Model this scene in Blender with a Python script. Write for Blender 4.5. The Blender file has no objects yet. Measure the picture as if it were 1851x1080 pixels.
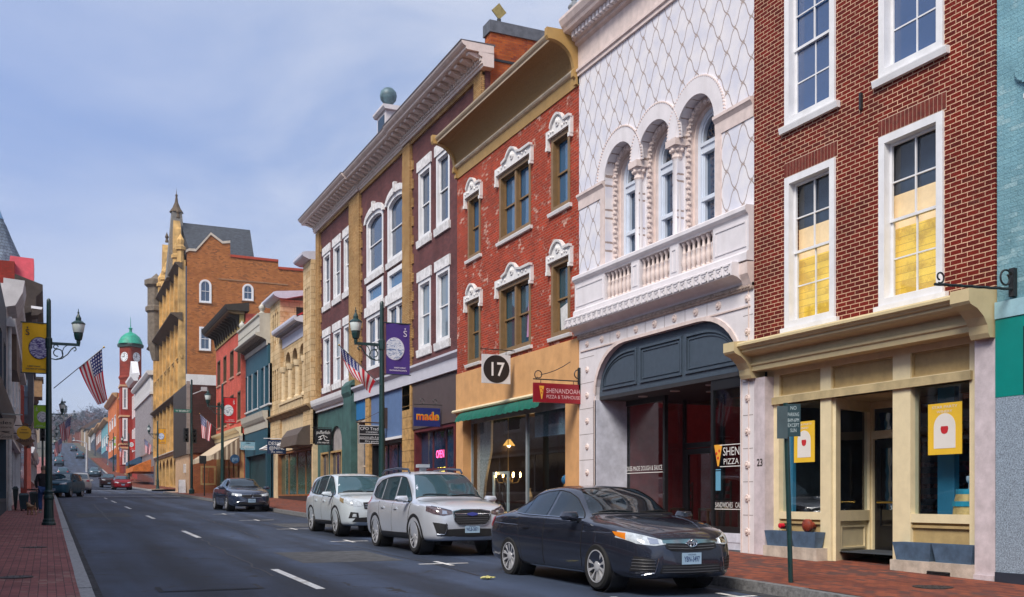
import bpy, bmesh, math, random
from mathutils import Vector, Matrix
from mathutils.bvhtree import BVHTree
R_ = math.radians
random.seed(7)
S = bpy.context.scene
COL = S.collection
# ---------------------------------------------------------------- camera
FOC, CX, HY, XV, CAMH = 1835., 925.5, 901., 86., 1.57     # calibration of the 1851 px photograph
TH = math.atan((CX-XV)/FOC); sn = math.sin(TH); cs = math.cos(TH)
SL = 0.0218                                               # the street climbs 2 %
cam = bpy.data.cameras.new("camera"); camo = bpy.data.objects.new("camera", cam); COL.objects.link(camo)
cam.sensor_width = 36; cam.lens = 36*FOC/1851; cam.shift_y = (HY-540)/1851
cam.clip_start = .05; cam.clip_end = 6000
camo.location = (0, 0, CAMH); camo.rotation_euler = (math.pi/2, 0, -TH)
S.camera = camo
# ---------------------------------------------------------------- light
SUN_EL, SUN_AZ = R_(46), R_(234)                          # behind the camera, to the left
w = bpy.data.worlds.new("World"); S.world = w; w.use_nodes = True
wt = w.node_tree; wt.nodes.clear()
def WN(t, **k):
    n = wt.nodes.new(t)
    for a, b in k.items(): setattr(n, a, b)
    return n
sky = WN('ShaderNodeTexSky', sky_type='NISHITA', sun_disc=False, sun_elevation=SUN_EL, sun_rotation=SUN_AZ)
bg1 = WN('ShaderNodeBackground'); bg1.inputs[1].default_value = .012
wt.links.new(sky.outputs[0], bg1.inputs[0])
tc = WN('ShaderNodeTexCoord'); sp = WN('ShaderNodeSeparateXYZ'); wt.links.new(tc.outputs['Generated'], sp.inputs[0])
mp = WN('ShaderNodeMapping'); mp.inputs['Scale'].default_value = (1.5, 1.5, 3.2); wt.links.new(tc.outputs['Generated'], mp.inputs[0])
nz = WN('ShaderNodeTexNoise'); nz.inputs['Scale'].default_value = 2.3; nz.inputs['Detail'].default_value = 9; nz.inputs['Roughness'].default_value = .56
nz.inputs['Distortion'].default_value = .35
wt.links.new(mp.outputs[0], nz.inputs['Vector'])
cr = WN('ShaderNodeValToRGB'); wt.links.new(nz.outputs['Fac'], cr.inputs[0])
cr.color_ramp.elements[0].position = .33; cr.color_ramp.elements[0].color = (.35, .47, .78, 1)
cr.color_ramp.elements[1].position = .65; cr.color_ramp.elements[1].color = (.80, .84, 1.0, 1)
# a bluer, thinner part of the cloud deck low to the left of the street
vd = WN('ShaderNodeVectorMath', operation='DISTANCE'); wt.links.new(tc.outputs['Generated'], vd.inputs[0]); vd.inputs[1].default_value = (-.07, .93, .33)
va = WN('ShaderNodeMath', operation='MULTIPLY_ADD'); wt.links.new(nz.outputs['Fac'], va.inputs[0]); va.inputs[1].default_value = .22; wt.links.new(vd.outputs['Value'], va.inputs[2])
vr = WN('ShaderNodeMapRange', interpolation_type='SMOOTHSTEP'); wt.links.new(va.outputs[0], vr.inputs[0])
vr.inputs[1].default_value = .12; vr.inputs[2].default_value = .52; vr.inputs[3].default_value = .72; vr.inputs[4].default_value = 0
mb_ = WN('ShaderNodeMixRGB'); wt.links.new(vr.outputs[0], mb_.inputs[0]); wt.links.new(cr.outputs[0], mb_.inputs[1]); mb_.inputs[2].default_value = (.26, .41, .84, 1)
# paler overhead, as an overcast sky is
mr = WN('ShaderNodeMapRange'); wt.links.new(sp.outputs[2], mr.inputs[0])
mr.inputs[1].default_value = .34; mr.inputs[2].default_value = .6; mr.inputs[3].default_value = 0; mr.inputs[4].default_value = .7
mx = WN('ShaderNodeMixRGB'); wt.links.new(mr.outputs[0], mx.inputs[0]); wt.links.new(mb_.outputs[0], mx.inputs[1])
mx.inputs[2].default_value = (.76, .82, .98, 1)
bg2 = WN('ShaderNodeBackground'); bg2.inputs[1].default_value = .275; wt.links.new(mx.outputs[0], bg2.inputs[0])
ad = WN('ShaderNodeAddShader'); wt.links.new(bg1.outputs[0], ad.inputs[0]); wt.links.new(bg2.outputs[0], ad.inputs[1])
wo = WN('ShaderNodeOutputWorld'); wt.links.new(ad.outputs[0], wo.inputs[0])
sl = bpy.data.lights.new("sun", 'SUN'); sl.energy = 1.5; sl.angle = R_(24); sl.color = (1, .93, .83)
so = bpy.data.objects.new("sun", sl); COL.objects.link(so)
sd = Vector((math.cos(SUN_EL)*math.sin(SUN_AZ), math.cos(SUN_EL)*math.cos(SUN_AZ), math.sin(SUN_EL)))
so.rotation_euler = sd.to_track_quat('Z', 'Y').to_euler(); so.location = (-20, -20, 30)
S.view_settings.view_transform = 'Standard'; S.view_settings.look = 'None'; S.view_settings.exposure = 1.46
S.view_settings.gamma = 1
try: S.view_settings.use_curve_mapping = False
except Exception: pass
S.cycles.max_bounces = 6; S.cycles.diffuse_bounces = 3; S.cycles.glossy_bounces = 3; S.cycles.transparent_max_bounces = 10
S.cycles.caustics_reflective = False; S.cycles.caustics_refractive = False

# ---------------------------------------------------------------- where a photo point lies on a facade plane
def F(px, py, X):
    d = X*FOC/(cs*(px-XV)); return (d-X*sn)/cs, CAMH-d*(py-HY)/FOC
def Yp(px, X): return F(px, HY, X)[0]
def Zp(px, py, X): return F(px, py, X)[1]
def P(px, py, Y):
    k = (px-CX)/FOC; X = Y*(sn+k*cs)/(cs-k*sn); d = X*sn+Y*cs
    return X, CAMH-d*(py-HY)/FOC
W1, W4, W5 = 11.85, 12.8, 12.6
KR, KL, XL = 9.02, .52, -1.4                               # right kerb, left kerb, left building line
def gz(Y):
    if Y < 125: return SL*Y
    z = SL*125
    if Y < 175: t = Y-125; return z+SL*t+t*t*(.07-SL)/100
    z = z+SL*50+25*(.07-SL)
    return z+.07*(Y-175) if Y < 430 else z+.07*255+.055*(Y-430)
def swz(X, Y):
    return gz(Y)+.14+(.025*(X-KR) if X > 4 else .02*(KL-X))

# ---------------------------------------------------------------- materials
MATS = {}
def base(name):
    m = bpy.data.materials.new(name); m.use_nodes = True; nt = m.node_tree
    return m, nt, nt.nodes['Principled BSDF']
def nd(nt, t, **k):
    n = nt.nodes.new(t)
    for a, b in k.items(): setattr(n, a, b)
    return n
def c4(c): return (c[0], c[1], c[2], 1)
def objc(nt, scale=None):
    t = nd(nt, 'ShaderNodeTexCoord'); return t.outputs['Object']
def M(name, col, rough=.6, var=.18, scale=3., metal=0, bump=0, bscale=40., spec=.5, coat=0, emit=None, estr=0, stain=0):
    """plain surface with two-scale tone variation and a little relief"""
    if name in MATS: return MATS[name]
    m, nt, b = base(name)
    b.inputs['Roughness'].default_value = rough; b.inputs['Metallic'].default_value = metal
    b.inputs['Specular IOR Level'].default_value = spec
    if coat: b.inputs['Coat Weight'].default_value = coat; b.inputs['Coat Roughness'].default_value = .04
    o = objc(nt)
    if var:
        n1 = nd(nt, 'ShaderNodeTexNoise'); n1.inputs['Scale'].default_value = scale; n1.inputs['Detail'].default_value = 8; n1.inputs['Roughness'].default_value = .62
        nt.links.new(o, n1.inputs['Vector'])
        r = nd(nt, 'ShaderNodeValToRGB'); nt.links.new(n1.outputs['Fac'], r.inputs[0])
        lo = 1-var*1.3; hi = 1+var
        r.color_ramp.elements[0].position = .32; r.color_ramp.elements[1].position = .68
        r.color_ramp.elements[0].color = c4([c*lo for c in col]); r.color_ramp.elements[1].color = c4([min(1, c*hi) for c in col])
        out = r.outputs[0]
        if stain:
            mp = nd(nt, 'ShaderNodeMapping'); mp.inputs['Scale'].default_value = (2.2, 2.2, .35); nt.links.new(o, mp.inputs[0])
            n2 = nd(nt, 'ShaderNodeTexNoise'); n2.inputs['Scale'].default_value = 1.6; n2.inputs['Detail'].default_value = 6; nt.links.new(mp.outputs[0], n2.inputs['Vector'])
            r2 = nd(nt, 'ShaderNodeMapRange'); nt.links.new(n2.outputs['Fac'], r2.inputs[0])
            r2.inputs[1].default_value = .5; r2.inputs[2].default_value = .72; r2.inputs[4].default_value = stain
            mm = nd(nt, 'ShaderNodeMixRGB'); nt.links.new(r2.outputs[0], mm.inputs[0]); nt.links.new(out, mm.inputs[1])
            mm.inputs[2].default_value = c4([col[0]*.45, col[1]*.4, col[2]*.34]); out = mm.outputs[0]
        nt.links.new(out, b.inputs['Base Color'])
    else: b.inputs['Base Color'].default_value = c4(col)
    if bump:
        n3 = nd(nt, 'ShaderNodeTexNoise'); n3.inputs['Scale'].default_value = bscale; n3.inputs['Detail'].default_value = 5; nt.links.new(o, n3.inputs['Vector'])
        bp = nd(nt, 'ShaderNodeBump'); bp.inputs['Strength'].default_value = bump; bp.inputs['Distance'].default_value = .02
        nt.links.new(n3.outputs['Fac'], bp.inputs['Height']); nt.links.new(bp.outputs[0], b.inputs['Normal'])
    if emit: b.inputs['Emission Color'].default_value = c4(emit); b.inputs['Emission Strength'].default_value = estr
    MATS[name] = m; return m
def BR(name, c1, c2, mortar, bw=.215, bh=.0685, ms=.012, flat=False, bump=.6, worn=None, wornamt=.5, offset=.5, wscale=1.3, rough=.85, soft=.15):
    """brick, block or paver courses laid over (x+y, z), or over (x, y) on the flat"""
    if name in MATS: return MATS[name]
    m, nt, b = base(name); o = objc(nt)
    s = nd(nt, 'ShaderNodeSeparateXYZ'); nt.links.new(o, s.inputs[0]); cb = nd(nt, 'ShaderNodeCombineXYZ')
    if flat: nt.links.new(s.outputs[1], cb.inputs[0]); nt.links.new(s.outputs[0], cb.inputs[1])
    else:
        a = nd(nt, 'ShaderNodeMath', operation='ADD'); nt.links.new(s.outputs[0], a.inputs[0]); nt.links.new(s.outputs[1], a.inputs[1])
        nt.links.new(a.outputs[0], cb.inputs[0]); nt.links.new(s.outputs[2], cb.inputs[1])
    dn = nd(nt, 'ShaderNodeTexNoise'); dn.inputs['Scale'].default_value = 9; dn.inputs['Detail'].default_value = 3; nt.links.new(o, dn.inputs['Vector'])
    dm = nd(nt, 'ShaderNodeVectorMath', operation='MULTIPLY_ADD'); nt.links.new(dn.outputs['Color'], dm.inputs[0])
    dm.inputs[1].default_value = (.012, .008, 0); nt.links.new(cb.outputs[0], dm.inputs[2])
    t = nd(nt, 'ShaderNodeTexBrick'); nt.links.new(dm.outputs[0], t.inputs['Vector'])
    t.offset = offset
    t.inputs['Scale'].default_value = 1; t.inputs['Brick Width'].default_value = bw; t.inputs['Row Height'].default_value = bh
    t.inputs['Mortar Size'].default_value = ms*.55; t.inputs['Mortar Smooth'].default_value = soft; t.inputs['Bias'].default_value = 0
    t.inputs['Color1'].default_value = c4(c1); t.inputs['Color2'].default_value = c4(c2); t.inputs['Mortar'].default_value = c4(mortar)
    n1 = nd(nt, 'ShaderNodeTexNoise'); n1.inputs['Scale'].default_value = .9; n1.inputs['Detail'].default_value = 9; n1.inputs['Roughness'].default_value = .65; nt.links.new(o, n1.inputs['Vector'])
    mr = nd(nt, 'ShaderNodeMapRange'); nt.links.new(n1.outputs['Fac'], mr.inputs[0]); mr.inputs[1].default_value = .3; mr.inputs[2].default_value = .7; mr.inputs[3].default_value = .72; mr.inputs[4].default_value = 1.25
    mu = nd(nt, 'ShaderNodeMixRGB', blend_type='MULTIPLY'); mu.inputs[0].default_value = 1; nt.links.new(t.outputs['Color'], mu.inputs[1]); nt.links.new(mr.outputs[0], mu.inputs[2])
    out = mu.outputs[0]
    if worn:
        n2 = nd(nt, 'ShaderNodeTexNoise'); n2.inputs['Scale'].default_value = wscale; n2.inputs['Detail'].default_value = 10; n2.inputs['Roughness'].default_value = .72; nt.links.new(o, n2.inputs['Vector'])
        r2 = nd(nt, 'ShaderNodeMapRange'); nt.links.new(n2.outputs['Fac'], r2.inputs[0]); r2.inputs[1].default_value = 1-wornamt; r2.inputs[2].default_value = 1.08-wornamt
        r2.inputs[4].default_value = .85
        t2 = nd(nt, 'ShaderNodeTexBrick'); nt.links.new(dm.outputs[0], t2.inputs['Vector']); t2.offset = offset
        for q in ('Scale', 'Brick Width', 'Row Height', 'Mortar Size', 'Mortar Smooth', 'Bias'): t2.inputs[q].default_value = t.inputs[q].default_value
        t2.inputs['Color1'].default_value = (0, 0, 0, 1); t2.inputs['Color2'].default_value = (1, 1, 1, 1); t2.inputs['Mortar'].default_value = (.45, .45, .45, 1)
        ad_ = nd(nt, 'ShaderNodeMath', operation='MULTIPLY_ADD'); nt.links.new(t2.outputs['Color'], ad_.inputs[0]); ad_.inputs[1].default_value = .2; nt.links.new(n2.outputs['Fac'], ad_.inputs[2])
        sb_ = nd(nt, 'ShaderNodeMath', operation='SUBTRACT'); nt.links.new(ad_.outputs[0], sb_.inputs[0]); sb_.inputs[1].default_value = .1; nt.links.new(sb_.outputs[0], r2.inputs[0])
        mm = nd(nt, 'ShaderNodeMixRGB'); nt.links.new(r2.outputs[0], mm.inputs[0]); nt.links.new(out, mm.inputs[1]); mm.inputs[2].default_value = c4(worn); out = mm.outputs[0]
    nt.links.new(out, b.inputs['Base Color']); b.inputs['Roughness'].default_value = rough; b.inputs['Specular IOR Level'].default_value = .25
    h = nd(nt, 'ShaderNodeMath', operation='MULTIPLY_ADD'); nt.links.new(t.outputs['Fac'], h.inputs[0]); h.inputs[1].default_value = -1
    fn = nd(nt, 'ShaderNodeTexNoise'); fn.inputs['Scale'].default_value = 35; nt.links.new(o, fn.inputs['Vector'])
    nt.links.new(fn.outputs['Fac'], h.inputs[2])
    bp = nd(nt, 'ShaderNodeBump'); bp.inputs['Strength'].default_value = bump; bp.inputs['Distance'].default_value = .012
    nt.links.new(h.outputs[0], bp.inputs['Height']); nt.links.new(bp.outputs[0], b.inputs['Normal'])
    MATS[name] = m; return m
def GL(name, col=(.012, .03, .06), rough=.03, spec=.9):
    """window glass in front of a dark room"""
    if name in MATS: return MATS[name]
    m, nt, b = base(name); b.inputs['Base Color'].default_value = c4(col); b.inputs['Roughness'].default_value = rough
    b.inputs['IOR'].default_value = 1.7; b.inputs['Specular IOR Level'].default_value = spec
    n3 = nd(nt, 'ShaderNodeTexNoise'); n3.inputs['Scale'].default_value = 2.2; n3.inputs['Detail'].default_value = 2; nt.links.new(objc(nt), n3.inputs['Vector'])
    bp = nd(nt, 'ShaderNodeBump'); bp.inputs['Strength'].default_value = .12; bp.inputs['Distance'].default_value = .05
    nt.links.new(n3.outputs['Fac'], bp.inputs['Height']); nt.links.new(bp.outputs[0], b.inputs['Normal'])
    MATS[name] = m; return m
def CLEAR(name, tint=(.8, .88, .92), refl=1.):
    """see-through pane: mirror by Fresnel, the rest passes"""
    if name in MATS: return MATS[name]
    m = bpy.data.materials.new(name); m.use_nodes = True; nt = m.node_tree; nt.nodes.clear()
    tr = nd(nt, 'ShaderNodeBsdfTransparent'); tr.inputs[0].default_value = c4(tint)
    g = nd(nt, 'ShaderNodeBsdfGlossy'); g.inputs['Roughness'].default_value = .02
    lw = nd(nt, 'ShaderNodeLayerWeight'); lw.inputs[0].default_value = .5
    pw = nd(nt, 'ShaderNodeMath', operation='POWER'); nt.links.new(lw.outputs['Facing'], pw.inputs[0]); pw.inputs[1].default_value = 4
    mu = nd(nt, 'ShaderNodeMath', operation='MULTIPLY_ADD'); nt.links.new(pw.outputs[0], mu.inputs[0]); mu.inputs[1].default_value = .9*refl; mu.inputs[2].default_value = .085
    mx = nd(nt, 'ShaderNodeMixShader'); nt.links.new(mu.outputs[0], mx.inputs[0]); nt.links.new(tr.outputs[0], mx.inputs[1]); nt.links.new(g.outputs[0], mx.inputs[2])
    o = nd(nt, 'ShaderNodeOutputMaterial'); nt.links.new(mx.outputs[0], o.inputs[0])
    MATS[name] = m; return m
# common materials
white = M('white_paint', (.78, .78, .80), .5, .06, 4, stain=.12)
cream = M('cream_paint', (.72, .60, .36), .5, .07, 4)
glassD = GL('glass_dark', (.014, .042, .095)); glassB = GL('glass_blue', (.02, .10, .21)); glassP = GL('glass_pale', (.16, .22, .28))  # dark and blue panes carry the reflected sky's blue in their base colour
clear = CLEAR('glass_clear')
dark = M('dark_interior', (.012, .011, .012), .9, .2)
iron = M('black_iron', (.018, .02, .022), .45, .2)
green = M('dark_green_metal', (.006, .035, .035), .38, .2, 6, spec=.6)
roofm = M('roof_felt', (.06, .06, .065), .9, .2)

# ---------------------------------------------------------------- mesh builder (world coordinates in, stored relative to the thing's base)
class Fr:
    """a wall plane: a runs along it, z up, p outwards"""
    def __init__(s, o, d, n): s.o, s.d, s.n = o, d, n
    def pt(s, a, z, p=0): return (s.o[0]+s.d[0]*a+s.n[0]*p, s.o[1]+s.d[1]*a+s.n[1]*p, z)
def RF(X): return Fr((X, 0), (0, 1), (-1, 0))
def LF(X): return Fr((X, 0), (0, 1), (1, 0))
def SF(Y): return Fr((0, Y), (1, 0), (0, -1))
def AF(x0, y0, x1, y1):                                    # oblique wall from point 0 to point 1, outward to its left
    L = math.hypot(x1-x0, y1-y0); d = ((x1-x0)/L, (y1-y0)/L); return Fr((x0, y0), d, (-d[1], d[0])), L
def arc(cx, cy, rx, ry, a0, a1, n): return [(cx+rx*math.cos(R_(a0+(a1-a0)*i/n)), cy+ry*math.sin(R_(a0+(a1-a0)*i/n))) for i in range(n+1)]
def EMPTY(name, loc, label=None, cat=None, group=None, rz=0):
    o = bpy.data.objects.new(name, None); COL.objects.link(o); o.location = loc; o.rotation_euler = (0, 0, rz); o.empty_display_size = .3
    if label: o['label'] = label
    if cat: o['category'] = cat
    if group: o['group'] = group
    return o
def tag(o, label=None, cat=None, group=None, kind=None):
    for k, v in (('label', label), ('category', cat), ('group', group), ('kind', kind)):
        if v: o[k] = v
    return o
class MB:
    def __init__(s): s.v = []; s.f = []; s.uv = None
    def add(s, pts): i = len(s.v); s.v += [tuple(p) for p in pts]; return i
    def poly(s, pts): i = s.add(pts); s.f.append(tuple(range(i, i+len(pts))))
    def hexa(s, p):                                        # 8 corners: bottom 4, top 4
        i = s.add(p); s.f += [tuple(i+j for j in q) for q in ((3, 2, 1, 0), (4, 5, 6, 7), (0, 1, 5, 4), (1, 2, 6, 5), (2, 3, 7, 6), (3, 0, 4, 7))]
        return s
    def box(s, x0, x1, y0, y1, z0, z1):
        return s.hexa([(x0, y0, z0), (x1, y0, z0), (x1, y1, z0), (x0, y1, z0), (x0, y0, z1), (x1, y0, z1), (x1, y1, z1), (x0, y1, z1)])
    def fb(s, fr, a0, a1, z0, z1, p0, p1):
        return s.hexa([fr.pt(a0, z0, p0), fr.pt(a1, z0, p0), fr.pt(a1, z0, p1), fr.pt(a0, z0, p1), fr.pt(a0, z1, p0), fr.pt(a1, z1, p0), fr.pt(a1, z1, p1), fr.pt(a0, z1, p1)])
    def loft(s, rings, caps=True, closed=True):
        n = len(rings[0]); i0 = len(s.v)
        for r in rings: s.add(r)
        for k in range(len(rings)-1):
            for j in range(n if closed else n-1):
                a = i0+k*n+j; b = i0+k*n+(j+1) % n; s.f.append((a, b, b+n, a+n))
        if caps and closed: s.f.append(tuple(i0+j for j in range(n))[::-1]); s.f.append(tuple(i0+(len(rings)-1)*n+j for j in range(n)))
        return s
    def fprism(s, fr, pts, p0, p1): return s.loft([[fr.pt(a, z, p0) for a, z in pts], [fr.pt(a, z, p1) for a, z in pts]])
    def mould(s, fr, prof, a0, a1): return s.loft([[fr.pt(a0, z, p) for p, z in prof], [fr.pt(a1, z, p) for p, z in prof]])
    def tube(s, path, r, n=8, caps=True):
        rings = []; rr = r if isinstance(r, (list, tuple)) else [r]*len(path); P_ = [Vector(p) for p in path]; up = None
        for i, p in enumerate(P_):
            t = (P_[min(i+1, len(P_)-1)]-P_[max(i-1, 0)]).normalized()
            if up is None: up = Vector((0, 0, 1)) if abs(t.z) < .9 else Vector((1, 0, 0))
            u = t.cross(up).normalized(); v = u.cross(t).normalized(); up = v
            rings.append([p+(u*math.cos(2*math.pi*j/n)+v*math.sin(2*math.pi*j/n))*rr[i] for j in range(n)])
        return s.loft(rings, caps)
    def lathe(s, c, prof, n=16, ax='z', sx=1, caps=True):
        rings = []
        for r, h in prof:
            q = []
            for j in range(n):
                a = 2*math.pi*j/n; x, y = r*math.cos(a), r*math.sin(a)
                q.append({'z': (c[0]+x*sx, c[1]+y, c[2]+h), 'y': (c[0]+x, c[1]+h, c[2]+y), 'x': (c[0]+h, c[1]+x, c[2]+y)}[ax])
            rings.append(q)
        return s.loft(rings, caps)
    def ball(s, c, r, n=10, sz=1): return s.lathe(c, [(max(.001, r*math.sin(math.pi*i/n)), -r*sz*math.cos(math.pi*i/n)) for i in range(n+1)], n*2 if n < 7 else n+4)
    def build(s, name, mat, parent=None, smooth=False, local=False, weld=False):
        off = (0, 0, 0)
        if parent and not local:
            p = parent
            while p.parent: p = p.parent
            off = p.location
        me = bpy.data.meshes.new(name)
        me.from_pydata([(x-off[0], y-off[1], z-off[2]) for x, y, z in s.v], [], s.f)
        bm = bmesh.new(); bm.from_mesh(me)
        if weld: bmesh.ops.remove_doubles(bm, verts=bm.verts, dist=1e-4)
        bmesh.ops.recalc_face_normals(bm, faces=bm.faces); bm.to_mesh(me); bm.free()
        me.materials.append(mat)
        if smooth:
            for p in me.polygons: p.use_smooth = True
            if smooth != 'all':
                try: me.set_sharp_from_angle(angle=R_(38))
                except Exception: pass
        o = bpy.data.objects.new(name, me); COL.objects.link(o)
        if parent: o.parent = parent
        return o
def text(body, fr, a, z, h, p, mat, parent, name='lettering', width=None, align='CENTER', flip=False, bold=0, shear=0, ext=.004, local=False):
    """letters as real mesh on a wall or sign plane; a,z = centre of the baseline, h = cap height"""
    cu = bpy.data.curves.new('t', 'FONT'); cu.body = body; cu.size = 1; cu.align_x = align; cu.extrude = 0; cu.offset = bold; cu.shear = shear; cu.resolution_u = 3
    ob = bpy.data.objects.new('t', cu); COL.objects.link(ob)
    dg = bpy.context.evaluated_depsgraph_get(); me = bpy.data.meshes.new_from_object(ob.evaluated_get(dg))
    bpy.data.objects.remove(ob); bpy.data.curves.remove(cu)
    if not me.vertices: return None
    xs = [v.co.x for v in me.vertices]; k = h/.69; kx = k
    if width: kx = width/(max(xs)-min(xs))
    mb = MB(); sg = -1 if flip else 1
    mb.v = [fr.pt(a+sg*v.co.x*kx, z+v.co.y*k, p) for v in me.vertices]
    mb.f = [tuple(q.vertices) for q in me.polygons]
    bpy.data.meshes.remove(me)
    return mb.build(name, mat, parent, local=local)
def copy_tree(o, parent=None):
    c = o.copy(); COL.objects.link(c)
    if parent: c.parent = parent; c.matrix_parent_inverse = o.matrix_parent_inverse
    for ch in o.children: copy_tree(ch, c)
    return c

# ---------------------------------------------------------------- building pieces
def wall(mb, fr, a0, a1, z0, z1, ops, dep):
    """wall face with rectangular ('r') or arched ('a') openings and their reveals"""
    A = sorted({a0, a1} | {v for o in ops for v in o[:2] if a0 < v < a1}); Z = sorted({z0, z1} | {v for o in ops for v in o[2:4] if z0 < v < z1})
    for i in range(len(A)-1):
        for j in range(len(Z)-1):
            ca, cz = (A[i]+A[i+1])/2, (Z[j]+Z[j+1])/2
            if any(o[0] < ca < o[1] and o[2] < cz < o[3] for o in ops): continue
            mb.poly([fr.pt(A[i], Z[j]), fr.pt(A[i+1], Z[j]), fr.pt(A[i+1], Z[j+1]), fr.pt(A[i], Z[j+1])])
    for q, r in (((a0, z0), (a0, z1)), ((a0, z1), (a1, z1)), ((a1, z1), (a1, z0)), ((a1, z0), (a0, z0))):
        mb.poly([fr.pt(*q), fr.pt(*r), fr.pt(*r, -dep), fr.pt(*q, -dep)])
    for o in ops:
        b0, b1, c0, c1 = o[:4]; k = o[4] if len(o) > 4 else 'r'
        pts = outline(b0, b1, c0, c1, k)
        if k != 'r':
            top = [q for q in pts if q[1] > c0+1e-6]
            for q, r in zip(top, top[1:]):
                if q[1] < c1-1e-5 or r[1] < c1-1e-5: mb.poly([fr.pt(*q), fr.pt(*r), fr.pt(r[0], c1), fr.pt(q[0], c1)])
        for q, r in zip(pts, pts[1:]+pts[:1]): mb.poly([fr.pt(*q), fr.pt(*r), fr.pt(*r, -dep), fr.pt(*q, -dep)])
    return mb
def outline(b0, b1, c0, c1, k='r', inset=0, n=14):
    b0 += inset; b1 -= inset; c0 += inset; c1 -= inset
    if k == 'r': return [(b0, c0), (b0, c1), (b1, c1), (b1, c0)]
    if k == 'b':                                           # basket arch: flat middle, round shoulders
        r1, r2 = 1.35, 1.08; m = 9
        return [(b0, c0)]+[(b0+r1-r1*math.cos(math.pi/2*i/m), c1-r2+r2*math.sin(math.pi/2*i/m)) for i in range(m+1)]+[(b1-r1+r1*math.cos(math.pi/2*i/m), c1-r2+r2*math.sin(math.pi/2*i/m)) for i in range(m, -1, -1)]+[(b1, c0)]
    r = (b1-b0)/2; ry = r if k == 'a' else min(float(k[1:])-0, c1-c0-.01) if k[0] == 's' else r
    if k == 'a': ry = min(r, c1-c0-.01)
    return [(b0, c0)]+[(b0+r-r*math.cos(math.pi*i/n), c1-ry+ry*math.sin(math.pi*i/n)) for i in range(n+1)]+[(b1, c0)]
def ring(mb, fr, po, pi, p0, p1):
    """closed frame between two outlines with equal point counts"""
    n = len(po)
    for i in range(n):
        j = (i+1) % n
        mb.hexa([fr.pt(*po[i], p0), fr.pt(*po[j], p0), fr.pt(*pi[j], p0), fr.pt(*pi[i], p0), fr.pt(*po[i], p1), fr.pt(*po[j], p1), fr.pt(*pi[j], p1), fr.pt(*pi[i], p1)])
def window(root, fr, b, mat=None, pane=None, k='r', cw=.09, dep=.12, cols=1, rows=1, sash=True, proud=.015, sill=None, lintel=None, label=None, mt=.022, mull=None, sillh=.1):
    """b=(a0,a1,z0,z1); casing, two sashes with bars, pane; sill / lintel materials add those sub-parts"""
    mat = mat or white; pane = pane or glassD
    a0, a1, z0, z1 = b; mb = MB()
    ring(mb, fr, outline(a0, a1, z0, z1, k), outline(a0, a1, z0, z1, k, cw), proud, -dep-.02)
    zm = (z0+z1)/2; sw = .045; ia0, ia1, iz0, iz1 = a0+cw, a1-cw, z0+cw, z1-cw
    spans = [(ia0, ia1)]
    if mull: mw = .055; am = (ia0+ia1)/2; spans = [(ia0, am-mw), (am+mw, ia1)]; mb.fb(fr, am-mw, am+mw, iz0, iz1, -.02, -dep)
    for (s0, s1) in spans:
        if sash:
            ztop = iz1 if k == 'r' else iz1-(ia1-ia0)/2
            for (c0, c1, pp) in ((zm-.02, iz1, dep-.03), (iz0, zm+.025, dep)):
                kk = k if (k != 'r' and c1 == iz1) else 'r'
                ring(mb, fr, outline(s0+.001, s1-.001, c0, c1-.001, kk), outline(s0, s1, c0, c1, kk, sw), -pp+.02, -pp-.02)
                for i in range(1, cols): x = s0+sw+(s1-s0-2*sw)*i/cols; mb.fb(fr, x-mt/2, x+mt/2, c0+sw, c1-sw*.9, -pp+.012, -pp-.015)
                for i in range(1, rows): z = c0+sw+(c1-c0-2*sw)*i/rows; mb.fb(fr, s0+sw, s1-sw, z-mt/2, z+mt/2, -pp+.01, -pp-.013)
        else:
            for i in range(1, cols): x = s0+(s1-s0)*i/cols; mb.fb(fr, x-mt/2, x+mt/2, iz0, iz1, -dep+.03, -dep-.01)
            for i in range(1, rows): z = iz0+(iz1-iz0)*i/rows; mb.fb(fr, s0, s1, z-mt/2, z+mt/2, -dep+.028, -dep-.012)
    w_ = mb.build('window', mat, root)
    if label: w_['label'] = label
    g = MB(); o = outline(a0, a1, z0, z1, k, cw*.6); g.poly([fr.pt(*q, -dep-.004) for q in o]); g.build('pane', pane, w_)
    if sill: MB().mould(fr, [(-.1, z0-sillh), (.07, z0-sillh), (.09, z0-.03), (.09, z0-.012), (-.1, z0-.002)], a0-.1, a1+.1).build('sill', sill, w_)
    if lintel: MB().fb(fr, a0-.06, a1+.06, z1+.003, z1+.26, -.05, .03).build('lintel', lintel, w_)
    return w_
def shell(root, fr, a0, a1, z0, z1, depth, mat, name='body', inset=.3):
    """the volume behind a facade: sides, back and flat roof, front set back so the openings stay deep"""
    return MB().fb(fr, a0+.004, a1-.004, z0, z1, -depth, -inset).build(name, mat, root)
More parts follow.
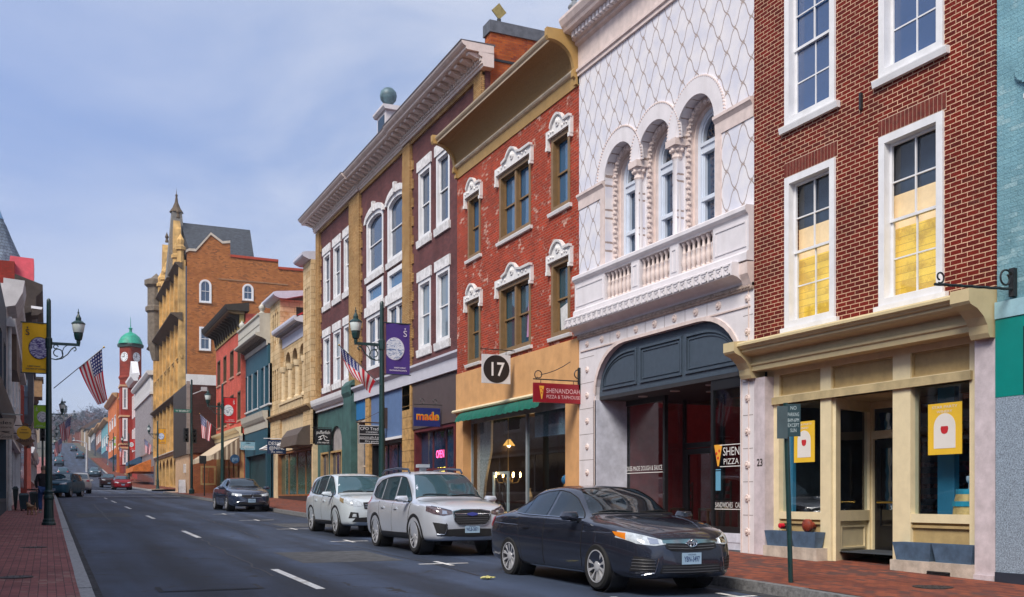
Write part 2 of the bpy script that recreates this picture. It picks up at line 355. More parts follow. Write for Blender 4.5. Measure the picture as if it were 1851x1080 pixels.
# ================================================================ THE GROUND
def strip(x0, x1, y0, y1, dz, side=0, step=4.):
    """sheet that follows the street; dz adds height, side=1 uses the pavement's cross fall"""
    mb = MB(); n = max(1, int((y1-y0)/step)); pr = None
    for i in range(n+1):
        y = y0+(y1-y0)*i/n
        z0, z1 = (swz(x0, y), swz(x1, y)) if side else (gz(y), gz(y))
        a = mb.add([(x0, y, z0+dz), (x1, y, z1+dz)])
        if pr is not None: mb.f.append((pr, pr+1, a+1, a))
        pr = a
    return mb
def asphalt():
    m, nt, b = base('asphalt'); o = objc(nt)
    n1 = nd(nt, 'ShaderNodeTexNoise'); n1.inputs['Scale'].default_value = 160; n1.inputs['Detail'].default_value = 3; nt.links.new(o, n1.inputs['Vector'])
    r1 = nd(nt, 'ShaderNodeValToRGB'); nt.links.new(n1.outputs['Fac'], r1.inputs[0])
    r1.color_ramp.elements[0].position = .34; r1.color_ramp.elements[0].color = (.013, .021, .040, 1)
    r1.color_ramp.elements[1].position = .7; r1.color_ramp.elements[1].color = (.040, .058, .102, 1)
    mp = nd(nt, 'ShaderNodeMapping'); mp.inputs['Scale'].default_value = (1.1, .09, 1); nt.links.new(o, mp.inputs[0])
    n2 = nd(nt, 'ShaderNodeTexNoise'); n2.inputs['Scale'].default_value = 1.3; n2.inputs['Detail'].default_value = 7; nt.links.new(mp.outputs[0], n2.inputs['Vector'])
    m2 = nd(nt, 'ShaderNodeMapRange'); nt.links.new(n2.outputs['Fac'], m2.inputs[0]); m2.inputs[1].default_value = .35; m2.inputs[2].default_value = .65; m2.inputs[3].default_value = .58; m2.inputs[4].default_value = 1.5
    n3 = nd(nt, 'ShaderNodeTexNoise'); n3.inputs['Scale'].default_value = .55; n3.inputs['Detail'].default_value = 9; n3.inputs['Roughness'].default_value = .7; nt.links.new(o, n3.inputs['Vector'])
    m3 = nd(nt, 'ShaderNodeMapRange'); nt.links.new(n3.outputs['Fac'], m3.inputs[0]); m3.inputs[1].default_value = .3; m3.inputs[2].default_value = .7; m3.inputs[3].default_value = .65; m3.inputs[4].default_value = 1.3
    a0_ = nd(nt, 'ShaderNodeMath', operation='MULTIPLY'); nt.links.new(m2.outputs[0], a0_.inputs[0]); nt.links.new(m3.outputs[0], a0_.inputs[1])
    sx = nd(nt, 'ShaderNodeSeparateXYZ'); nt.links.new(o, sx.inputs[0])                # wheel tracks worn paler along the lanes
    q1_ = nd(nt, 'ShaderNodeMath', operation='MULTIPLY_ADD'); nt.links.new(n3.outputs['Fac'], q1_.inputs[0]); q1_.inputs[1].default_value = .9; nt.links.new(sx.outputs[0], q1_.inputs[2])
    q2_ = nd(nt, 'ShaderNodeMath', operation='MULTIPLY_ADD'); nt.links.new(q1_.outputs[0], q2_.inputs[0]); q2_.inputs[1].default_value = 2*math.pi/1.55; q2_.inputs[2].default_value = -1.75*2*math.pi/1.55
    q3_ = nd(nt, 'ShaderNodeMath', operation='COSINE'); nt.links.new(q2_.outputs[0], q3_.inputs[0])
    q4_ = nd(nt, 'ShaderNodeMath', operation='MULTIPLY_ADD'); nt.links.new(q3_.outputs[0], q4_.inputs[0]); q4_.inputs[1].default_value = .24; q4_.inputs[2].default_value = 1.05
    a = nd(nt, 'ShaderNodeMath', operation='MULTIPLY'); nt.links.new(a0_.outputs[0], a.inputs[0]); nt.links.new(q4_.outputs[0], a.inputs[1])
    mu = nd(nt, 'ShaderNodeMixRGB', blend_type='MULTIPLY'); mu.inputs[0].default_value = 1; nt.links.new(r1.outputs[0], mu.inputs[1]); nt.links.new(a.outputs[0], mu.inputs[2])
    # fine wandering cracks
    v = nd(nt, 'ShaderNodeTexVoronoi', feature='DISTANCE_TO_EDGE'); v.inputs['Scale'].default_value = .22
    n4 = nd(nt, 'ShaderNodeTexNoise'); n4.inputs['Scale'].default_value = 1.2; n4.inputs['Detail'].default_value = 6; nt.links.new(o, n4.inputs['Vector'])
    vm = nd(nt, 'ShaderNodeVectorMath', operation='MULTIPLY_ADD'); nt.links.new(n4.outputs['Color'], vm.inputs[0]); vm.inputs[1].default_value = (1.6, 1.6, 0); nt.links.new(o, vm.inputs[2])
    nt.links.new(vm.outputs[0], v.inputs['Vector'])
    lt = nd(nt, 'ShaderNodeMath', operation='LESS_THAN'); nt.links.new(v.outputs['Distance'], lt.inputs[0]); lt.inputs[1].default_value = .0035
    cm = nd(nt, 'ShaderNodeMixRGB'); nt.links.new(lt.outputs[0], cm.inputs[0]); nt.links.new(mu.outputs[0], cm.inputs[1]); cm.inputs[2].default_value = (.018, .019, .022, 1)
    nt.links.new(cm.outputs[0], b.inputs['Base Color'])
    b.inputs['Roughness'].default_value = .72; b.inputs['Specular IOR Level'].default_value = .5
    bp = nd(nt, 'ShaderNodeBump'); bp.inputs['Strength'].default_value = .5; bp.inputs['Distance'].default_value = .01
    nt.links.new(n1.outputs['Fac'], bp.inputs['Height']); nt.links.new(bp.outputs[0], b.inputs['Normal'])
    return m
ASPH = asphalt()
YX0, YX1 = 92., 104.                                       # the cross street
ground_m = M('earth', (.09, .085, .07), .95, .3, .3)
tag(strip(-900, 900, -120, 900, -.06, step=10).build('ground', ground_m), kind='structure')
tag(strip(KL-.0, KR, -14, 430, 0, step=3).build('road', ASPH), kind='structure')
tag(strip(KR+.004, 90, YX0, YX1, -.004).build('side_road', ASPH), kind='structure')
tag(strip(-80, KL-.004, YX0, YX1, -.004).build('side_road', ASPH), kind='structure')
paverL = BR('brick_paving_left', (.32, .12, .11), (.22, .085, .085), (.07, .045, .05), .2, .1, .008, flat=True, bump=.5, soft=.2, worn=(.36, .2, .17), wornamt=.42, wscale=.8)
paverR = BR('brick_paving_right', (.27, .075, .04), (.13, .042, .034), (.05, .035, .03), .2, .1, .008, flat=True, bump=.5, soft=.2, worn=(.09, .05, .045), wornamt=.46, wscale=.9)
granite = M('granite_kerb', (.36, .36, .37), .8, .25, 18, bump=.4, bscale=30)
graniteD = M('granite_kerb_dark', (.17, .17, .175), .85, .35, 14, bump=.6, bscale=25)
for (y0, y1) in ((-14, YX0), (YX1, 260)):
    tag(strip(KR+.16, 16, y0, y1, 0, 1).build('pavement', paverR), kind='structure')
    tag(strip(-9, KL-.17, y0, y1, 0, 1).build('pavement', paverL), kind='structure')
def kerb(x0, x1, y0, y1, mat, seg=1.9):
    mb = MB(); y = y0; k = 0
    while y < y1:
        e = min(y+seg*random.uniform(.85, 1.2), y1); j = random.uniform(-.006, .006); a, b = y+.004, e-.004
        mb.hexa([(x0, a, gz(a)-.05), (x1, a, gz(a)-.05), (x1, b, gz(b)-.05), (x0, b, gz(b)-.05),
                 (x0+.006, a, gz(a)+.142+j), (x1-.012, a, gz(a)+.142+j), (x1-.012, b, gz(b)+.142+j), (x0+.006, b, gz(b)+.142+j)]); y = e
    return mb
for (y0, y1) in ((-14, YX0), (YX1, 200)):
    tag(kerb(KR, KR+.17, y0, y1, 0).build('kerb', graniteD if y0 < 0 else granite), kind='structure')
    tag(kerb(KL-.18, KL, y0, y1, 0).build('kerb', granite), kind='structure')
tag(strip(-6, KL-.18, 11.9, 12.08, .005, 1, .1).build('granite_strip', granite), kind='structure')
ramp_m = M('concrete', (.48, .36, .27), .85, .15, 6)
tag(strip(KR+.17, 10.4, 86.5, 91.5, .006, 1).build('pavement_ramp', ramp_m), kind='structure')
tag(strip(KR+.17, 10.4, 104.2, 107, .006, 1).build('pavement_ramp', ramp_m), kind='structure')
# painted lines
paint = M('road_paint', (.72, .72, .72), .75, .3, 26, stain=.8)
dz = .005
def dash(y0, y1, x=3.46, wd=.13): return strip(x-wd/2, x+wd/2, y0, y1, dz, step=.5)
for px_, pa, pb in ((0, 1061, 1026), (0, 970, 958), (0, 936.5, 931), (0, 919, 915), (0, 908, 905.6)):
    ya, yb = (CAMH*FOC/(q-857) for q in (pa, pb))
    tag(dash((ya-3.46*sn)/cs, (yb-3.46*sn)/cs).build('lane_line', paint), kind='structure')
for y in (62, 70, 110, 122, 134, 146): tag(dash(y, y+3).build('lane_line', paint), kind='structure')
def gp(px, py):
    d = FOC*CAMH/(py-857); u = (px-CX)/FOC*d; return cs*u+sn*d, cs*d-sn*u
for (p0, p1) in (((757, 1014.5), (846, 1011.5)), ((597, 975), (665, 973)), ((432, 938.5), (495, 936.5)), ((500, 953.5), (560, 952)), ((385, 927.5), (425, 926.3)), ((1098, 1079), (1180, 1077)), ((1300, 1071), (1366, 1066))):
    (x0, y0), (x1, y1) = gp(*p0), gp(*p1); mb = MB(); h = .05
    for (a, b) in (((x0, y0-h), (x1, y1+h)),): mb.poly([(x0, y0-h, gz(y0-h)+dz), (x1, y1-h, gz(y1-h)+dz), (x1, y1+h, gz(y1+h)+dz), (x0, y0+h, gz(y0+h)+dz)])
    mx_, my_ = (x0+x1)/2, (y0+y1)/2
    mb.poly([(mx_-.05, my_-.45, gz(my_-.45)+dz+.004), (mx_+.05, my_-.45, gz(my_-.45)+dz+.004), (mx_+.05, my_+.45, gz(my_+.45)+dz+.004), (mx_-.05, my_+.45, gz(my_+.45)+dz+.004)])
    tag(mb.build('parking_mark', paint), kind='structure')
for (x0, x1, y0, y1) in ((.6, 8.8, 77.2, 77.6), (.6, 8.8, 90.2, 90.5), (3.6, 8.8, 106, 106.4)):
    tag(strip(x0, x1, y0, y1, dz, step=.4).build('stop_line', paint), kind='structure')
grit = M('gutter_grit', (.042, .043, .05), .95, .55, 7, bump=.5, bscale=70)
for x_a, x_b in ((KR-.26, KR-.002), (KL+.002, KL+.13)): tag(strip(x_a, x_b, -14, YX0, .002, step=2).build('gutter', grit), kind='structure')
# patches, covers
seal = M('crack_sealant', (.012, .013, .016), .55, .2, 8); rs_ = random.Random(5)
for (xa_, ya_, xb_, yb2) in ((3.2, 16, 3.55, 31), (6.3, 15, 6.45, 44), (.8, 22, 6.2, 22.6), (1.2, 33, 6.4, 33.5), (.9, 47.5, 8.6, 48), (4.9, 26, 5.2, 40), (1.9, 36, 2.2, 58)):
    n_ = 26; pts = [(xa_+(xb_-xa_)*i/n_+rs_.uniform(-.05, .05), ya_+(yb2-ya_)*i/n_+rs_.uniform(-.05, .05)) for i in range(n_+1)]; mb = MB(); along = abs(yb2-ya_) > 2
    for (x0, y0), (x1, y1) in zip(pts, pts[1:]):
        u, v = (.022, 0) if along else (0, .03); mb.poly([(x0-u, y0-v, gz(y0-v)+.003), (x1-u, y1-v, gz(y1-v)+.003), (x1+u, y1+v, gz(y1+v)+.003), (x0+u, y0+v, gz(y0+v)+.003)])
    tag(mb.build('crack_seal', seal), kind='structure')
old = M('old_asphalt', (.075, .078, .085), .85, .35, 5, bump=.3, bscale=120)
for (xa_, xb_, ya_, yb2) in ((4.2, 6.1, 18.2, 20.9), (1.0, 2.9, 40, 44), (6.6, 8.7, 31, 33.6)): tag(strip(xa_, xb_, ya_, yb2, .0025, step=.5).build('asphalt_patch', old), kind='structure')
tarm = M('tar_patch', (.030, .031, .036), .8, .4, 8, bump=.3)
x0, y0 = gp(255, 1040); x1, y1 = gp(366, 1027)
tag(strip(1.35, 2.75, 14.25, 14.95, dz, step=.3).build('tar_patch', tarm), kind='structure')
tag(strip(1.42, 2.68, 14.32, 14.88, dz+.004, step=.3).build('asphalt_patch', ASPH), kind='structure')
castm = M('cast_iron', (.05, .045, .045), .6, .4, 30, metal=.4)
for i, (x, y, r, lab) in enumerate(((-.42, 15.4, .2, 'round iron valve cover in the left brick pavement, nearer of two'), (-.25, 21.6, .2, 'round iron valve cover in the left brick pavement, farther of two'), (10.65, 9.9, .21, 'round iron cover in the right brick pavement before the blue building'))):
    z = swz(x, y); mb = MB()
    mb.lathe((x, y, z), [(0.001, -.02), (r, -.02), (r, .004), (r-.02, .007), (.001, .007)], 24)
    for k in range(8): a = k*math.pi/4; mb.box(x+math.cos(a)*r*.55-.012, x+math.cos(a)*r*.55+.012, y+math.sin(a)*r*.55-.012, y+math.sin(a)*r*.55+.012, z, z+.011)
    e = EMPTY('manhole_cover', (x, y, z), lab, 'manhole cover', 'iron covers in the pavements'); mb.build('lid', castm, e)
    MB().lathe((x, y, z), [(r+.004, -.02), (r+.045, -.02), (r+.045, .006), (r+.004, .006), (r+.004, -.02)], 24).build('rim', castm, e)
# ================================================================ RIGHT SIDE, nearest first
def basez(X, Y): return swz(X, Y)
# ---------- blue painted brick building at the right edge
fr = RF(W1)
b0 = EMPTY('blue_building', (W1, 7, basez(W1, 7)), 'pale blue painted brick building with teal panel and grey granite shopfront at the right edge', 'building')
ya, yb = 3.2, 9.9
bluebr = BR('blue_painted_brick', (.20, .38, .44), (.17, .34, .41), (.15, .31, .37), .215, .0685, .008, bump=.8, worn=(.30, .46, .5), wornamt=.42)
mb = wall(MB(), fr, ya, yb, 4.25, 13, [(6.1, 7.4, 4.9, 7.2)], .3); mb.build('wall', bluebr, b0)
window(b0, fr, (6.1, 7.4, 4.9, 7.2))
MB().mould(fr, [(0, 6.65), (.05, 6.65), (.12, 6.8), (.16, 6.84), (.16, 6.9), (0, 6.92)], ya, 9.36).build('cornice', M('stone_trim', (.6, .58, .6), .6), b0)
MB().mould(fr, [(0, 6.42), (.06, 6.42), (.08, 6.5), (.1, 6.64), (0, 6.64)], 9.14, 9.26).build('bracket', MATS['stone_trim'], b0)
shell(b0, fr, ya, yb, .2, 13, 14, bluebr)
teal = M('teal_panel', (.0, .23, .20), .35, .06)
MB().fb(fr, ya, 9.9, 2.95, 4.02, -.3, .035).build('fascia_panel', teal, b0)
MB().fb(fr, ya, 9.45, 2.97, 3.86, .036, .05).build('sign_board', dark, b0)
MB().fb(fr, ya, 9.9, 4.02, 4.25, -.3, .05).build('fascia_trim', M('pale_blue_trim', (.30, .50, .58), .5), b0)
gspeck = M('speckled_granite', (.27, .34, .42), .5, .55, 60, spec=.5)
MB().fb(fr, ya, 9.9, .56, 2.95, -.3, .03).build('granite_panel', gspeck, b0)
MB().fb(fr, ya, 9.9, 0, .56, -.3, .045).build('plinth', M('dark_granite', (.03, .04, .06), .4), b0)
dm = MB(); fdisc = fr.pt(9.43, 7.28, .01)
dm.lathe(fdisc, [(.001, 0), (.17, 0), (.17, -.03), (.15, -.045), (.001, -.045)], 24, 'x'); dm.fb(fr, 9.41, 9.45, 7.1, 7.46, .05, .07); dm.build('tie_plate', bluebr, b0)
# ---------- red brick building with cream shopfront
y0, y1 = 9.93, 15.17
b1 = EMPTY('red_brick_building', (W1, 12.5, basez(W1, 12.5)), 'dark red brick building with white sash windows over a cream and tan shopfront', 'building')
redbr = BR('red_brick', (.165, .013, .007), (.092, .008, .005), (.66, .42, .28), .2, .0705, .0115, bump=.9, soft=.05, worn=(.10, .018, .012), wornamt=.40, wscale=.8)
wins = [(13.03, 14.28, 4.55, 7.2), (10.8, 12.05, 4.55, 7.2), (13.03, 14.28, 8.12, 10.72), (10.8, 12.05, 8.12, 10.72)]
wall(MB(), fr, y0+.004, y1-.004, 4.36, 13.2, wins, .3).build('wall', redbr, b1)
MB().fb(fr, y0+.004, y1-.004, 4.2, 13.2, -14, -.3).build('body', redbr, b1)
gold = BR('lit_boards', (.80, .50, .07), (.62, .36, .04), (.34, .20, .04), 60, .115, .007, worn=(.50, .28, .04), wornamt=.5, wscale=2.2); _b = gold.node_tree.nodes['Principled BSDF']
gold.node_tree.links.new(_b.inputs['Base Color'].links[0].from_socket, _b.inputs['Emission Color']); _b.inputs['Emission Strength'].default_value = .35
pale = M('lit_ceiling', (.7, .5, .3), .8, .15, 5, emit=(1, .62, .3), estr=.28)
soldier = M('soldier_brick', (.15, .022, .013), .85, .3, 9, bump=.3); mort = M('pale_mortar', (.60, .42, .31), .9, .1)
for i, b in enumerate(wins):
    wb = window(b1, fr, b, pane=clear if i < 2 else GL('glass_deep_blue', (.025, .07, .19)), cw=.12, dep=.13, cols=2, rows=2, proud=.04, sill=white if i > 1 else None, sillh=.12, label='tall white sash window with warm lit room behind' if i < 2 else None)  # upper panes: blue of the reflected sky put into the glass colour
    a0, a1, z0, z1 = b
    if i < 2:
        MB().fb(fr, a0-.08, a1+.08, 4.44, 4.56, -.1, .07).build('sill', white, wb)
        r = MB(); r.poly([fr.pt(a0, z0, -.29), fr.pt(a1, z0, -.29), fr.pt(a1, z0+1.25, -.29), fr.pt(a0, z0+1.25, -.29)]); r.build('warm_room', gold, wb)
        r = MB(); r.poly([fr.pt(a0, z0+1.25, -.29), fr.pt(a1, z0+1.25, -.29), fr.pt(a1, z0+1.78, -.29), fr.pt(a0, z0+1.78, -.29)]); r.build('warm_ceiling', pale, wb)
        r = MB(); r.poly([fr.pt(a0, z0+1.78, -.29), fr.pt(a1, z0+1.78, -.29), fr.pt(a1, z1, -.29), fr.pt(a0, z1, -.29)]); r.build('dark_room', M('dim_room', (.04, .06, .1), .8), wb)
        lm = MB(); nb = 17
        for k in range(nb):
            q0 = a0-.04+(a1-a0+.08)*k/nb; q1 = a0-.04+(a1-a0+.08)*(k+1)/nb
            lm.fb(fr, q0+.007, q1-.007, z1+.03, z1+.265, -.02, .012)
        lm.build('lintel', soldier, b1); MB().fb(fr, a0-.04, a1+.04, z1+.005, z1+.28, -.02, .004).build('lintel_mortar', mort, b1)
MB().fb(fr, 12.42, 12.46, 7.78, 8.05, 0, .05).build('wall_anchor', iron, b1)
tan = M('tan_paint', (.46, .33, .15), .6, .1, 6, bump=.15); creamw = M('cream_trim', (.76, .65, .42), .5, .06, 5)
tand = M('tan_trim', (.60, .49, .28), .55, .06, 5)
# the cornice over the shopfront
MB().mould(fr, [(-.2, 3.9), (.1, 3.9), (.1, 3.98), (.13, 4.0), (.13, 4.04), (.1, 4.05), (.1, 4.16), (.30, 4.2), (.34, 4.23), (.34, 4.27), (.38, 4.28), (.40, 4.31), (.44, 4.33), (.44, 4.37), (.41, 4.4), (-.2, 4.47)], y0+.3, y1-.02).build('cornice', tand, b1)
for q in (y0+.0, y1-.06):
    MB().mould(fr, [(-.2, 3.78), (.1, 3.78), (.13, 3.84), (.15, 3.95), (.22, 4.06), (.34, 4.16), (.47, 4.21), (.5, 4.25), (.5, 4.42), (-.2, 4.5)], q, q+.32).build('cornice_bracket', tand, b1)
lil = M('weathered_stone_pier', (.58, .51, .54), .75, .16, 4, bump=.2, stain=.25)
for (q0, q1) in ((y0, 10.27), (14.86, y1)):
    MB().fb(fr, q0, q1, .5, 3.78, -.35, .0).fb(fr, q0-.0, q1+.0, 0, .5, -.35, .03).build('pier', lil, b1)
XS = W1+.25; fs = RF(XS)                                   # shopfront plane
def ys(px): return Yp(px, XS)
def zs(px, py): return Zp(px, py, XS)
e0, e1 = ys(1763), ys(1391)
mb = MB()
for (l, r) in ((1391, 1412), (1487, 1506), (1618, 1650), (1757, 1772)): mb.fb(fs, ys(r), ys(l), .35 if l in (1487, 1618) else .72, 3.92, -.12, .05)
mb.fb(fs, e0, e1, 3.27, 3.42, -.12, .045); mb.fb(fs, e0, e1, 3.8, 3.96, -.12, .045)
mb.fb(fs, ys(1487), ys(1412), 1.2, 1.33, -.12, .045); mb.fb(fs, ys(1757), ys(1650), 1.2, 1.33, -.12, .045)
mb.build('shopfront_frame', creamw, b1)
for (l, r) in ((1412, 1487), (1506, 1618), (1650, 1757)):
    mb = MB(); mb.fb(fs, ys(r), ys(l), 3.42, 3.8, -.1, -.01)
    for (q0, q1, z0, z1) in ((ys(r), ys(l), 3.42, 3.45), (ys(r), ys(l), 3.77, 3.8), (ys(r), ys(r)+.03, 3.45, 3.77), (ys(l)-.03, ys(l), 3.45, 3.77)): mb.fb(fs, q0, q1, z0, z1, -.1, .015)
    mb.build('frieze_panel', tan, b1)
for (l, r) in ((1412, 1487), (1650, 1757)):
    mb = MB(); mb.fb(fs, ys(r), ys(l), .7, 1.2, -.1, -.01); mb.fb(fs, ys(r), ys(l), 1.12, 1.16, -.1, .03); mb.build('stall_riser', tan, b1)
    g = MB(); g.poly([fs.pt(ys(r), 1.33, -.05), fs.pt(ys(l), 1.33, -.05), fs.pt(ys(l), 3.27, -.05), fs.pt(ys(r), 3.27, -.05)]); g.build('shop_window', clear, b1)
stone = M('pale_stone_base', (.50, .43, .36), .85, .2, 5, bump=.3, stain=.4)
MB().fb(fr, ys(1500), 14.86, .1, .72, -.4, .04).build('stone_base', stone, b1)
mb = MB().fb(fr, 10.27, ys(1634), .1, .63, -.4, .04); mb.build('stone_base', stone, b1)
gr = MB().fb(fr, 10.66, 11.08, .40, .50, 0, .044)
for k in range(4): gr.fb(fr, 10.66, 11.08, .405+k*.025, .414+k*.025, .044, .056)
gr.build('vent_grille', iron, b1)
# recessed entry
XD = XS+1.25; yl, yr = Yp(1572, XD), Yp(1640, XD)
zf = .47
MB().box(XS-.25, XD+.1, ys(1634), ys(1497), .1, zf).build('entry_floor', M('entry_floor_paint', (.17, .04, .025), .6), b1)
MB().box(XS-.1, XD+.1, e0, e1, 3.27, 3.4).build('entry_ceiling', M('cream_ceiling', (.5, .4, .22), .7), b1)
fa, L = AF(XD, yl, XS, ys(1506))
mb = MB(); mb.fb(fa, 0, .1, zf, 3.27, -.05, .05); mb.fb(fa, L-.16, L, zf, 3.27, -.05, .05); mb.fb(fa, .1, L-.16, zf, .62, -.05, .05); mb.fb(fa, .1, L-.16, 1.18, 1.36, -.05, .05); mb.fb(fa, .1, L-.16, 3.1, 3.27, -.05, .05)
mb.fb(fa, .1, L-.16, .62, 1.18, -.05, 0)
for q in ((.2, L-.26, .7, .73), (.2, L-.26, 1.07, 1.1), (.2, .23, .73, 1.07), (L-.29, L-.26, .73, 1.07)): mb.fb(fa, *q, 0, .02)
mb.build('entry_side_frame', creamw, b1)
g = MB(); g.poly([fa.pt(.1, 1.36), fa.pt(L-.16, 1.36), fa.pt(L-.16, 3.1), fa.pt(.1, 3.1)]); g.build('entry_side_window', clear, b1)
fd = RF(XD)
mb = MB(); mb.fb(fd, yl-.12, yl+.05, zf, 3.27, -.06, .04); mb.fb(fd, yr-1.1, yl-.12, 2.62, 2.76, -.06, .04); mb.fb(fd, yr-1.1, yl-.12, 3.15, 3.27, -.06, .04); mb.build('door_frame', creamw, b1)
g = MB(); g.poly([fd.pt(yl-.12, 2.76), fd.pt(yr-1.1, 2.76), fd.pt(yr-1.1, 3.15), fd.pt(yl-.12, 3.15)]); g.build('transom', glassD, b1)
blackp = M('black_gloss_paint', (.012, .012, .014), .25, .1)
dr = MB(); d0, d1 = yl-1.1, yl-.125
ring(dr, fd, outline(d0, d1, zf+.02, 2.6), outline(d0+.13, d1-.13, zf+.6, 2.45), -.04, .0); dr.fb(fd, d0+.05, d1-.05, zf+.1, zf+.62, -.04, -.01)
dr = dr.build('door', blackp, b1); g = MB(); g.poly([fd.pt(d0+.13, zf+.6, -.02), fd.pt(d1-.13, zf+.6, -.02), fd.pt(d1-.13, 2.45, -.02), fd.pt(d0+.13, 2.45, -.02)]); g.build('pane', GL('glass_black', (.006, .006, .008)), dr)
brass = M('brass', (.75, .5, .12), .3, .1, metal=1)
MB().tube([fd.pt(d1-.12, 1.5, .06), fd.pt(d0+.1, 1.5, .06)], .02).build('push_bar', brass, dr)
fe, L2 = AF(XS, ys(1634), XD, yl-1.1)
MB().fb(fe, 0, L2, zf, 3.27, -.05, .0).build('entry_side_wall', creamw, b1)
# shop interior
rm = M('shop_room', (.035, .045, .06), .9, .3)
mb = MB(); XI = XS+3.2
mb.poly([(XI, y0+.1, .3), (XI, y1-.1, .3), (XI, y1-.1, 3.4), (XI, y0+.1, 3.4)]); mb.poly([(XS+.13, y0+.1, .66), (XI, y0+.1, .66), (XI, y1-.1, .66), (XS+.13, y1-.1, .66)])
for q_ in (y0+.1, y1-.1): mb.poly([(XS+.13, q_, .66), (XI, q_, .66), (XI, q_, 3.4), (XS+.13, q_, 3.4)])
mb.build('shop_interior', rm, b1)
blu = M('blue_jamb', (.03, .2, .34), .5, .1)
mb = MB(); mb.box(XS+.13, XS+.2, ys(1415)-.12, ys(1415), 1.3, 3.3); mb.box(XS+.4, XS+.5, ys(1690), ys(1660), .7, 3.3); mb.build('blue_reveal', blu, b1)
wine = MB(); fq = RF(XI-.3)
for i in range(9):
    for j in range(12): wine.lathe((XI-.32, 13.2+i*.16, .8+j*.2), [(.001, -.02), (.045, -.02), (.045, .1), (.02, .12), (.001, .12)], 6, 'x')
wine.build('wine_rack', M('rack_wood', (.16, .035, .02), .5, .5, 8), b1)
text('23', fr, 15.0, 2.16, .13, .004, M('number_black', (.03, .025, .02), .5), b1, 'house_number', width=.16, flip=True, bold=.02)
# planters, poster, barrel: things of their own
zinc = M('blue_grey_zinc', (.075, .13, .21), .55, .25, 6)
def planter(a0, a1, zb, lab):
    e = EMPTY('planter_box', (W1+.08, (a0+a1)/2, zb), lab, 'planter', 'blue grey planter boxes at the shopfront')
    mb = MB(); h = .27
    po = [(a0+.05, W1+.0), (a1-.05, W1+.0), (a1-.05, W1+.16), (a0+.05, W1+.16)]; pt = [(a0, W1-.03), (a1, W1-.03), (a1, W1+.19), (a0, W1+.19)]
    mb.loft([[(x, y, zb) for y, x in po], [(x, y, zb+h) for y, x in pt], [(x+(.012 if x < W1+.08 else -.012), y+(.012 if y == a0 else -.012), zb+h) for y, x in pt], [(x+(.012 if x < W1+.08 else -.012), y+(.012 if y == a0 else -.012), zb+h-.05) for y, x in pt]])
    mb.build('box', zinc, e)
    MB().fb(fr, a0+.02, a1-.02, zb+.16, zb+.215, -.17, .01).build('soil', M('soil', (.03, .02, .015), .95, .3), e); return e
planter(ys(1448)+.02, 14.84, .72, 'zinc planter box on the stone base beside the house number 23 pier')
planter(ys(1497), ys(1452), .72, 'zinc planter box on the stone base under the round red pipe cap')
planter(ys(1708)+.01, ys(1632)-.06, .63, 'zinc planter box on the right stone base, next to the shop door')
planter(10.28, ys(1708)-.01, .63, 'zinc planter box on the right stone base, next to the stone pier')
e = EMPTY('fire_hose_inlet', fs.pt(ys(1472), 1.0, .0), 'round rusty red pipe cap on the tan panel below the left shop window', 'pipe cap')
MB().lathe(fs.pt(ys(1472), 1.10, .0), [(.001, 0), (.06, 0), (.05, -.12), (.11, -.12), (.11, -.18), (.09, -.2), (.001, -.225)], 18, 'x').build('cap', M('rust_red', (.22, .03, .012), .6, .4, 12), e, smooth=True)
e = EMPTY('pipe_valve', fs.pt(ys(1425), .95, .1), 'small bright red hose valve above the left planter box', 'valve')
MB().lathe(fs.pt(ys(1427), 1.08, .14), [(.001, 0), (.045, 0), (.045, -.08), (.001, -.09)], 12, 'x').build('cap', M('red_cap', (.6, .01, .03), .4), e)
MB().tube([fs.pt(ys(1432), .75, .1), fs.pt(ys(1432), 1.1, .1)], .03).fb(fs, ys(1436), ys(1420), 1.02, 1.08, .06, .12).build('pipe', iron, e)
ylw = M('poster_yellow', (.80, .50, .03), .7, .05); wht = M('poster_white', (.75, .72, .68), .7, .03); wred = M('poster_red', (.55, .02, .03), .6)
def poster(a0, a1, z0, z1, lab):
    e = EMPTY('wine_poster', fs.pt((a0+a1)/2, z0, -.04), lab, 'poster', 'yellow winery posters'); am = (a0+a1)/2; wd = a1-a0; h = z1-z0
    MB().fb(fs, a0, a1, z0, z1, -.048, -.04).build('sheet', ylw, e)
    q = arc(am, z0+h*.12+h*.42, wd*.32, wd*.32, 0, 180, 16)+[(am-wd*.32, z0+h*.12), (am+wd*.32, z0+h*.12)]
    MB().fprism(fs, q, -.039, -.037).build('arch_picture', wht, e)
    q = [(am-wd*.10, z0+h*.55), (am-wd*.115, z0+h*.50)]+arc(am, z0+h*.46, wd*.10, h*.06, 180, 360, 10)+[(am+wd*.115, z0+h*.50), (am+wd*.10, z0+h*.55)]
    MB().fprism(fs, q, -.036, -.034).build('wine_glass', wred, e)
    text('STAR PARTY', fs, am, z0+h*.90, h*.05, -.035, wht, e, width=wd*.75, flip=True); text('WINERY', fs, am, z0+h*.81, h*.05, -.035, wht, e, width=wd*.46, flip=True)
poster(ys(1469), ys(1432), zs(1450, 836), zs(1450, 762), 'yellow wine poster in the left shop window behind the parking sign')
poster(ys(1735), ys(1674), zs(1700, 822), zs(1700, 729), 'yellow wine poster in the large right shop window above the barrel')
e = EMPTY('wine_barrel', (XS+.42, ys(1731), .77), 'wooden barrel with blue painted hoops behind the right shop window', 'barrel')
bc = (XS+.42, ys(1731), .77); pr = [(.27, 0), (.33, .2), (.36, .45), (.34, .72), (.29, .93)]
MB().lathe(bc, [(.001, 0)]+pr+[(.001, .93)], 20).build('staves', M('oak', (.75, .50, .20), .6, .3, 6), e, smooth=True)
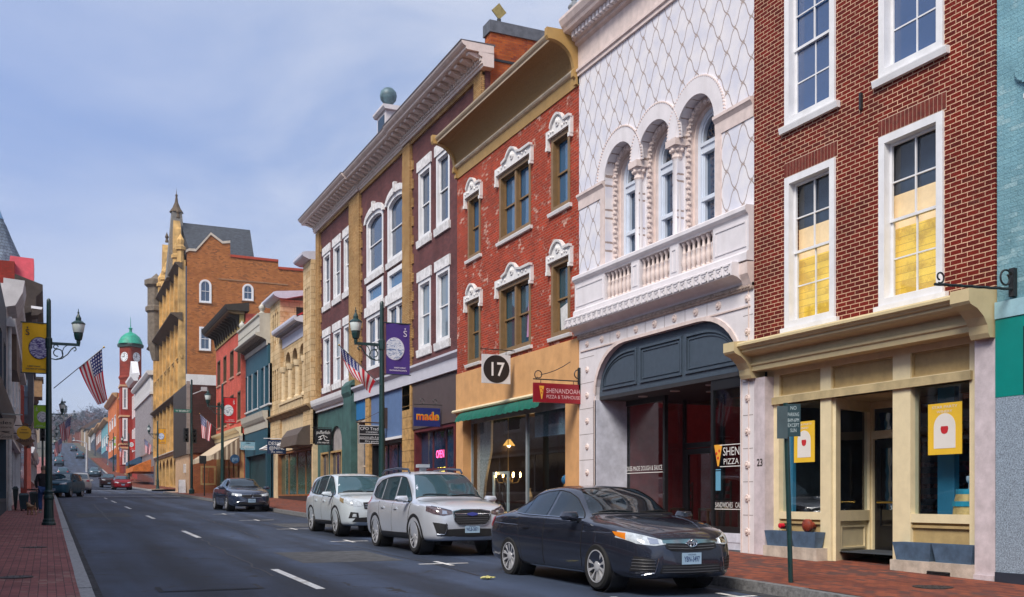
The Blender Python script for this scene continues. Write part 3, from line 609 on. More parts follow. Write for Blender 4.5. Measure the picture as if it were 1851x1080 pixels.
for z, r in ((.03, .285), (.22, .342), (.68, .345), (.86, .296)): MB().lathe(bc, [(r, z), (r+.012, z), (r+.012, z+.075), (r, z+.075)], 20).build('hoop', M('hoop_blue', (.03, .38, .55), .5), e)
for k, (dx, dy) in enumerate(((-.1, .08), (-.05, -.1))):
    e = EMPTY('wine_glass', (bc[0]+dx, bc[1]+dy, 1.7), 'stemmed wine glass standing on the barrel in the shop window', 'wine glass', 'glasses on the barrel')
    MB().lathe((bc[0]+dx, bc[1]+dy, 1.7), [(.035, 0), (.035, .006), (.006, .012), (.006, .09), (.035, .12), (.042, .16), (.034, .2)], 12).build('bowl', M('thin_glass', (.5, .6, .7), .1), e, smooth=True)
# scrolled black iron bracket over the pier
e = EMPTY('sign_bracket', fr.pt(9.5, 4.5, 0), 'black scrolled iron sign bracket with no sign, over the teal panel', 'bracket')
yb_ = 9.62
xb, zb = P(1822, 522, yb_); xa, za = P(1690, 514, yb_); mb = MB()
def tws(xa, za, xb, zb, y): return [(xa+(xb-xa)*t/20, y+.012*math.sin(t*1.9), za+(zb-za)*t/20) for t in range(21)]
mb.tube(tws(xa, za, W1-.02, zb, yb_), .02, 6); mb.box(W1-.07, W1-.0, yb_-.04, yb_+.04, zb-.1, zb+.28); mb.build('arm', iron, e)
def scroll(cx, cz, r, y, a0, a1, n=22, k=.55, sgn=1): return [(cx+r*(1-k*i/n)*math.cos(R_(a0+(a1-a0)*i/n))*sgn, y, cz+r*(1-k*i/n)*math.sin(R_(a0+(a1-a0)*i/n))) for i in range(n+1)]
mb = MB(); mb.tube(scroll(W1-.17, zb+.13, .13, yb_, 10, 420), .014, 6); mb.tube(scroll(xa+.09, za+.1, .08, yb_, 250, 620), .012, 6); mb.build('scroll', iron, e)
# ---------- white terracotta building with three arched windows
y0, y1 = 15.17, 21.95
b2 = EMPTY('white_building', (W1, 18.5, basez(W1, 18.5)), 'white terracotta building with diamond lattice wall, three arched windows and balustrade', 'building')
tc_ = M('white_terracotta', (.74, .70, .72), .5, .06, 3, bump=.1, stain=.16); tcp = M('pink_terracotta', (.72, .60, .56), .55, .1, 5, stain=.2)
def lattice():
    m, nt, b = base('terracotta_lattice'); o = objc(nt); s = nd(nt, 'ShaderNodeSeparateXYZ'); nt.links.new(o, s.inputs[0])
    def ma(op, a, b_=None, c=None):
        n = nd(nt, 'ShaderNodeMath', operation=op)
        for i, v in enumerate((a, b_, c)):
            if v is None: continue
            if isinstance(v, (int, float)): n.inputs[i].default_value = v
            else: nt.links.new(v, n.inputs[i])
        return n.outputs[0]
    wob = ma('MULTIPLY', ma('SINE', ma('MULTIPLY', s.outputs[2], 2*math.pi/.38)), .016)   # ogee bend of the ribs
    ds = []
    for sg in (1, -1):
        u = ma('ADD', ma('DIVIDE', s.outputs[1], .50), ma('MULTIPLY', ma('DIVIDE', s.outputs[2], .76), sg))
        u = ma('ADD', u, ma('MULTIPLY', ma('SINE', ma('MULTIPLY', ma('ADD', ma('DIVIDE', s.outputs[1], .50), ma('MULTIPLY', ma('DIVIDE', s.outputs[2], .76), -sg)), 2*math.pi)), .05))
        ds.append(ma('ABSOLUTE', ma('SUBTRACT', ma('FRACT', u), .5)))
    dmin = ma('MINIMUM', ds[0], ds[1]); dmax = ma('MAXIMUM', ds[0], ds[1])
    n = nd(nt, 'ShaderNodeTexNoise'); n.inputs['Scale'].default_value = 26; nt.links.new(o, n.inputs['Vector'])
    dn = ma('ADD', dmin, ma('MULTIPLY', ma('SUBTRACT', n.outputs['Fac'], .5), .03))
    gro = ma('LESS_THAN', ma('ABSOLUTE', ma('SUBTRACT', dn, .012)), .015)
    knob = ma('LESS_THAN', dmax, .10)
    n2 = nd(nt, 'ShaderNodeTexNoise'); n2.inputs['Scale'].default_value = 2.4; n2.inputs['Detail'].default_value = 6; nt.links.new(o, n2.inputs['Vector'])
    r = nd(nt, 'ShaderNodeValToRGB'); nt.links.new(n2.outputs['Fac'], r.inputs[0]); r.color_ramp.elements[0].position = .35; r.color_ramp.elements[1].position = .65
    r.color_ramp.elements[0].color = (.64, .64, .72, 1); r.color_ramp.elements[1].color = (.78, .75, .77, 1)
    mx = nd(nt, 'ShaderNodeMixRGB'); nt.links.new(gro, mx.inputs[0]); nt.links.new(r.outputs[0], mx.inputs[1]); mx.inputs[2].default_value = (.34, .27, .25, 1)
    mk = nd(nt, 'ShaderNodeMixRGB'); nt.links.new(ma('MULTIPLY', knob, ma('GREATER_THAN', n.outputs['Fac'], .52)), mk.inputs[0]); nt.links.new(mx.outputs[0], mk.inputs[1]); mk.inputs[2].default_value = (.42, .33, .28, 1)
    nt.links.new(mk.outputs[0], b.inputs['Base Color']); b.inputs['Roughness'].default_value = .42
    h = ma('ADD', ma('MULTIPLY', gro, -1.), ma('MULTIPLY', knob, 1.2)); bp = nd(nt, 'ShaderNodeBump'); bp.inputs['Strength'].default_value = .7; bp.inputs['Distance'].default_value = .02
    nt.links.new(h, bp.inputs['Height']); nt.links.new(bp.outputs[0], b.inputs['Normal']); return m
latm = lattice()
arcs = []; AR = .66
for (l, r) in ((1094, 1148), (1153, 1218), (1223, 1295)):
    a1, a0 = Yp(l, W1), Yp(r, W1); am = (a0+a1)/2; arcs.append((am-AR, am+AR, 6.6, 9.0+AR, 'a'))
wall(MB(), fr, y0+.003, y1-.003, 5.5, 11.9, arcs, .62).build('wall', latm, b2)
MB().fb(fr, y0+.003, y1-.003, 5.2, 13.0, -14, -.62).build('body', tc_, b2)
for b in arcs:
    a0, a1, z0, z1, k = b; am = (a0+a1)/2
    # stepped surround: outer voussoir ring, bead, inner orders
    mb = MB(); zsn = 9.0; e_ = .006*arcs.index(b)
    po = arc(am, zsn, .99, 1.02, 0, 180, 22); pi_ = arc(am, zsn, AR+.001, AR+.001, 0, 180, 22)
    for i in range(22): mb.hexa([fr.pt(*po[i], -.02-e_), fr.pt(*po[i+1], -.02-e_), fr.pt(*pi_[i+1], -.02-e_), fr.pt(*pi_[i], -.02-e_), fr.pt(*po[i], .03+e_), fr.pt(*po[i+1], .03+e_), fr.pt(*pi_[i+1], .03+e_), fr.pt(*pi_[i], .03+e_)])
    mb.build('arch_ring', tc_, b2)
    mb = MB()
    for i in range(46): q = arc(am, zsn, .98, 1.0, 0, 180, 45)[i]; mb.lathe(fr.pt(*q, .03), [(.001, -.03), (.026, -.012), (.026, .012), (.001, .03)], 5)
    mb.build('bead_moulding', tcp, b2)
    mb = MB(); o1 = outline(a0, a1, z0, z1, 'a', 0); o2 = outline(a0, a1, z0, z1, 'a', .09); o3 = outline(a0, a1, z0, z1, 'a', .15)
    ring(mb, fr, outline(a0, a1, z0, z1, 'a', .002), o2, -.2, -.34); ring(mb, fr, o2, o3, -.34, -.5); mb.build('arch_order', tcp, b2)
    mb = MB(); o = outline(a0, a1, z0, z1, 'a', .085, 24)
    dense = []
    for p, q in zip(o, o[1:]+o[:1]):
        if p[1] == q[1] == z0+.085: continue
        L = math.hypot(q[0]-p[0], q[1]-p[1]); n = max(1, int(L/.11)); dense += [(p[0]+(q[0]-p[0])*t/n, p[1]+(q[1]-p[1])*t/n) for t in range(n)]
    for i, q in enumerate(dense): mb.lathe(fr.pt(q[0], q[1], -.2-.03*(i % 2)), [(.001, -.05), (.05, -.02), (.05, .02), (.001, .05)], 5)
    mb.build('leaf_moulding', tcp, b2)
    wb = (a0+.15, a1-.15, 6.7, z1-.15); wf = M('pale_blue_white_frame', (.62, .68, .78), .5, .05)
    mb = MB(); f2 = RF(W1+.46); c0, c1, d0, d1 = wb; zq = 8.82
    ring(mb, f2, outline(c0, c1, d0, d1, 'a'), outline(c0, c1, d0, d1, 'a', .1), .05, -.1); ring(mb, f2, outline(c0, c1, d0, d1, 'a', .1), outline(c0, c1, d0, d1, 'a', .14), .02, -.1)
    mb.fb(f2, c0+.1, c1-.1, zq-.16, zq+.05, -.1, .04); mb.fb(f2, c0+.1, c1-.1, zq-.02, zq+.05, -.1, .07); zm = 7.72
    mb.fb(f2, c0+.1, c1-.1, zm-.04, zm+.04, -.1, .04)
    for q in (c0+.1, c1-.17): mb.fb(f2, q, q+.07, d0+.1, zq-.16, -.1, .0)
    cm = (c0+c1)/2; mb.fb(f2, cm-.025, cm+.025, d0+.1, zq-.16, -.1, -.01)
    wi = mb.build('window', wf, b2); wi['label'] = 'round arched sash window with fanlight'
    g = MB(); g.poly([f2.pt(*q, -.07) for q in outline(c0, c1, d0, d1, 'a', .08)]); g.build('pane', glassD, wi)
    fan = MB()
    for t in range(1, 8): a = math.pi*t/8; fan.tube([f2.pt(cm, zq+.06, -.05), f2.pt(cm+.36*math.cos(a), zq+.06+.36*math.sin(a), -.05)], .012, 5)
    for t in range(7):
        a = math.pi*(t+.5)/8*8/7; q = arc(cm+.3*math.cos(a), zq+.06+.3*math.sin(a), .06, .06, 0, 360, 8); fan.tube([f2.pt(u, v, -.05) for u, v in q], .008, 4, False)
    fan.build('fanlight', M('fanlight_dark', (.09, .07, .07), .6), wi)
for am in ((arcs[0][0]+arcs[1][1])/2, (arcs[1][0]+arcs[2][1])/2):
    c = fr.pt(am, 6.0, -.06)
    MB().lathe(c, [(.11, 0), (.11, .9), (.12, .95), (.095, 1.0), (.09, 2.55), (.11, 2.6)], 14).build('column', tc_, b2, smooth=True)
    mb = MB().lathe(c, [(.09, 2.58), (.12, 2.64), (.11, 2.72), (.17, 2.86)], 10); mb.fb(fr, am-.18, am+.18, 8.86, 9.0, -.25, .12)
    for t in range(8): a = t*math.pi/4+.2; mb.ball((c[0]+.13*math.cos(a), c[1]+.13*math.sin(a), 8.78), .045, 5)
    mb.build('capital', tcp, b2); MB().fb(fr, am-.14, am+.14, 6.0, 9.0, -.62, -.16).build('mullion_pier', tc_, b2)
for (q0, q1) in ((y0+.003, arcs[2][0]-.01), (arcs[0][1]+.01, y1-.003)):
    MB().mould(fr, [(-.01, 8.62), (.02, 8.62), (.03, 8.84), (.07, 8.9), (.09, 8.92), (.09, 8.98), (-.01, 9.0)], q0, q1).build('impost_band', tcp, b2)
mb = MB()
for (q0, q1) in ((arcs[0][1]+.01, arcs[0][1]+.2), (arcs[2][0]-.2, arcs[2][0]-.01)): mb.fb(fr, q0, q1, 6.2, 8.62, -.02, .025)
mb.build('jamb_strip', tcp, b2)
# frieze and top cornice
MB().mould(fr, [(-.2, 11.9), (.05, 11.9), (.05, 11.98), (.09, 12.0), (.09, 12.06), (.03, 12.1), (.03, 12.62), (.12, 12.66), (.12, 12.72), (.2, 12.76), (.2, 12.86), (.42, 12.9), (.45, 12.96), (.5, 13.02), (.56, 13.14), (.56, 13.2), (-.2, 13.3)], y0+.003, y1-.003).build('cornice', tcp, b2)
mb = MB(); k = y0+.05
while k < y1-.1: mb.fb(fr, k, k+.1, 12.74, 12.87, .19, .3); k += .17
mb.build('dentils', tc_, b2)
mb = MB()
for t in range(14): k = y0+.25+t*.48; mb.fprism(fr, [(k-.12, 13.24), (k-.16, 13.34), (k-.05, 13.42), (k, 13.56), (k+.05, 13.42), (k+.16, 13.34), (k+.12, 13.24)], .2, .34)
mb.build('cresting', M('verdigris_stone', (.22, .24, .26), .8), b2)
c = fr.pt(y1-.12, 13.3, .2); MB().lathe(c, [(.12, 0), (.09, .1), (.16, .22), (.05, .36), (.12, .45), (.001, .6)], 8).build('finial', MATS['verdigris_stone'], b2)
# lower part: frieze, rope, cove, key band, balustrade
sf0, sf1 = Yp(1338, W1), Yp(1077, W1)
wall(MB(), fr, y0+.003, y1-.003, .3, 5.5, [(sf0, sf1, .2, 5.1, 'b')], .12).build('lower_wall', tc_, b2)
mb = MB(); po = outline(sf0, sf1, .3, 5.1, 'b', -.07); pi_ = outline(sf0, sf1, .3, 5.1, 'b', .0)
for i in range(1, len(po)-2): mb.hexa([fr.pt(*po[i], -.02), fr.pt(*po[i+1], -.02), fr.pt(*pi_[i+1], -.02), fr.pt(*pi_[i], -.02), fr.pt(*po[i], .03), fr.pt(*po[i+1], .03), fr.pt(*pi_[i+1], .03), fr.pt(*pi_[i], .03)])
mb.build('arch_moulding', tcp, b2)
navy = M('slate_blue_paint', (.055, .078, .108), .55, .1, 8, bump=.1)
f2 = RF(W1+.1); o = outline(sf0, sf1, 3.98, 5.1, 'b', .0)
mb = MB().fprism(f2, o, -.12, .0)
e0_, e1_ = sf0+.1, sf1-.1; t1, t2 = sf0+(sf1-sf0)*.36, sf0+(sf1-sf0)*.68
def shoulder(i0, i1, left, zt=4.93, zb=4.12):
    n = 8; r1, r2 = 1.2, .75
    if left is None: return [(i0, zb), (i0, zt), (i1, zt), (i1, zb)]
    if left: return [(i0, zb)]+[(i0+r1-r1*math.cos(math.pi/2*t/n), zt-r2+r2*math.sin(math.pi/2*t/n)) for t in range(n+1)]+[(i1, zt), (i1, zb)]
    return [(i0, zb), (i0, zt)]+[(i1-r1+r1*math.cos(math.pi/2*t/n), zt-r2+r2*math.sin(math.pi/2*t/n)) for t in range(n, -1, -1)]+[(i1, zb)]
def inset_poly(pts, d):
    cx = sum(p[0] for p in pts)/len(pts); cz = sum(p[1] for p in pts)/len(pts); xs = [p[0] for p in pts]; zs_ = [p[1] for p in pts]; wx = max(xs)-min(xs); wz = max(zs_)-min(zs_)
    mx_, mz_ = (max(xs)+min(xs))/2, (max(zs_)+min(zs_))/2
    return [(mx_+(p[0]-mx_)*(1-2*d/wx), mz_+(p[1]-mz_)*(1-2*d/wz)) for p in pts]
for (a, b, l) in ((e0_+.06, t1-.07, True), (t1+.07, t2-.07, None), (t2+.07, e1_-.06, False)):
    s_ = shoulder(a, b, l)
    ring(mb, f2, s_, inset_poly(s_, .05), -.01, .035); ring(mb, f2, inset_poly(s_, .09), inset_poly(s_, .12), -.01, .02)
mb.build('arched_panel', navy, b2)
# shopfront below the panel
mb = MB(); mb.box(W1+.1, W1+2.6, sf0, sf1, 3.9, 3.985); mb.build('shopfront_ceiling', M('dark_ceiling', (.03, .03, .035), .7), b2)
for k, (x, y) in enumerate(((W1+.5, sf1-1.3), (W1+.5, sf1-2.6), (W1+.5, sf1-3.9), (W1+1.3, sf1-2.8))):
    MB().lathe((x, y, 3.88), [(.001, 0), (.11, 0), (.11, .03), (.001, .03)], 14).build('recessed_light', M('light_rim', (.6, .6, .6), .5), b2)
marble = M('blue_marble', (.66, .68, .78), .25, .22, 2.2, spec=.6)
XA = W1+.85
MB().box(W1+.0, XA, sf1-.02, sf1+.12, .4, 3.9).build('marble_pier', marble, b2)
pw = Yp(1120, XA)
blk = M('black_frame', (.012, .012, .014), .4, .1)
qa, qb, qc = Yp(1126, XA), Yp(1200, XA), Yp(1262, XA+.9)
fs2 = RF(XA); mb = MB(); mb.fb(fs2, qa, sf1, .5, 3.9, -.06, .02); mb.fb(fs2, qb-.08, qb, .5, 3.9, -.06, .03); mb.fb(fs2, qb, qa, 3.78, 3.9, -.06, .03); mb.fb(fs2, qb, qa, .5, 1.0, -.06, .03)
XR = W1+.12; fs3 = RF(XR); ra, rb = sf0, Yp(1289, XR)
mb.fb(fs3, rb, rb+.08, .95, 3.9, -.06, .0); mb.fb(fs3, ra, rb, .9, 1.02, -.06, .0); mb.fb(fs3, ra, rb, 3.7, 3.9, -.06, 0)
XD2 = W1+1.9; fd2 = RF(XD2); da, db = Yp(1288, XD2), Yp(1238, XD2)
mb.fb(fd2, da-.4, da-.3, .5, 3.9, -.06, 0); mb.fb(fd2, db, db+.1, .5, 3.9, -.06, 0); mb.fb(fd2, da-.4, db+.1, 2.75, 2.87, -.06, 0); mb.build('shopfront_frame', blk, b2)
fside, Ls = AF(XD2, db+.1, XA, qb-.04); mb = MB(); mb.poly([fside.pt(0, .9), fside.pt(Ls, .9), fside.pt(Ls, 3.8), fside.pt(0, 3.8)]); mb.poly([fs2.pt(qb, 1.0, -.02), fs2.pt(qa, 1.0, -.02), fs2.pt(qa, 3.78, -.02), fs2.pt(qb, 3.78, -.02)])
mb.build('shop_window', clear, b2)
mb = MB(); mb.poly([fs3.pt(ra, 1.02, -.03), fs3.pt(rb, 1.02, -.03), fs3.pt(rb, 3.7, -.03), fs3.pt(ra, 3.7, -.03)]); mb.build('display_window', clear, b2)
fs4, L4 = AF(XR, rb+.06, XD2, da-.35); mb = MB(); mb.poly([fs4.pt(0, .6), fs4.pt(L4, .6), fs4.pt(L4, 3.85), fs4.pt(0, 3.85)]); mb.build('side_window', clear, b2)
dr = MB(); ring(dr, fd2, outline(da-.28, db-.02, .55, 2.73), outline(da-.16, db-.14, .85, 2.6), -.05, .01); dr = dr.build('door', blk, b2)
g = MB(); g.poly([fd2.pt(*q, -.02) for q in outline(da-.16, db-.14, .85, 2.6)]); g.build('pane', clear, dr)
MB().fb(fs3, ra, rb, .72, .9, -.1, .02).fb(fs3, ra, rb, .58, .9, -.1, .01).build('marble_base', marble, b2)
MB().fb(fs3, ra, rb+.02, .2, .58, -.1, .015).build('base_plinth', M('slate_plinth', (.05, .07, .10), .6), b2)
MB().box(W1, XD2+.1, sf0, sf1, .2, .56).build('entry_floor', M('entry_tile', (.12, .1, .09), .7), b2)
mb = MB(); XI = W1+5.5
redw = M('red_room_wall', (.13, .013, .016), .8, .3, emit=(.6, .04, .04), estr=.012)  # the wall itself glows faintly red, standing in for room light
mb.poly([(XI, sf0-.2, .5), (XI, sf1, .5), (XI, sf1, 3.9), (XI, sf0-.2, 3.9)]); mb.poly([(XA+.1, sf1, .5), (XI, sf1, .5), (XI, sf1, 3.9), (XA+.1, sf1, 3.9)]); mb.build('red_interior_wall', redw, b2)
mb = MB(); mb.fb(RF(XI-.02), sf0, sf1, 1.45, 1.6, 0, .02); mb.fb(RF(XI-.02), sf1-1.9, sf1-1.1, 1.9, 2.7, 0, .04); mb.build('wall_trim', M('pale_blue_board', (.25, .38, .45), .7), b2)
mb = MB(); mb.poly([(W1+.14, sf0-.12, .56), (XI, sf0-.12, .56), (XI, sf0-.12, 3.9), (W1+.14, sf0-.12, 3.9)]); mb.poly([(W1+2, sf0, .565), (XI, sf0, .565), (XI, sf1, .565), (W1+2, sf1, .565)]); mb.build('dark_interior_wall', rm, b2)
woods = M('dark_wood', (.05, .025, .015), .5, .3, 6)
for i in range(4):
    x, y = XA+1.1+.3*(i % 2), sf1-.7-i*.75; e = EMPTY('bar_chair', (x, y, .56), 'tall dark wooden bar chair standing inside the restaurant window', 'chair', 'bar chairs inside the restaurant')
    MB().box(x-.2, x+.2, y-.2, y+.2, 1.28, 1.34).build('seat', woods, e)
    for (dx, dy) in ((-1, -1), (1, -1), (-1, 1), (1, 1)): MB().box(x+dx*.18-.02, x+dx*.18+.02, y+dy*.18-.02, y+dy*.18+.02, .56, 1.28).build('leg', woods, e)
    bk = MB(); bk.box(x+.17, x+.21, y-.2, y-.16, 1.34, 1.95); bk.box(x+.17, x+.21, y+.16, y+.2, 1.34, 1.95)
    for z in (1.5, 1.66, 1.84): bk.box(x+.18, x+.2, y-.16, y+.16, z, z+.07)
    bk.build('backrest', woods, e)
wl = M('window_lettering', (.72, .72, .7), .6, 0)
text('HOUSE-MADE DOUGH & SAUCE', fs2, (qa+qb)/2, 2.22, .11, .0, wl, b2, width=(qa-qb)*.92, flip=True)
text('SUBS  WINGS  CREPES', fs2, (qa+qb)/2, 1.22, .10, .0, wl, b2, width=(qa-qb)*.8, flip=True)
mb = MB(); mb.fb(fs2, qb+.04, qa-.04, 2.16, 2.175, 0, .004); mb.fb(fs3, ra+.03, rb-.03, 1.35, 1.365, -.02, -.016); mb.fb(fs3, ra, rb-.2, 2.18, 2.195, -.02, -.016); mb.fb(fs3, ra, rb-.2, 2.6, 2.615, -.02, -.016); mb.build('lettering_rule', wl, b2)
text('SHENA', fs3, (ra+rb)/2-.12, 2.4, .16, -.02, wl, b2, width=(rb-ra)*.66, flip=True); text('PIZZA &', fs3, (ra+rb)/2-.12, 2.23, .11, -.02, wl, b2, width=(rb-ra)*.62, flip=True)
text('SANDWICHES   CALZO', fs3, (ra+rb)/2, 1.39, .10, -.02, wl, b2, width=(rb-ra)*.92, flip=True)
mb = MB(); am = rb-.14
mb.fprism(fs3, [(am-.13, 2.62), (am+.13, 2.62), (am+.02, 2.2), (am-.02, 2.2)], -.025, -.018); mb.build('pizza_slice_decal', M('pizza_yellow', (.8, .38, .04), .6, .1), b2)
mb = MB()
for (q, z) in ((am-.04, 2.5), (am+.05, 2.45), (am, 2.36)): mb.fprism(fs3, arc(q, z, .03, .03, 0, 330, 10), -.017, -.014)
mb.build('pizza_topping_decal', M('pizza_red', (.6, .05, .02), .6), b2)
for (z0, z1) in ((1.72, 2.1), (2.12, 2.14)): MB().fb(fs3, rb-.22, rb-.06, z0, z1, -.024, -.018).build('paper_notice', M('blue_paper', (.12, .34, .5), .7, .06), b2)
# rosettes, frieze mouldings
def rosette(mb, a, z, r=.085):
    c = fr.pt(a, z, .0); mb.lathe(c, [(.001, -.055), (r*.35, -.05), (r*.4, -.025), (r*.8, -.03), (r, -.012), (r, .0)], 12, 'x')
mb = MB(); ros = [Yp(1299-0, W1)+i*(Yp(1088, W1)-Yp(1299, W1))/6 for i in range(7)]
for a in ros: rosette(mb, a, 5.31)
aj = (y0+sf0)/2-.02; al = (y1+sf1)/2
for k in range(8): rosette(mb, aj, .95+k*.62, .075); rosette(mb, al, .95+k*.62, .075)
mb.build('rosettes', tcp, b2)
mb = MB(); gm = M('joint_grey', (.30, .26, .25), .8)  # grey for the thin joint strips and the key band line
for a in [(p+q)/2 for p, q in zip(ros, ros[1:])]: mb.fb(fr, a-.006, a+.006, 5.17, 5.43, 0, .003)
for k in range(8):
    for (l, r) in ((y0+.03, sf0-.09), (sf1+.09, y1-.03)): mb.fb(fr, l, r, 1.25+k*.62, 1.262+k*.62, 0, .003)
mb.build('joints', gm, b2)
mb = MB(); mb.fb(fr, y0+.1, y1-.1, 5.13, 5.16, 0, .025); mb.fb(fr, y0+.14, y0+.155, .5, 5.45, 0, .02); mb.fb(fr, sf0-.06, sf0-.045, .5, 4.0, 0, .02); mb.fb(fr, sf1+.045, sf1+.06, .5, 4.0, 0, .02); mb.build('string_moulding', tcp, b2)
mb = MB().mould(fr, [(-.05, 5.44), (.04, 5.44), (.05, 5.46), (.05, 5.54), (.04, 5.56), (-.05, 5.56)], y0+.003, y1-.003); k = y0+.05
while k < y1-.08: mb.lathe(fr.pt(k+.04, 5.5, .05), [(.001, -.045), (.03, -.02), (.03, .02), (.001, .045)], 5, 'y'); k += .085
mb.build('rope_moulding', M('stained_terracotta', (.42, .33, .28), .7, .3, 9), b2)
MB().mould(fr, [(-.1, 5.56), (.05, 5.56), (.07, 5.6), (.13, 5.65), (.2, 5.69), (.28, 5.71), (.32, 5.71), (.32, 5.94), (.29, 5.96), (-.1, 6.0)], y0+.25, y1+.12).build('canopy', tc_, b2)
MB().mould(fr, [(-.1, 5.5), (.05, 5.5), (.1, 5.62), (.15, 5.72), (.15, 5.93), (-.1, 5.95)], y0+.003, y0+.25).build('canopy_end', tcp, b2)
fk = RF(W1-.32); mb = MB(); k = y0+.3; t = .018                                # Greek key
while k < y1:
    u = .21
    for (a0, a1, z0, z1) in ((0, u*.92, .185, .205), (0, .02, .02, .205), (0, u*.75, .02, .04), (u*.68, u*.75, .02, .14), (u*.28, u*.75, .12, .14), (u*.28, u*.36, .075, .14)): mb.fb(fk, k+a0, k+a1, 5.71+z0, 5.71+z1, 0, .016)
    k += .24
mb.build('greek_key', tc_, b2)
mb = MB(); k = y0+.3
mb.fb(fk, y0+.28, y1+.1, 5.722, 5.728, .0, .004); mb.build('key_band_line', gm, b2)
# balustrade
pr = [(.02, 5.96), (.3, 5.96), (.3, 6.12), (.26, 6.15), (.02, 6.15)]
MB().mould(fr, [(-.3, 5.96), (.17, 5.96), (.17, 6.1), (.14, 6.14), (-.3, 6.14)], y0+.003, y1-.003).build('balustrade_plinth', tc_, b2)
MB().mould(fr, [(-.3, 6.78), (.12, 6.78), (.14, 6.82), (.17, 6.84), (.2, 6.88), (.2, 6.95), (.17, 6.98), (-.3, 7.0)], y0+.003, y1-.003).build('balustrade_rail', tc_, b2)
qs = [Yp(p, W1-.1) for p in (1366, 1290, 1228, 1212, 1157, 1142, 1094)]
qs[0] = y0+.003; mb = MB()
for (l, r) in ((qs[0], qs[1]), (qs[2], qs[3]), (qs[4], qs[5]), (qs[6], y1-.003)): mb.fb(fr, l, r, 6.14, 6.78, -.3, .12); ring(mb, fr, outline(l+.07, r-.07, 6.22, 6.7), outline(l+.1, r-.1, 6.25, 6.67), .115, .135)
mb.build('balustrade_panel', tc_, b2)
MB().fb(fr, qs[1], qs[6], 6.14, 6.78, -.3, -.16).build('balustrade_back', M('pink_grey_wall', (.38, .31, .30), .8), b2)
for (l, r) in ((qs[1], qs[2]), (qs[3], qs[4]), (qs[5], qs[6])):
    for i in range(7):
        a = l+(r-l)*(i+.5)/7; c = fr.pt(a, 6.14, .03)
        MB().lathe(c, [(.06, 0), (.06, .04), (.035, .07), (.05, .14), (.066, .2), (.06, .27), (.035, .38), (.045, .4), (.045, .43), (.032, .45), (.03, .55), (.045, .57), (.06, .6), (.06, .64)], 10).build('baluster', tcp, b2, smooth=True)
# ---------- red painted brick with the cove cornice
y0, y1 = 21.95, 30.1
b3 = EMPTY('cove_cornice_building', (W1, 26, basez(W1, 26)), 'worn red painted brick building with broad tan cove cornice and white window hoods', 'building')
wornbr = BR('worn_red_brick', (.43, .046, .017), (.22, .027, .014), (.36, .13, .085), .2, .0705, .017, bump=1., worn=(.66, .42, .34), wornamt=.41, wscale=1.4)
brn = M('brown_window_frame', (.22, .13, .055), .5, .1, 8); hoodm = M('white_hood', (.76, .74, .73), .6, .08, 6, bump=.2, bscale=25)
zl0, zl1, zu0, zu1 = 5.62, 8.02, 8.62+.0, 10.78
zl1 = (Zp(848, 544, W1)+Zp(998, 480, W1))/2; zu1 = (Zp(846, 357, W1)+Zp(998, 255, W1))/2; zu0 = (Zp(848, 466, W1)+Zp(1034, 372, W1))/2
zl0 = (Zp(848, 667, W1)+Zp(1030, 592, W1))/2
cols_ = [(Yp(1031, W1), Yp(997, W1)), (Yp(960, W1), Yp(903, W1)), (Yp(869, W1), Yp(846, W1))]
ws = [(a, b, z0, z1) for z0, z1 in ((zl0, zl1), (zu0, zu1)) for a, b in cols_]
wall(MB(), fr, y0+.003, y1-.003, 5.3, 11.75, ws, .3).build('wall', wornbr, b3)
MB().fb(fr, y0+.003, y1-.003, 4.2, 12.6, -14, -.3).build('body', BR('side_brick', (.34, .10, .04), (.24, .07, .03), (.3, .2, .14), bump=.5), b3)
labs = ['narrow lower window with white papers behind', 'double lower window with pink curtain', 'narrow lower window with hanging cords', None, None, None]
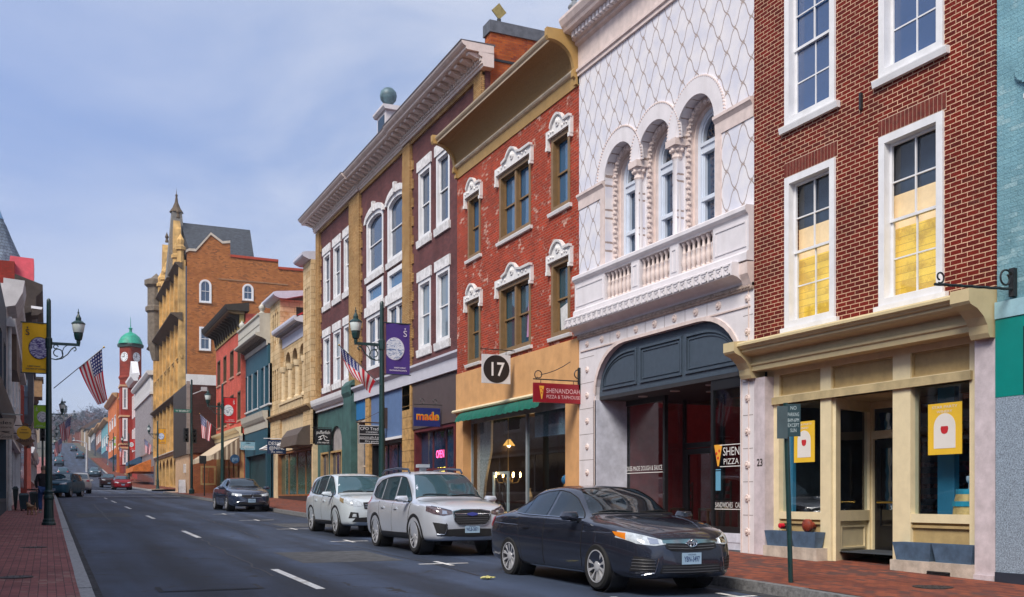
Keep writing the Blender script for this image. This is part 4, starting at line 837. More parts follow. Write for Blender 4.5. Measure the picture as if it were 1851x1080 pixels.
for i, b in enumerate(ws):
    wb = window(b3, fr, b, mat=brn, pane=glassB if i > 2 else GL('glass_teal', (.02, .07, .10)), cw=.12, dep=.16, mull=(i % 3 == 1), sill=hoodm, label=labs[i])
    a0, a1, z0, z1 = b; am = (a0+a1)/2; wd = (a1-a0)/2+.1; hb = min(.34, wd*.52)
    # carved hood: flat ears, ogee rise, round centre
    pts = [(-wd-.06, z1-.22), (-wd-.06, z1+.20), (-wd*.5-.05, z1+.20)]+[(q*hb, z1+.25+hb*.62*math.cos(q*math.pi/2)**.7) for q in (-.98, -.8, -.5, -.2, 0, .2, .5, .8, .98)]+[(wd*.5+.05, z1+.20), (wd+.06, z1+.20), (wd+.06, z1-.22), (wd-.03, z1-.22), (wd-.03, z1+.0), (-wd+.03, z1+.0), (-wd+.03, z1-.22)]
    h = MB().fprism(fr, [(am+u, v) for u, v in pts], -.02, .09)
    cap = [(u*1.02, v) for u, v in pts[1:13]]
    for (u0, v0), (u1, v1) in zip(cap, cap[1:]): h.hexa([fr.pt(am+u0, v0-.015, .05), fr.pt(am+u1, v1-.015, .05), fr.pt(am+u1, v1-.015, .15), fr.pt(am+u0, v0-.015, .15), fr.pt(am+u0, v0+.045, .05), fr.pt(am+u1, v1+.045, .05), fr.pt(am+u1, v1+.045, .16), fr.pt(am+u0, v0+.045, .16)])
    h.lathe(fr.pt(am, z1+.27, .09), [(.001, -.07), (.05, -.06), (.07, -.03), (.11, -.03), (.13, 0)], 12, 'x')
    for t in range(-4, 5):
        if abs(t) < 2: continue
        h.ball(fr.pt(am+t*wd/5, z1+.1+.02*(t % 2), .09), .04, 5)
    for sg in (-1, 1): h.fb(fr, am+sg*wd-.05 if sg > 0 else am-wd-.05, am+sg*wd+.05 if sg > 0 else am-wd+.05, z1-.3, z1-.2, 0, .11)
    h.build('hood', hoodm, wb)
    if i == 1: r = MB(); r.poly([fr.pt(a0+.2, z0+.3, -.155), fr.pt(a0+.6, z0+.3, -.155), fr.pt(a0+.45, z1-.4, -.155), fr.pt(a0+.25, z1-.4, -.155)]); r.build('curtain', M('pink_cloth', (.5, .25, .42), .9), wb)
    if i == 0: r = MB(); r.poly([fr.pt(a0+.15, z0+.15, -.155), fr.pt(a1-.25, z0+.15, -.155), fr.pt(a1-.2, z0+.75, -.155), fr.pt(a0+.35, z0+.85, -.155)]); r.build('papers', M('white_paper', (.62, .62, .62), .9), wb)
cove_m = M('ochre_cornice', (.44, .27, .09), .6, .08, 5, bump=.2); ctrim = M('cream_cornice_trim', (.52, .38, .18), .5, .06)
N = 10; cv = [(.08+.62*(1-math.cos(math.pi/2*t/N)), 12.12+.62*math.sin(math.pi/2*t/N)) for t in range(N+1)]
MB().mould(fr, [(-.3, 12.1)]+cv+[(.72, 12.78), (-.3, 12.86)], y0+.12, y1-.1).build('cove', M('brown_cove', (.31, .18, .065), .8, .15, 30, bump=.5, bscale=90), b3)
MB().mould(fr, [(.5, 12.74), (.72, 12.74), (.72, 12.80), (.76, 12.82), (.79, 12.86), (.8, 12.9), (.77, 12.93), (.5, 12.93)], y0+.1, y1-.08).build('gutter', M('cream_gutter', (.55, .44, .30), .45, .06), b3)
MB().mould(fr, [(-.1, 11.7), (.03, 11.7), (.04, 12.0), (-.1, 12.0)], y0+.003, y1-.003).build('frieze_board', cove_m, b3)
MB().mould(fr, [(-.1, 12.0), (.05, 12.0), (.1, 12.02), (.13, 12.06), (.13, 12.1), (.08, 12.13), (-.1, 12.13)], y0+.12, y1-.1).build('cornice_moulding', M('pale_moulding', (.60, .50, .36), .5), b3)
for (a0, a1) in ((y0+.003, y0+.13), (y1-.12, y1+.03)):
    MB().mould(fr, [(-.1, 11.72), (.09, 11.72), (.09, 11.86), (.16, 11.9), (.16, 12.04), (.13, 12.1)]+[(p+.06, z-.03) for p, z in cv[1:]]+[(.84, 12.7), (.88, 12.78), (.88, 12.97), (-.1, 13.0)], a0, a1).build('cornice_bracket', cove_m, b3)
stuc = M('tan_stucco', (.62, .335, .14), .85, .1, 2.5, bump=.3, bscale=60, stain=.12)
q0, q1 = Yp(1024, W1), Yp(839, W1); ztr = (Zp(826, 746, W1)+Zp(965, 714, W1))/2; ztop = 5.5
MB().fb(fr, y0+.003, y1+.0, ztr, ztop, -.3, .04).fb(fr, y0+.003, q0, .3, ztr, -.3, .035).fb(fr, q1, y1, .3, ztr, -.3, .035).build('stucco_front', stuc, b3)
MB().mould(fr, [(0, ztr-.06), (.14, ztr-.06), (.16, ztr-.02), (.13, ztr+.03), (.03, ztr+.05), (0, ztr+.05)], q0-.35, y1+.1).build('fascia_moulding', creamw, b3)
aw = MB(); n = 60; rows = [(.06, ztr-.08), (.2, ztr-.14), (.3, ztr-.26), (.34, ztr-.38)]; prv = None; gw = M('green_awning', (.0, .11, .075), .7, .15, 8)
rings = []
for i in range(n+1):
    a = q0+.9+(q1-.1-q0-.9)*i/n; wv = .025*math.sin(i*1.7)+.015*math.sin(i*.71+1)
    rings.append([fr.pt(a, z-(0 if k < 3 else .03*abs(math.sin(i*.8))), p+wv*k/3) for k, (p, z) in enumerate(rows)])
aw.loft(rings, closed=False); aw.build('awning_valance', gw, b3, smooth='all')
fin = RF(W1+.25); mb = MB(); zt = ztr-.12
qm = Yp(953, W1+.25)
mb.fb(fin, qm-.04, qm+.04, .6, zt, -.05, .03); mb.fb(fin, q0, q1, 3.9 if zt > 4.2 else zt-.06, zt, -.05, .03); mb.fb(fin, q0, q0+.06, .6, zt, -.05, .02); mb.fb(fin, q1-.06, q1, .6, zt, -.05, .02); mb.fb(fin, q0, q1, .5, 1.1, -.05, .02); mb.build('shopfront_frame', M('grey_metal_frame', (.28, .32, .34), .4), b3)
g = MB(); g.poly([fin.pt(q0, 1.1), fin.pt(q1, 1.1), fin.pt(q1, zt), fin.pt(q0, zt)]); g.build('shop_window', clear, b3)
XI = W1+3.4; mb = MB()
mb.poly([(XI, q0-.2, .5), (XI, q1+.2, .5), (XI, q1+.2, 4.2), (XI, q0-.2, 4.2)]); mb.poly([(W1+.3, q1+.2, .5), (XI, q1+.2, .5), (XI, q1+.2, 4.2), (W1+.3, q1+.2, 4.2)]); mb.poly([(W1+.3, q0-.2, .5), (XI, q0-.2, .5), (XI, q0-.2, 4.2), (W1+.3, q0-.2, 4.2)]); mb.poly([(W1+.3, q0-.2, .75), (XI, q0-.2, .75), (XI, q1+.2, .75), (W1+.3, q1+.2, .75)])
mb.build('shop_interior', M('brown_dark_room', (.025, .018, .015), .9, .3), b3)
lace = M('lace_curtain', (.42, .42, .40), .95, .35, 30)
rings = []
for i in range(31):
    a = q1-.12-1.15*i/30; k = .05*math.sin(i*1.3); pin = 1-.0
    rings.append([fin.pt(q1-.12-(1.15*i/30)*sc, z, -.18+k) for sc, z in ((1, zt-.05), (.95, 3.0), (.55, 2.1), (.35, 1.15))])
MB().loft(rings, closed=False).build('lace_curtain', lace, b3, smooth='all')
rings = []
for i in range(31): k = .04*math.sin(i*1.1); rings.append([fin.pt(q0+.1+(qm-q0-.25)*i/30, z, -.2+k) for z in (zt-.05, zt-.95)])
MB().loft(rings, closed=False).build('lace_valance', M('lace_blue', (.14, .22, .28), .95, .35, 30), b3, smooth='all')
bulbm = M('warm_bulb', (1, .6, .2), .5, 0, emit=(1, .55, .18), estr=14)
ec = EMPTY('chandelier', (W1+.9, q1-1.35, 2.0), 'lit candle chandelier hanging in the shop window below the green awning', 'chandelier')
c = (W1+.9, q1-1.35, 2.15); mb = MB(); mb.tube([(c[0], c[1], zt), (c[0], c[1], c[2])], .012, 6); gold_m = M('old_gold', (.35, .24, .09), .4, .2, metal=.7)
for k in range(8):
    a = k*math.pi/4; mb.tube([(c[0]+r*math.cos(a), c[1]+r*math.sin(a), c[2]+h) for r, h in ((0, .0), (.15, -.12), (.32, -.1), (.4, .05))], .012, 5)
mb.ball(c, .07, 6); mb.build('arms', gold_m, ec)
for k in range(8): a = k*math.pi/4; MB().lathe((c[0]+.4*math.cos(a), c[1]+.4*math.sin(a), c[2]+.06), [(.012, 0), (.014, .06), (.022, .1), (.001, .16)], 6).build('candle_bulb', bulbm, ec)
ec = EMPTY('pendant_lamp', (W1+1.6, q1-2.6, 3.0), 'small warm pendant lamp glowing at the back of the awning shop', 'lamp')
c = (W1+1.6, Yp(920, W1+1.6), Zp(920, 806, W1+1.6)); ec.location = c
MB().lathe(c, [(.05, .2), (.2, .0), (.19, 0), (.04, .19)], 14).build('shade', M('amber_shade', (.4, .2, .05), .6, emit=(1, .5, .1), estr=.5), ec)
MB().ball((c[0], c[1], c[2]), .055, 6).build('bulb', bulbm, ec); MB().tube([(c[0], c[1], c[2]+.2), (c[0], c[1], zt)], .01, 5).build('cord', iron, ec)
ec = EMPTY('leaded_window_frame', (W1+.6, Yp(905, W1+.6), .8), 'pale grey window sash with curled ironwork leaning in the shop window', 'window frame')
fl = RF(W1+.6); a0, a1 = Yp(920, W1+.6), Yp(892, W1+.6); mb = MB(); z1 = Zp(905, 853, W1+.6); ring(mb, fl, outline(a0, a1, .75, z1), outline(a0+.09, a1-.09, .85, z1-.09), -.02, .03); mb.build('sash', M('pale_sash', (.45, .52, .52), .6), ec)
mb = MB()
for (u, v) in ((.3, .3), (.7, .3), (.3, .7), (.7, .7), (.5, .5)): cx_, cz_ = a0+(a1-a0)*u, .85+(z1-.94)*v; mb.tube([fl.pt(cx_+.12*math.cos(R_(t)), cz_+.2*math.sin(R_(t)), 0) for t in range(0, 361, 30)], .012, 5)
mb.build('ironwork', iron, ec)
pl_ = bpy.data.lights.new('chandelier_light', 'POINT'); pl_.energy = 14; pl_.color = (1, .62, .3); pl_.shadow_soft_size = .2; po_ = bpy.data.objects.new('chandelier_light', pl_); COL.objects.link(po_); po_.location = (W1+1.5, q1-2.0, 2.7); po_.parent = None
for i, (a_, zz, col_, nm_, lb_) in enumerate(((q0+.75, 1.55, (.62, .48, .05), 'display_sign', 'small yellow shop display sign at the bottom of the awning shop window'), (q0+.95, 1.95, (.03, .22, .45), 'display_toy', 'blue and orange ball toy on the shop display'))):
    e = EMPTY(nm_, (W1+.55, a_, .75), lb_, 'shop display')
    MB().box(W1+.5, W1+.58, a_-.03, a_+.03, .75, zz).build('stand', woods, e)
    if i == 0: MB().box(W1+.44, W1+.5, a_-.35, a_+.35, zz-.12, zz+.12).build('board', M('display_'+nm_, col_, .6), e)
    else: MB().ball((W1+.5, a_, zz+.1), .14, 8).build('ball', M('display_'+nm_, col_, .4), e); MB().ball((W1+.47, a_-.12, zz-.08), .11, 8).build('small_ball', M('display_orange', (.6, .2, .04), .4), e)
for k in range(5):
    a_ = q0+.5+k*1.25; e = EMPTY('side_table', (W1+1.6+.5*(k % 2), a_, .75), f'dark wooden table inside the awning shop, {("nearest the pizza sign", "second along", "in the middle", "fourth along", "behind the lace curtain")[k]}', 'table'); xx = W1+1.6+.5*(k % 2)
    MB().box(xx-.3, xx+.3, a_-.35, a_+.35, 1.45, 1.5).build('top', woods, e); MB().lathe((xx, a_, .75), [(.2, 0), (.05, .1), (.05, .7)], 8).build('leg', woods, e); MB().lathe((xx, a_, 1.5), [(.08, 0), (.11, .12), (.04, .3), (.06, .38)], 10).build('vase', M(f'vase_{k}', ((.5, .5, .45), (.1, .2, .3), (.4, .2, .1), (.3, .3, .32), (.45, .35, .2))[k], .4), e)
# hanging signs on this building
def hang_sign(name, label, cat, pts, Y, t, mat, group=None):
    (l, top), (r, bot) = pts; xa, za = P(l, top, Y); xb, zb = P(r, bot, Y); e = EMPTY(name, ((xa+xb)/2, Y, zb), label, cat, group)
    MB().box(xa, xb, Y-t/2, Y+t/2, zb, za).build('board', mat, e); return e, xa, xb, za, zb, SF(Y-t/2)
Ys = Yp(905, W1-.5); e, xa, xb, za, zb, sf = hang_sign('hanging_sign', 'square silver sign with white 17 in a black disc, above the green awning', 'sign', ((871, 640), (922, 695)), Ys, .05, M('silver_sign', (.62, .63, .66), .5, .1))
xm, zm, rr = (xa+xb)/2, (za+zb)/2, (xb-xa)*.46
MB().fprism(sf, arc(xm, zm, rr, rr*.98, 0, 350, 35), .001, .006).build('disc', M('sign_black', (.01, .01, .012), .4, 0), e)
text('17', sf, xm, zm-rr*.47, rr*.94, .008, M('sign_white', (.75, .75, .75), .5, 0), e, 'numerals', width=rr*1.02, bold=.012)
mb = MB(); mb.tube([(xa-.04, Ys, za+.14), (W1+.05, Ys, za+.14)], .014, 6)
for x in (xa+.12, xb-.12): mb.tube([(x, Ys, za-.01), (x, Ys, za+.14)], .008, 5)
mb.build('bracket', iron, e)
Ys = 21.9; e, xa, xb, za, zb, sf = hang_sign('hanging_sign', 'red pizza restaurant sign hanging from a scrolled iron bracket', 'sign', ((964, 692), (1053, 731)), Ys, .06, M('sign_red', (.26, .006, .014), .4, .05))
text('SHENANDOAH', sf, xa+(xb-xa)*.59, zb+(za-zb)*.50, (za-zb)*.24, .004, M('sign_pink', (.72, .45, .45), .5, 0), e, width=(xb-xa)*.68)
text('PIZZA & TAPHOUSE', sf, xa+(xb-xa)*.59, zb+(za-zb)*.22, (za-zb)*.18, .004, MATS['sign_pink'], e, width=(xb-xa)*.68)
k = xa+(xb-xa)*.155; MB().fprism(sf, [(k-.065, za-.07), (k+.065, za-.07), (k+.012, zb+.08), (k-.012, zb+.08)], .001, .005).build('pizza_slice_emblem', MATS['pizza_yellow'], e)
mb = MB()
for (u, v) in ((k-.02, za-.13), (k+.025, za-.17), (k, za-.24)): mb.fprism(sf, arc(u, v, .018, .018, 0, 320, 8), .006, .009)
mb.build('pizza_slice_topping', MATS['pizza_red'], e)
mb = MB(); mb.tube([(xa, Ys, za+.09), (W1, Ys, za+.09)], .016, 6); mb.tube(scroll(xa+.14, za+.2, .11, Ys, 270, -130, k=.3), .012, 5); mb.tube(scroll(xb-.12, za+.25, .15, Ys, 270, 640, k=.4), .014, 5)
mb.tube([(xa+.2+.2*t, Ys, za+.2+.04*t+.012*t*t) for t in range(5)], .01, 5); mb.box(W1-.05, W1-.0, Ys-.03, Ys+.03, za-.2, za+.42)
for x in (xa+.2, xb-.25): mb.tube([(x, Ys, za), (x, Ys, za+.09)], .008, 5)
mb.build('bracket', iron, e)
# ---------- long brown brick building with modillion cornice
fr = RF(W4); y0, y1 = 30.1, 52.3
b4 = EMPTY('brown_brick_building', (W4, 41, basez(W4, 41)), 'long three part brown brick building with heavy white bracketed cornice and ball finial', 'building')
brownbr = BR('brown_brick', (.145, .052, .052), (.095, .036, .040), (.15, .085, .08), .2, .0685, .008, bump=.5)
yelbr = BR('yellow_brick', (.46, .29, .125), (.36, .20, .075), (.16, .09, .04), .2, .0685, .014, bump=.5)
sec = [(y0, 37.2, 0), (38.1, 44.2, 1), (45.9, y1, 2)]
R1z, R2z = (7.17, 9.73), (11.3, 13.9)
colr = [(Yp(813, W4), Yp(789, W4)), (Yp(779, W4), Yp(757, W4)), (31.0, 31.95)]
colm = [(Yp(733, W4), Yp(701, W4)), (Yp(693, W4), Yp(663, W4))]
coll = [(Yp(637, W4)+.05, Yp(622, W4)), (Yp(616, W4), Yp(603, W4)), (Yp(597, W4), Yp(585, W4))]
rough_w = M('rock_faced_white', (.70, .69, .70), .8, .2, 5, bump=.7, bscale=14)
ops = [(a, b, *z) for a, b in colr+coll for z in (R1z, R2z)]
for a, b in colm: ops += [(a, b, 7.17, 9.5), (a, b, 9.95, 10.9), (a, b, 11.25, 13.9, 's.28')]
wall(MB(), fr, y0+.003, y1-.003, 6.5, 15.4, ops, .3).build('wall', brownbr, b4)
MB().fb(fr, y0+.003, y1-.003, .6, 15.9, -16, -.3).build('body', brownbr, b4)
for o in ops:
    mid = any(abs(o[0]-a) < .01 for a, _ in colm)
    if mid:
        if o[2] > 11: wb = window(b4, fr, o[:4], k='s.28', cw=.16, dep=.14, pane=glassP if 0 else glassD, sill=rough_w, sillh=.25, label='tall white window with shallow arched head')
        elif o[2] > 9: wb = window(b4, fr, o[:4], sash=False, cw=.2, dep=.1, pane=GL('glass_bright', (.02, .12, .26)))
        else: wb = window(b4, fr, o[:4], cw=.14, dep=.12, mull=True)
        if o[2] < 9: MB().fb(fr, o[0]-.15, o[1]+.15, 9.52, 9.93, -.1, .08).build('lintel', rough_w, wb)
    else: wb = window(b4, fr, o[:4], cw=.13, dep=.14, pane=glassD if o[2] > 10 else glassP, sill=rough_w, sillh=.28); MB().fb(fr, o[0]-.1, o[1]+.1, o[3]+.004, o[3]+.38, -.1, .06).build('lintel', rough_w, wb)
for a, b in colm:
    am = (a+b)/2; r = (b-a)/2+.14; h = MB(); po = arc(am, 13.62, r+.06, .56, 0, 180, 12); pi_ = arc(am, 13.62, r-.14, .28, 0, 180, 12)
    for i in range(12): h.hexa([fr.pt(*po[i], -.05), fr.pt(*po[i+1], -.05), fr.pt(*pi_[i+1], -.05), fr.pt(*pi_[i], -.05), fr.pt(*po[i], .09), fr.pt(*po[i+1], .09), fr.pt(*pi_[i+1], .09), fr.pt(*pi_[i], .09)])
    h.fb(fr, am-.1, am+.1, 13.9, 14.32, -.02, .14); h.build('arched_lintel', rough_w, b4)
pil = [(37.2, 38.1), (44.2, 45.9), (51.6, y1-.003), (y0+.003, 30.75)]
for a, b in pil:
    mb = MB().fb(fr, a, b, 5.0 if b < 45 else 6.6, 15.3, -.02, .12); z = 7.
    while z < 14.8:
        for q, s_ in ((a, -1), (b, 1)):
            if y0+.2 < q < y1-.2: mb.fb(fr, min(q, q+s_*.16), max(q, q+s_*.24), z, z+.36, -.02, .05)
        z += .72
    mb.build('pilaster', yelbr, b4)
MB().fb(fr, y0+.003, y1-.003, 15.2, 15.42, -.02, .08).build('yellow_brick_band', yelbr, b4)
cpk = M('cornice_pink_white', (.66, .56, .52), .6, .08, 4, stain=.15)
def big_cornice(a0, a1, p, e0=0, e1=0):
    MB().mould(fr, [(-.2, 15.35), (.1+p, 15.35), (.12+p, 15.42), (.16+p, 15.44), (.16+p, 15.5), (.14+p, 15.52), (.14+p, 15.64), (.22+p, 15.66), (.26+p, 15.7), (.26+p, 15.78), (-.2, 15.8)], a0, a1).build('cornice_frieze', cpk, b4)
    MB().mould(fr, [(-.2, 15.78), (.2+p, 15.78), (.66+p, 15.79), (.70+p, 15.82), (.70+p, 15.88), (.78+p, 15.92), (.84+p, 15.98), (.86+p, 16.04), (-.2, 16.04)], a0-e0, a1+e1).build('cornice', cpk, b4)
    MB().mould(fr, [(-.25, 16.041), (.88+p, 16.041), (.88+p, 16.075), (-.25, 16.1)], a0-e0, a1+e1).build('cornice_cap', M('dark_flashing', (.09, .08, .085), .6), b4)
    mb = MB(); k = a0+.12
    while k < a1-.25: mb.mould(fr, [(.1, 15.6), (.3+p, 15.62), (.42+p, 15.66), (.56+p, 15.7), (.58+p, 15.77), (.1, 15.776)], k, k+.22); k += .52
    mb.build('modillions', cpk, b4); mb = MB(); k = a0+.05
    while k < a1-.1: mb.fb(fr, k, k+.1, 15.53, 15.635, .1, .2+p); k += .19
    mb.build('dentils', M('cornice_pale', (.70, .62, .58), .6), b4)
big_cornice(y0-.3, 38.1, .06); big_cornice(38.102, 44.2, .0); big_cornice(44.202, y1+.1, .08, 0, .3)
sidebr = BR('orange_side_brick', (.42, .10, .02), (.30, .06, .02), (.22, .10, .05), .2, .0685, .009, bump=.6, worn=(.16, .03, .02), wornamt=.4)
MB().box(W4+.2, W4+14, y0-.02, y0+.45, 12.4, 16.62).build('parapet_wall', sidebr, b4)
MB().box(W4+.15, W4+14, y0-.07, y0+.5, 16.62, 17.0).build('parapet_coping', M('lead_coping', (.10, .11, .13), .55, .25, 5), b4)
MB().box(W4+.2, W4+14, y0-.05, y0-.02, 15.7, 15.78).build('wall_conduit', iron, b4)
# attic block with ball
am = 41.2; at = M('attic_pale', (.62, .58, .60), .6, .1)
MB().fb(fr, am-.85, am+.85, 15.9, 16.7, -.9, .12).fb(fr, am-.6, am+.6, 16.7, 17.75, -.7, .0).mould(fr, [(-.8, 17.75), (.08, 17.75), (.16, 17.85), (.16, 17.93), (-.8, 17.95)], am-.75, am+.75).build('attic_block', at, b4)
MB().fb(fr, am-.42, am+.42, 16.95, 17.6, -.02, .03).build('plaque', M('plaque_navy', (.02, .05, .10), .5), b4)
MB().lathe(fr.pt(am, 17.95, -.3), [(.22, 0), (.1, .12), (.08, .2), (.2, .3), (.33, .45), (.36, .62), (.33, .78), (.2, .92), (.001, .98)], 16).build('ball_finial', M('verdigris_ball', (.10, .17, .20), .5, .4, 4), b4, smooth=True)
e = EMPTY('roof_ornament', P(902, 30, 30.3)[:1]+(30.3, 17.0), 'yellow diamond shaped metal ornament on top of the brick parapet', 'ornament'); xo = P(902, 30, 30.3)[0]
MB().loft([[(xo-.26, y, 17.45), (xo, y, 17.72), (xo+.26, y, 17.45), (xo, y, 17.18)] for y in (30.28, 30.32)]).build('diamond', M('brass_dull', (.32, .25, .09), .5, .25, 8, metal=.3), e); MB().tube([(xo, 30.3, 17.0), (xo, 30.3, 17.2)], .07).build('stem', iron, e)
# shopfronts
MB().mould(fr, [(-.1, 5.95), (.16, 5.95), (.16, 6.38), (.2, 6.4), (.24, 6.44), (.3, 6.5), (.3, 6.58), (-.1, 6.62)], y0+.003, 45.9).build('shop_fascia', M('pale_lilac_fascia', (.56, .56, .63), .5, .05), b4)
MB().mould(fr, [(-.1, 6.0), (.12, 6.0), (.12, 6.1), (.22, 6.16), (.34, 6.3), (.38, 6.42), (.4, 6.6), (-.1, 6.65)], 46.2, y1-.003).build('shop_cornice', white, b4)
gst = M('green_stone', (.045, .115, .11), .7, .25, 2, stain=.3); bpan = M('blue_panel', (.10, .17, .33), .6, .08); bpan2 = M('bright_blue_panel', (.02, .16, .40), .6, .05); brpan = M('brown_panel', (.085, .062, .062), .6, .08)
def yw(p): return Yp(p, W4)
g0, g1 = yw(632), y1-.003; ga, gb = yw(618), yw(597)
wall(MB(), fr, g0, g1, .9, 5.98, [(ga, gb, 1.0, 5.1, 's.8'), (yw(594), yw(580), 1.6, 3.9)], .3).build('green_stone_front', gst, b4)
mb = MB().fb(fr, yw(646), g0, 1.0, 6.7, -.2, .3); mb.mould(fr, [(.3, 6.2), (.4, 6.4), (.4, 6.7), (.2, 6.95), (-.2, 6.95)], yw(646), g0); mb.build('green_pier', gst, b4)
MB().fb(fr, ga, gb, 3.9, 5.1, -.2, -.12).build('arch_infill', M('pale_arch_infill', (.30, .28, .28), .8), b4)
window(b4, fr, (ga, gb, 1.3, 3.9), mat=M('tan_wood_frame', (.42, .28, .12), .6), sash=False, cols=3, pane=glassD)
window(b4, fr, (yw(594), yw(580), 1.6, 3.9), mat=MATS['tan_wood_frame'], sash=False, cols=2, pane=glassD)
MB().fb(fr, yw(665), yw(646), 5.1, 5.95, -.1, .05).build('blue_transom', bpan2, b4)
MB().fb(fr, yw(731), yw(673), 4.05, 5.95, -.1, .05).build('blue_fascia', bpan, b4)
MB().fb(fr, yw(731), yw(673), 3.95, 4.05, -.1, .14).build('white_ledge', white, b4)
for l, r in ((672, 665), (748, 732)):
    mb = MB(); a0, a1 = yw(l), yw(r); z = .8
    while z < 5.9: mb.fb(fr, a0, a1, z, z+.42, -.1, .12); z += .435
    mb.build('rusticated_pier', M('yellow_stone', (.45, .27, .10), .8, .3, 5, bump=.6, bscale=16), b4)
MB().fb(fr, y0+.003, yw(748), 4.2, 5.95, -.1, .06).build('brown_fascia', brpan, b4)
for l, r, mt_, lab in ((823, 749, M('maroon_frame', (.12, .02, .025), .5), None), (731, 673, blk, None), (664, 647, M('pale_door_frame', (.5, .42, .34), .6), None)):
    a0, a1 = max(y0+.01, yw(l)), yw(r); window(b4, fr, (a0, a1, 1.1 if r != 647 else .95, 4.19 if r == 749 else 3.94 if r == 673 else 5.08), mat=mt_, sash=False, cols=3, rows=2, dep=.25, cw=.12, pane=glassD, mt=.07)
neon1 = M('neon_pink', (1, .1, .3), .5, 0, emit=(1, .08, .25), estr=1.6); neon2 = M('neon_yellow', (1, .8, .1), .5, 0, emit=(1, .75, .1), estr=1.4)
a = (max(y0+.01, yw(823))+yw(749))/2; text('OPEN', fr, a, 3.05, .28, -.246, neon1, b4, 'neon_sign', width=.8, flip=True); text('LOVE', fr, a-.15, 2.5, .2, -.246, neon2, b4, 'neon_sign', width=.75, flip=True); text('WINS', fr, a-.15, 2.2, .2, -.246, neon1, b4, 'neon_sign', width=.75, flip=True)
# hanging signs on the brown building
Ys = Yp(797, W4-.1); e, xa, xb, za, zb, sf = hang_sign('hanging_sign', 'small blue sign with made in ragged orange letters, below the brown panel', 'sign', ((748, 737), (795, 772)), Ys, .06, M('made_blue', (.02, .03, .17), .5))
text('made', sf, (xa+xb)/2, zb+(za-zb)*.34, (za-zb)*.42, .006, M('made_orange', (.75, .13, .02), .5), e, width=(xb-xa)*.8, bold=.02)
text('made', sf, (xa+xb)/2+.02, zb+(za-zb)*.36, (za-zb)*.43, .002, M('made_yellow', (.7, .45, .03), .5), e, 'lettering_shadow', width=(xb-xa)*.88, bold=.03)
mb = MB(); mb.tube([(xa, Ys, za+.12), (W4, Ys, za+.12)], .015, 6); mb.box(W4-.05, W4+.01, Ys-.03, Ys+.03, za-.3, za+.6); mb.tube(scroll(xa+.3, za+.25, .1, Ys, 270, 600), .01, 5); mb.tube(scroll(xb-.2, za+.25, .1, Ys, 270, 600), .01, 5); mb.build('bracket', iron, e)
Ys = Yp(702, W4-.0); e, xa, xb, za, zb, sf = hang_sign('hanging_sign', 'tall black sign board with three rows of white lettering beside the lamp post', 'sign', ((648, 769), (695, 803)), Ys, .08, M('sign_black', (.01, .01, .012), .4, 0))
sw = MATS['sign_white']; H = za-zb; xm = (xa+xb)/2
text('CFO Trading', sf, xm, zb+H*.74, H*.17, .004, sw, e, width=(xb-xa)*.9); text('COMPANY', sf, xm, zb+H*.58, H*.09, .004, sw, e, width=(xb-xa)*.45); text('americana gifts & apparel', sf, xm, zb+H*.31, H*.10, .004, sw, e, width=(xb-xa)*.92); text('Dry goods', sf, xm, zb+H*.08, H*.11, .004, sw, e, width=(xb-xa)*.5)
mb = MB()
for z in (zb, zb+H*.24, zb+H*.5, za-.02): mb.fb(sf, xa, xb, z, z+.02, 0, .006)
mb.fb(sf, xa, xa+.02, zb, za, 0, .006); mb.fb(sf, xb-.02, xb, zb, za, 0, .006); mb.build('sign_border', sw, e)
mb = MB(); mb.tube([(xa-.1, Ys, za+.12), (W4, Ys, za+.12)], .03, 6); mb.box(W4-.25, W4-.0, Ys-.05, Ys+.05, za-.1, za+.75); mb.tube([(xa, Ys, za+.12), (W4-.1, Ys, za+.72)], .01, 5); mb.build('bracket', M('rusty_iron', (.06, .035, .03), .7, .3), e)
Ys = Yp(600, W4); e, xa, xb, za, zb, sf = hang_sign('hanging_sign', 'black hanging sign with a white pointing figure, before the green stone front', 'sign', ((569, 775), (599, 805)), Ys, .06, MATS['sign_black'])
text('pufferfish', sf, (xa+xb)/2, za-.26, .17, .004, sw, e, width=(xb-xa)*.8)
mb = MB()
for pts in (((.2, .45), (.5, .6), (.75, .45)), ((.35, .52), (.3, .35), (.45, .4)), ((.5, .58), (.6, .3), (.85, .25)), ((.2, .3), (.4, .33))): mb.tube([(xa+(xb-xa)*u, Ys-.035, zb+(za-zb)*v) for u, v in pts], .018, 5)
mb.build('white_drawing', sw, e); MB().tube([(xa-.15, Ys, za+.05), (W4, Ys, za+.05)], .02, 6).build('bracket', iron, e)
text('a fine emporium', sf, (xa+xb)/2, zb+.08, .1, .004, sw, e, width=(xb-xa)*.7)
# ---------- sandstone building with two towers
fr = RF(W5); y0, y1 = 52.31, 62.9
b5 = EMPTY('sandstone_building', (W5, 57, basez(W5, 57)), 'cream sandstone building with arched loggia, red roof and two square towers', 'building')
sand = BR('sandstone', (.64, .48, .28), (.56, .40, .22), (.30, .19, .09), .62, .30, .018, bump=1., rough=.9, worn=(.42, .24, .09), wornamt=.4); sandp = M('dressed_sandstone', (.64, .50, .31), .8, .15, 4, stain=.3)
lav = M('lavender_white', (.55, .56, .66), .6, .06)
t0, t1 = (y0+.003, Yp(553, W5)), (Yp(511, W5), y1-.003)
ars = []
for l, r, c in ((541.5, 551, 617), (528, 537.5, 625), (516, 525, 633)):
    a, b = Yp(r, W5), Yp(l, W5); ars.append((a, b, 7.1, 10.0, 'a'))
slits = []
for (a0, a1) in (t0, t1):
    w_ = (a1-a0)
    for i in range(3):
        s0 = a0+w_*(.2+.22*i)
        for z0, z1 in ((7.4, 9.3), (10.75, 12.7)): slits.append((s0, s0+w_*.12, z0, z1, 'a'))
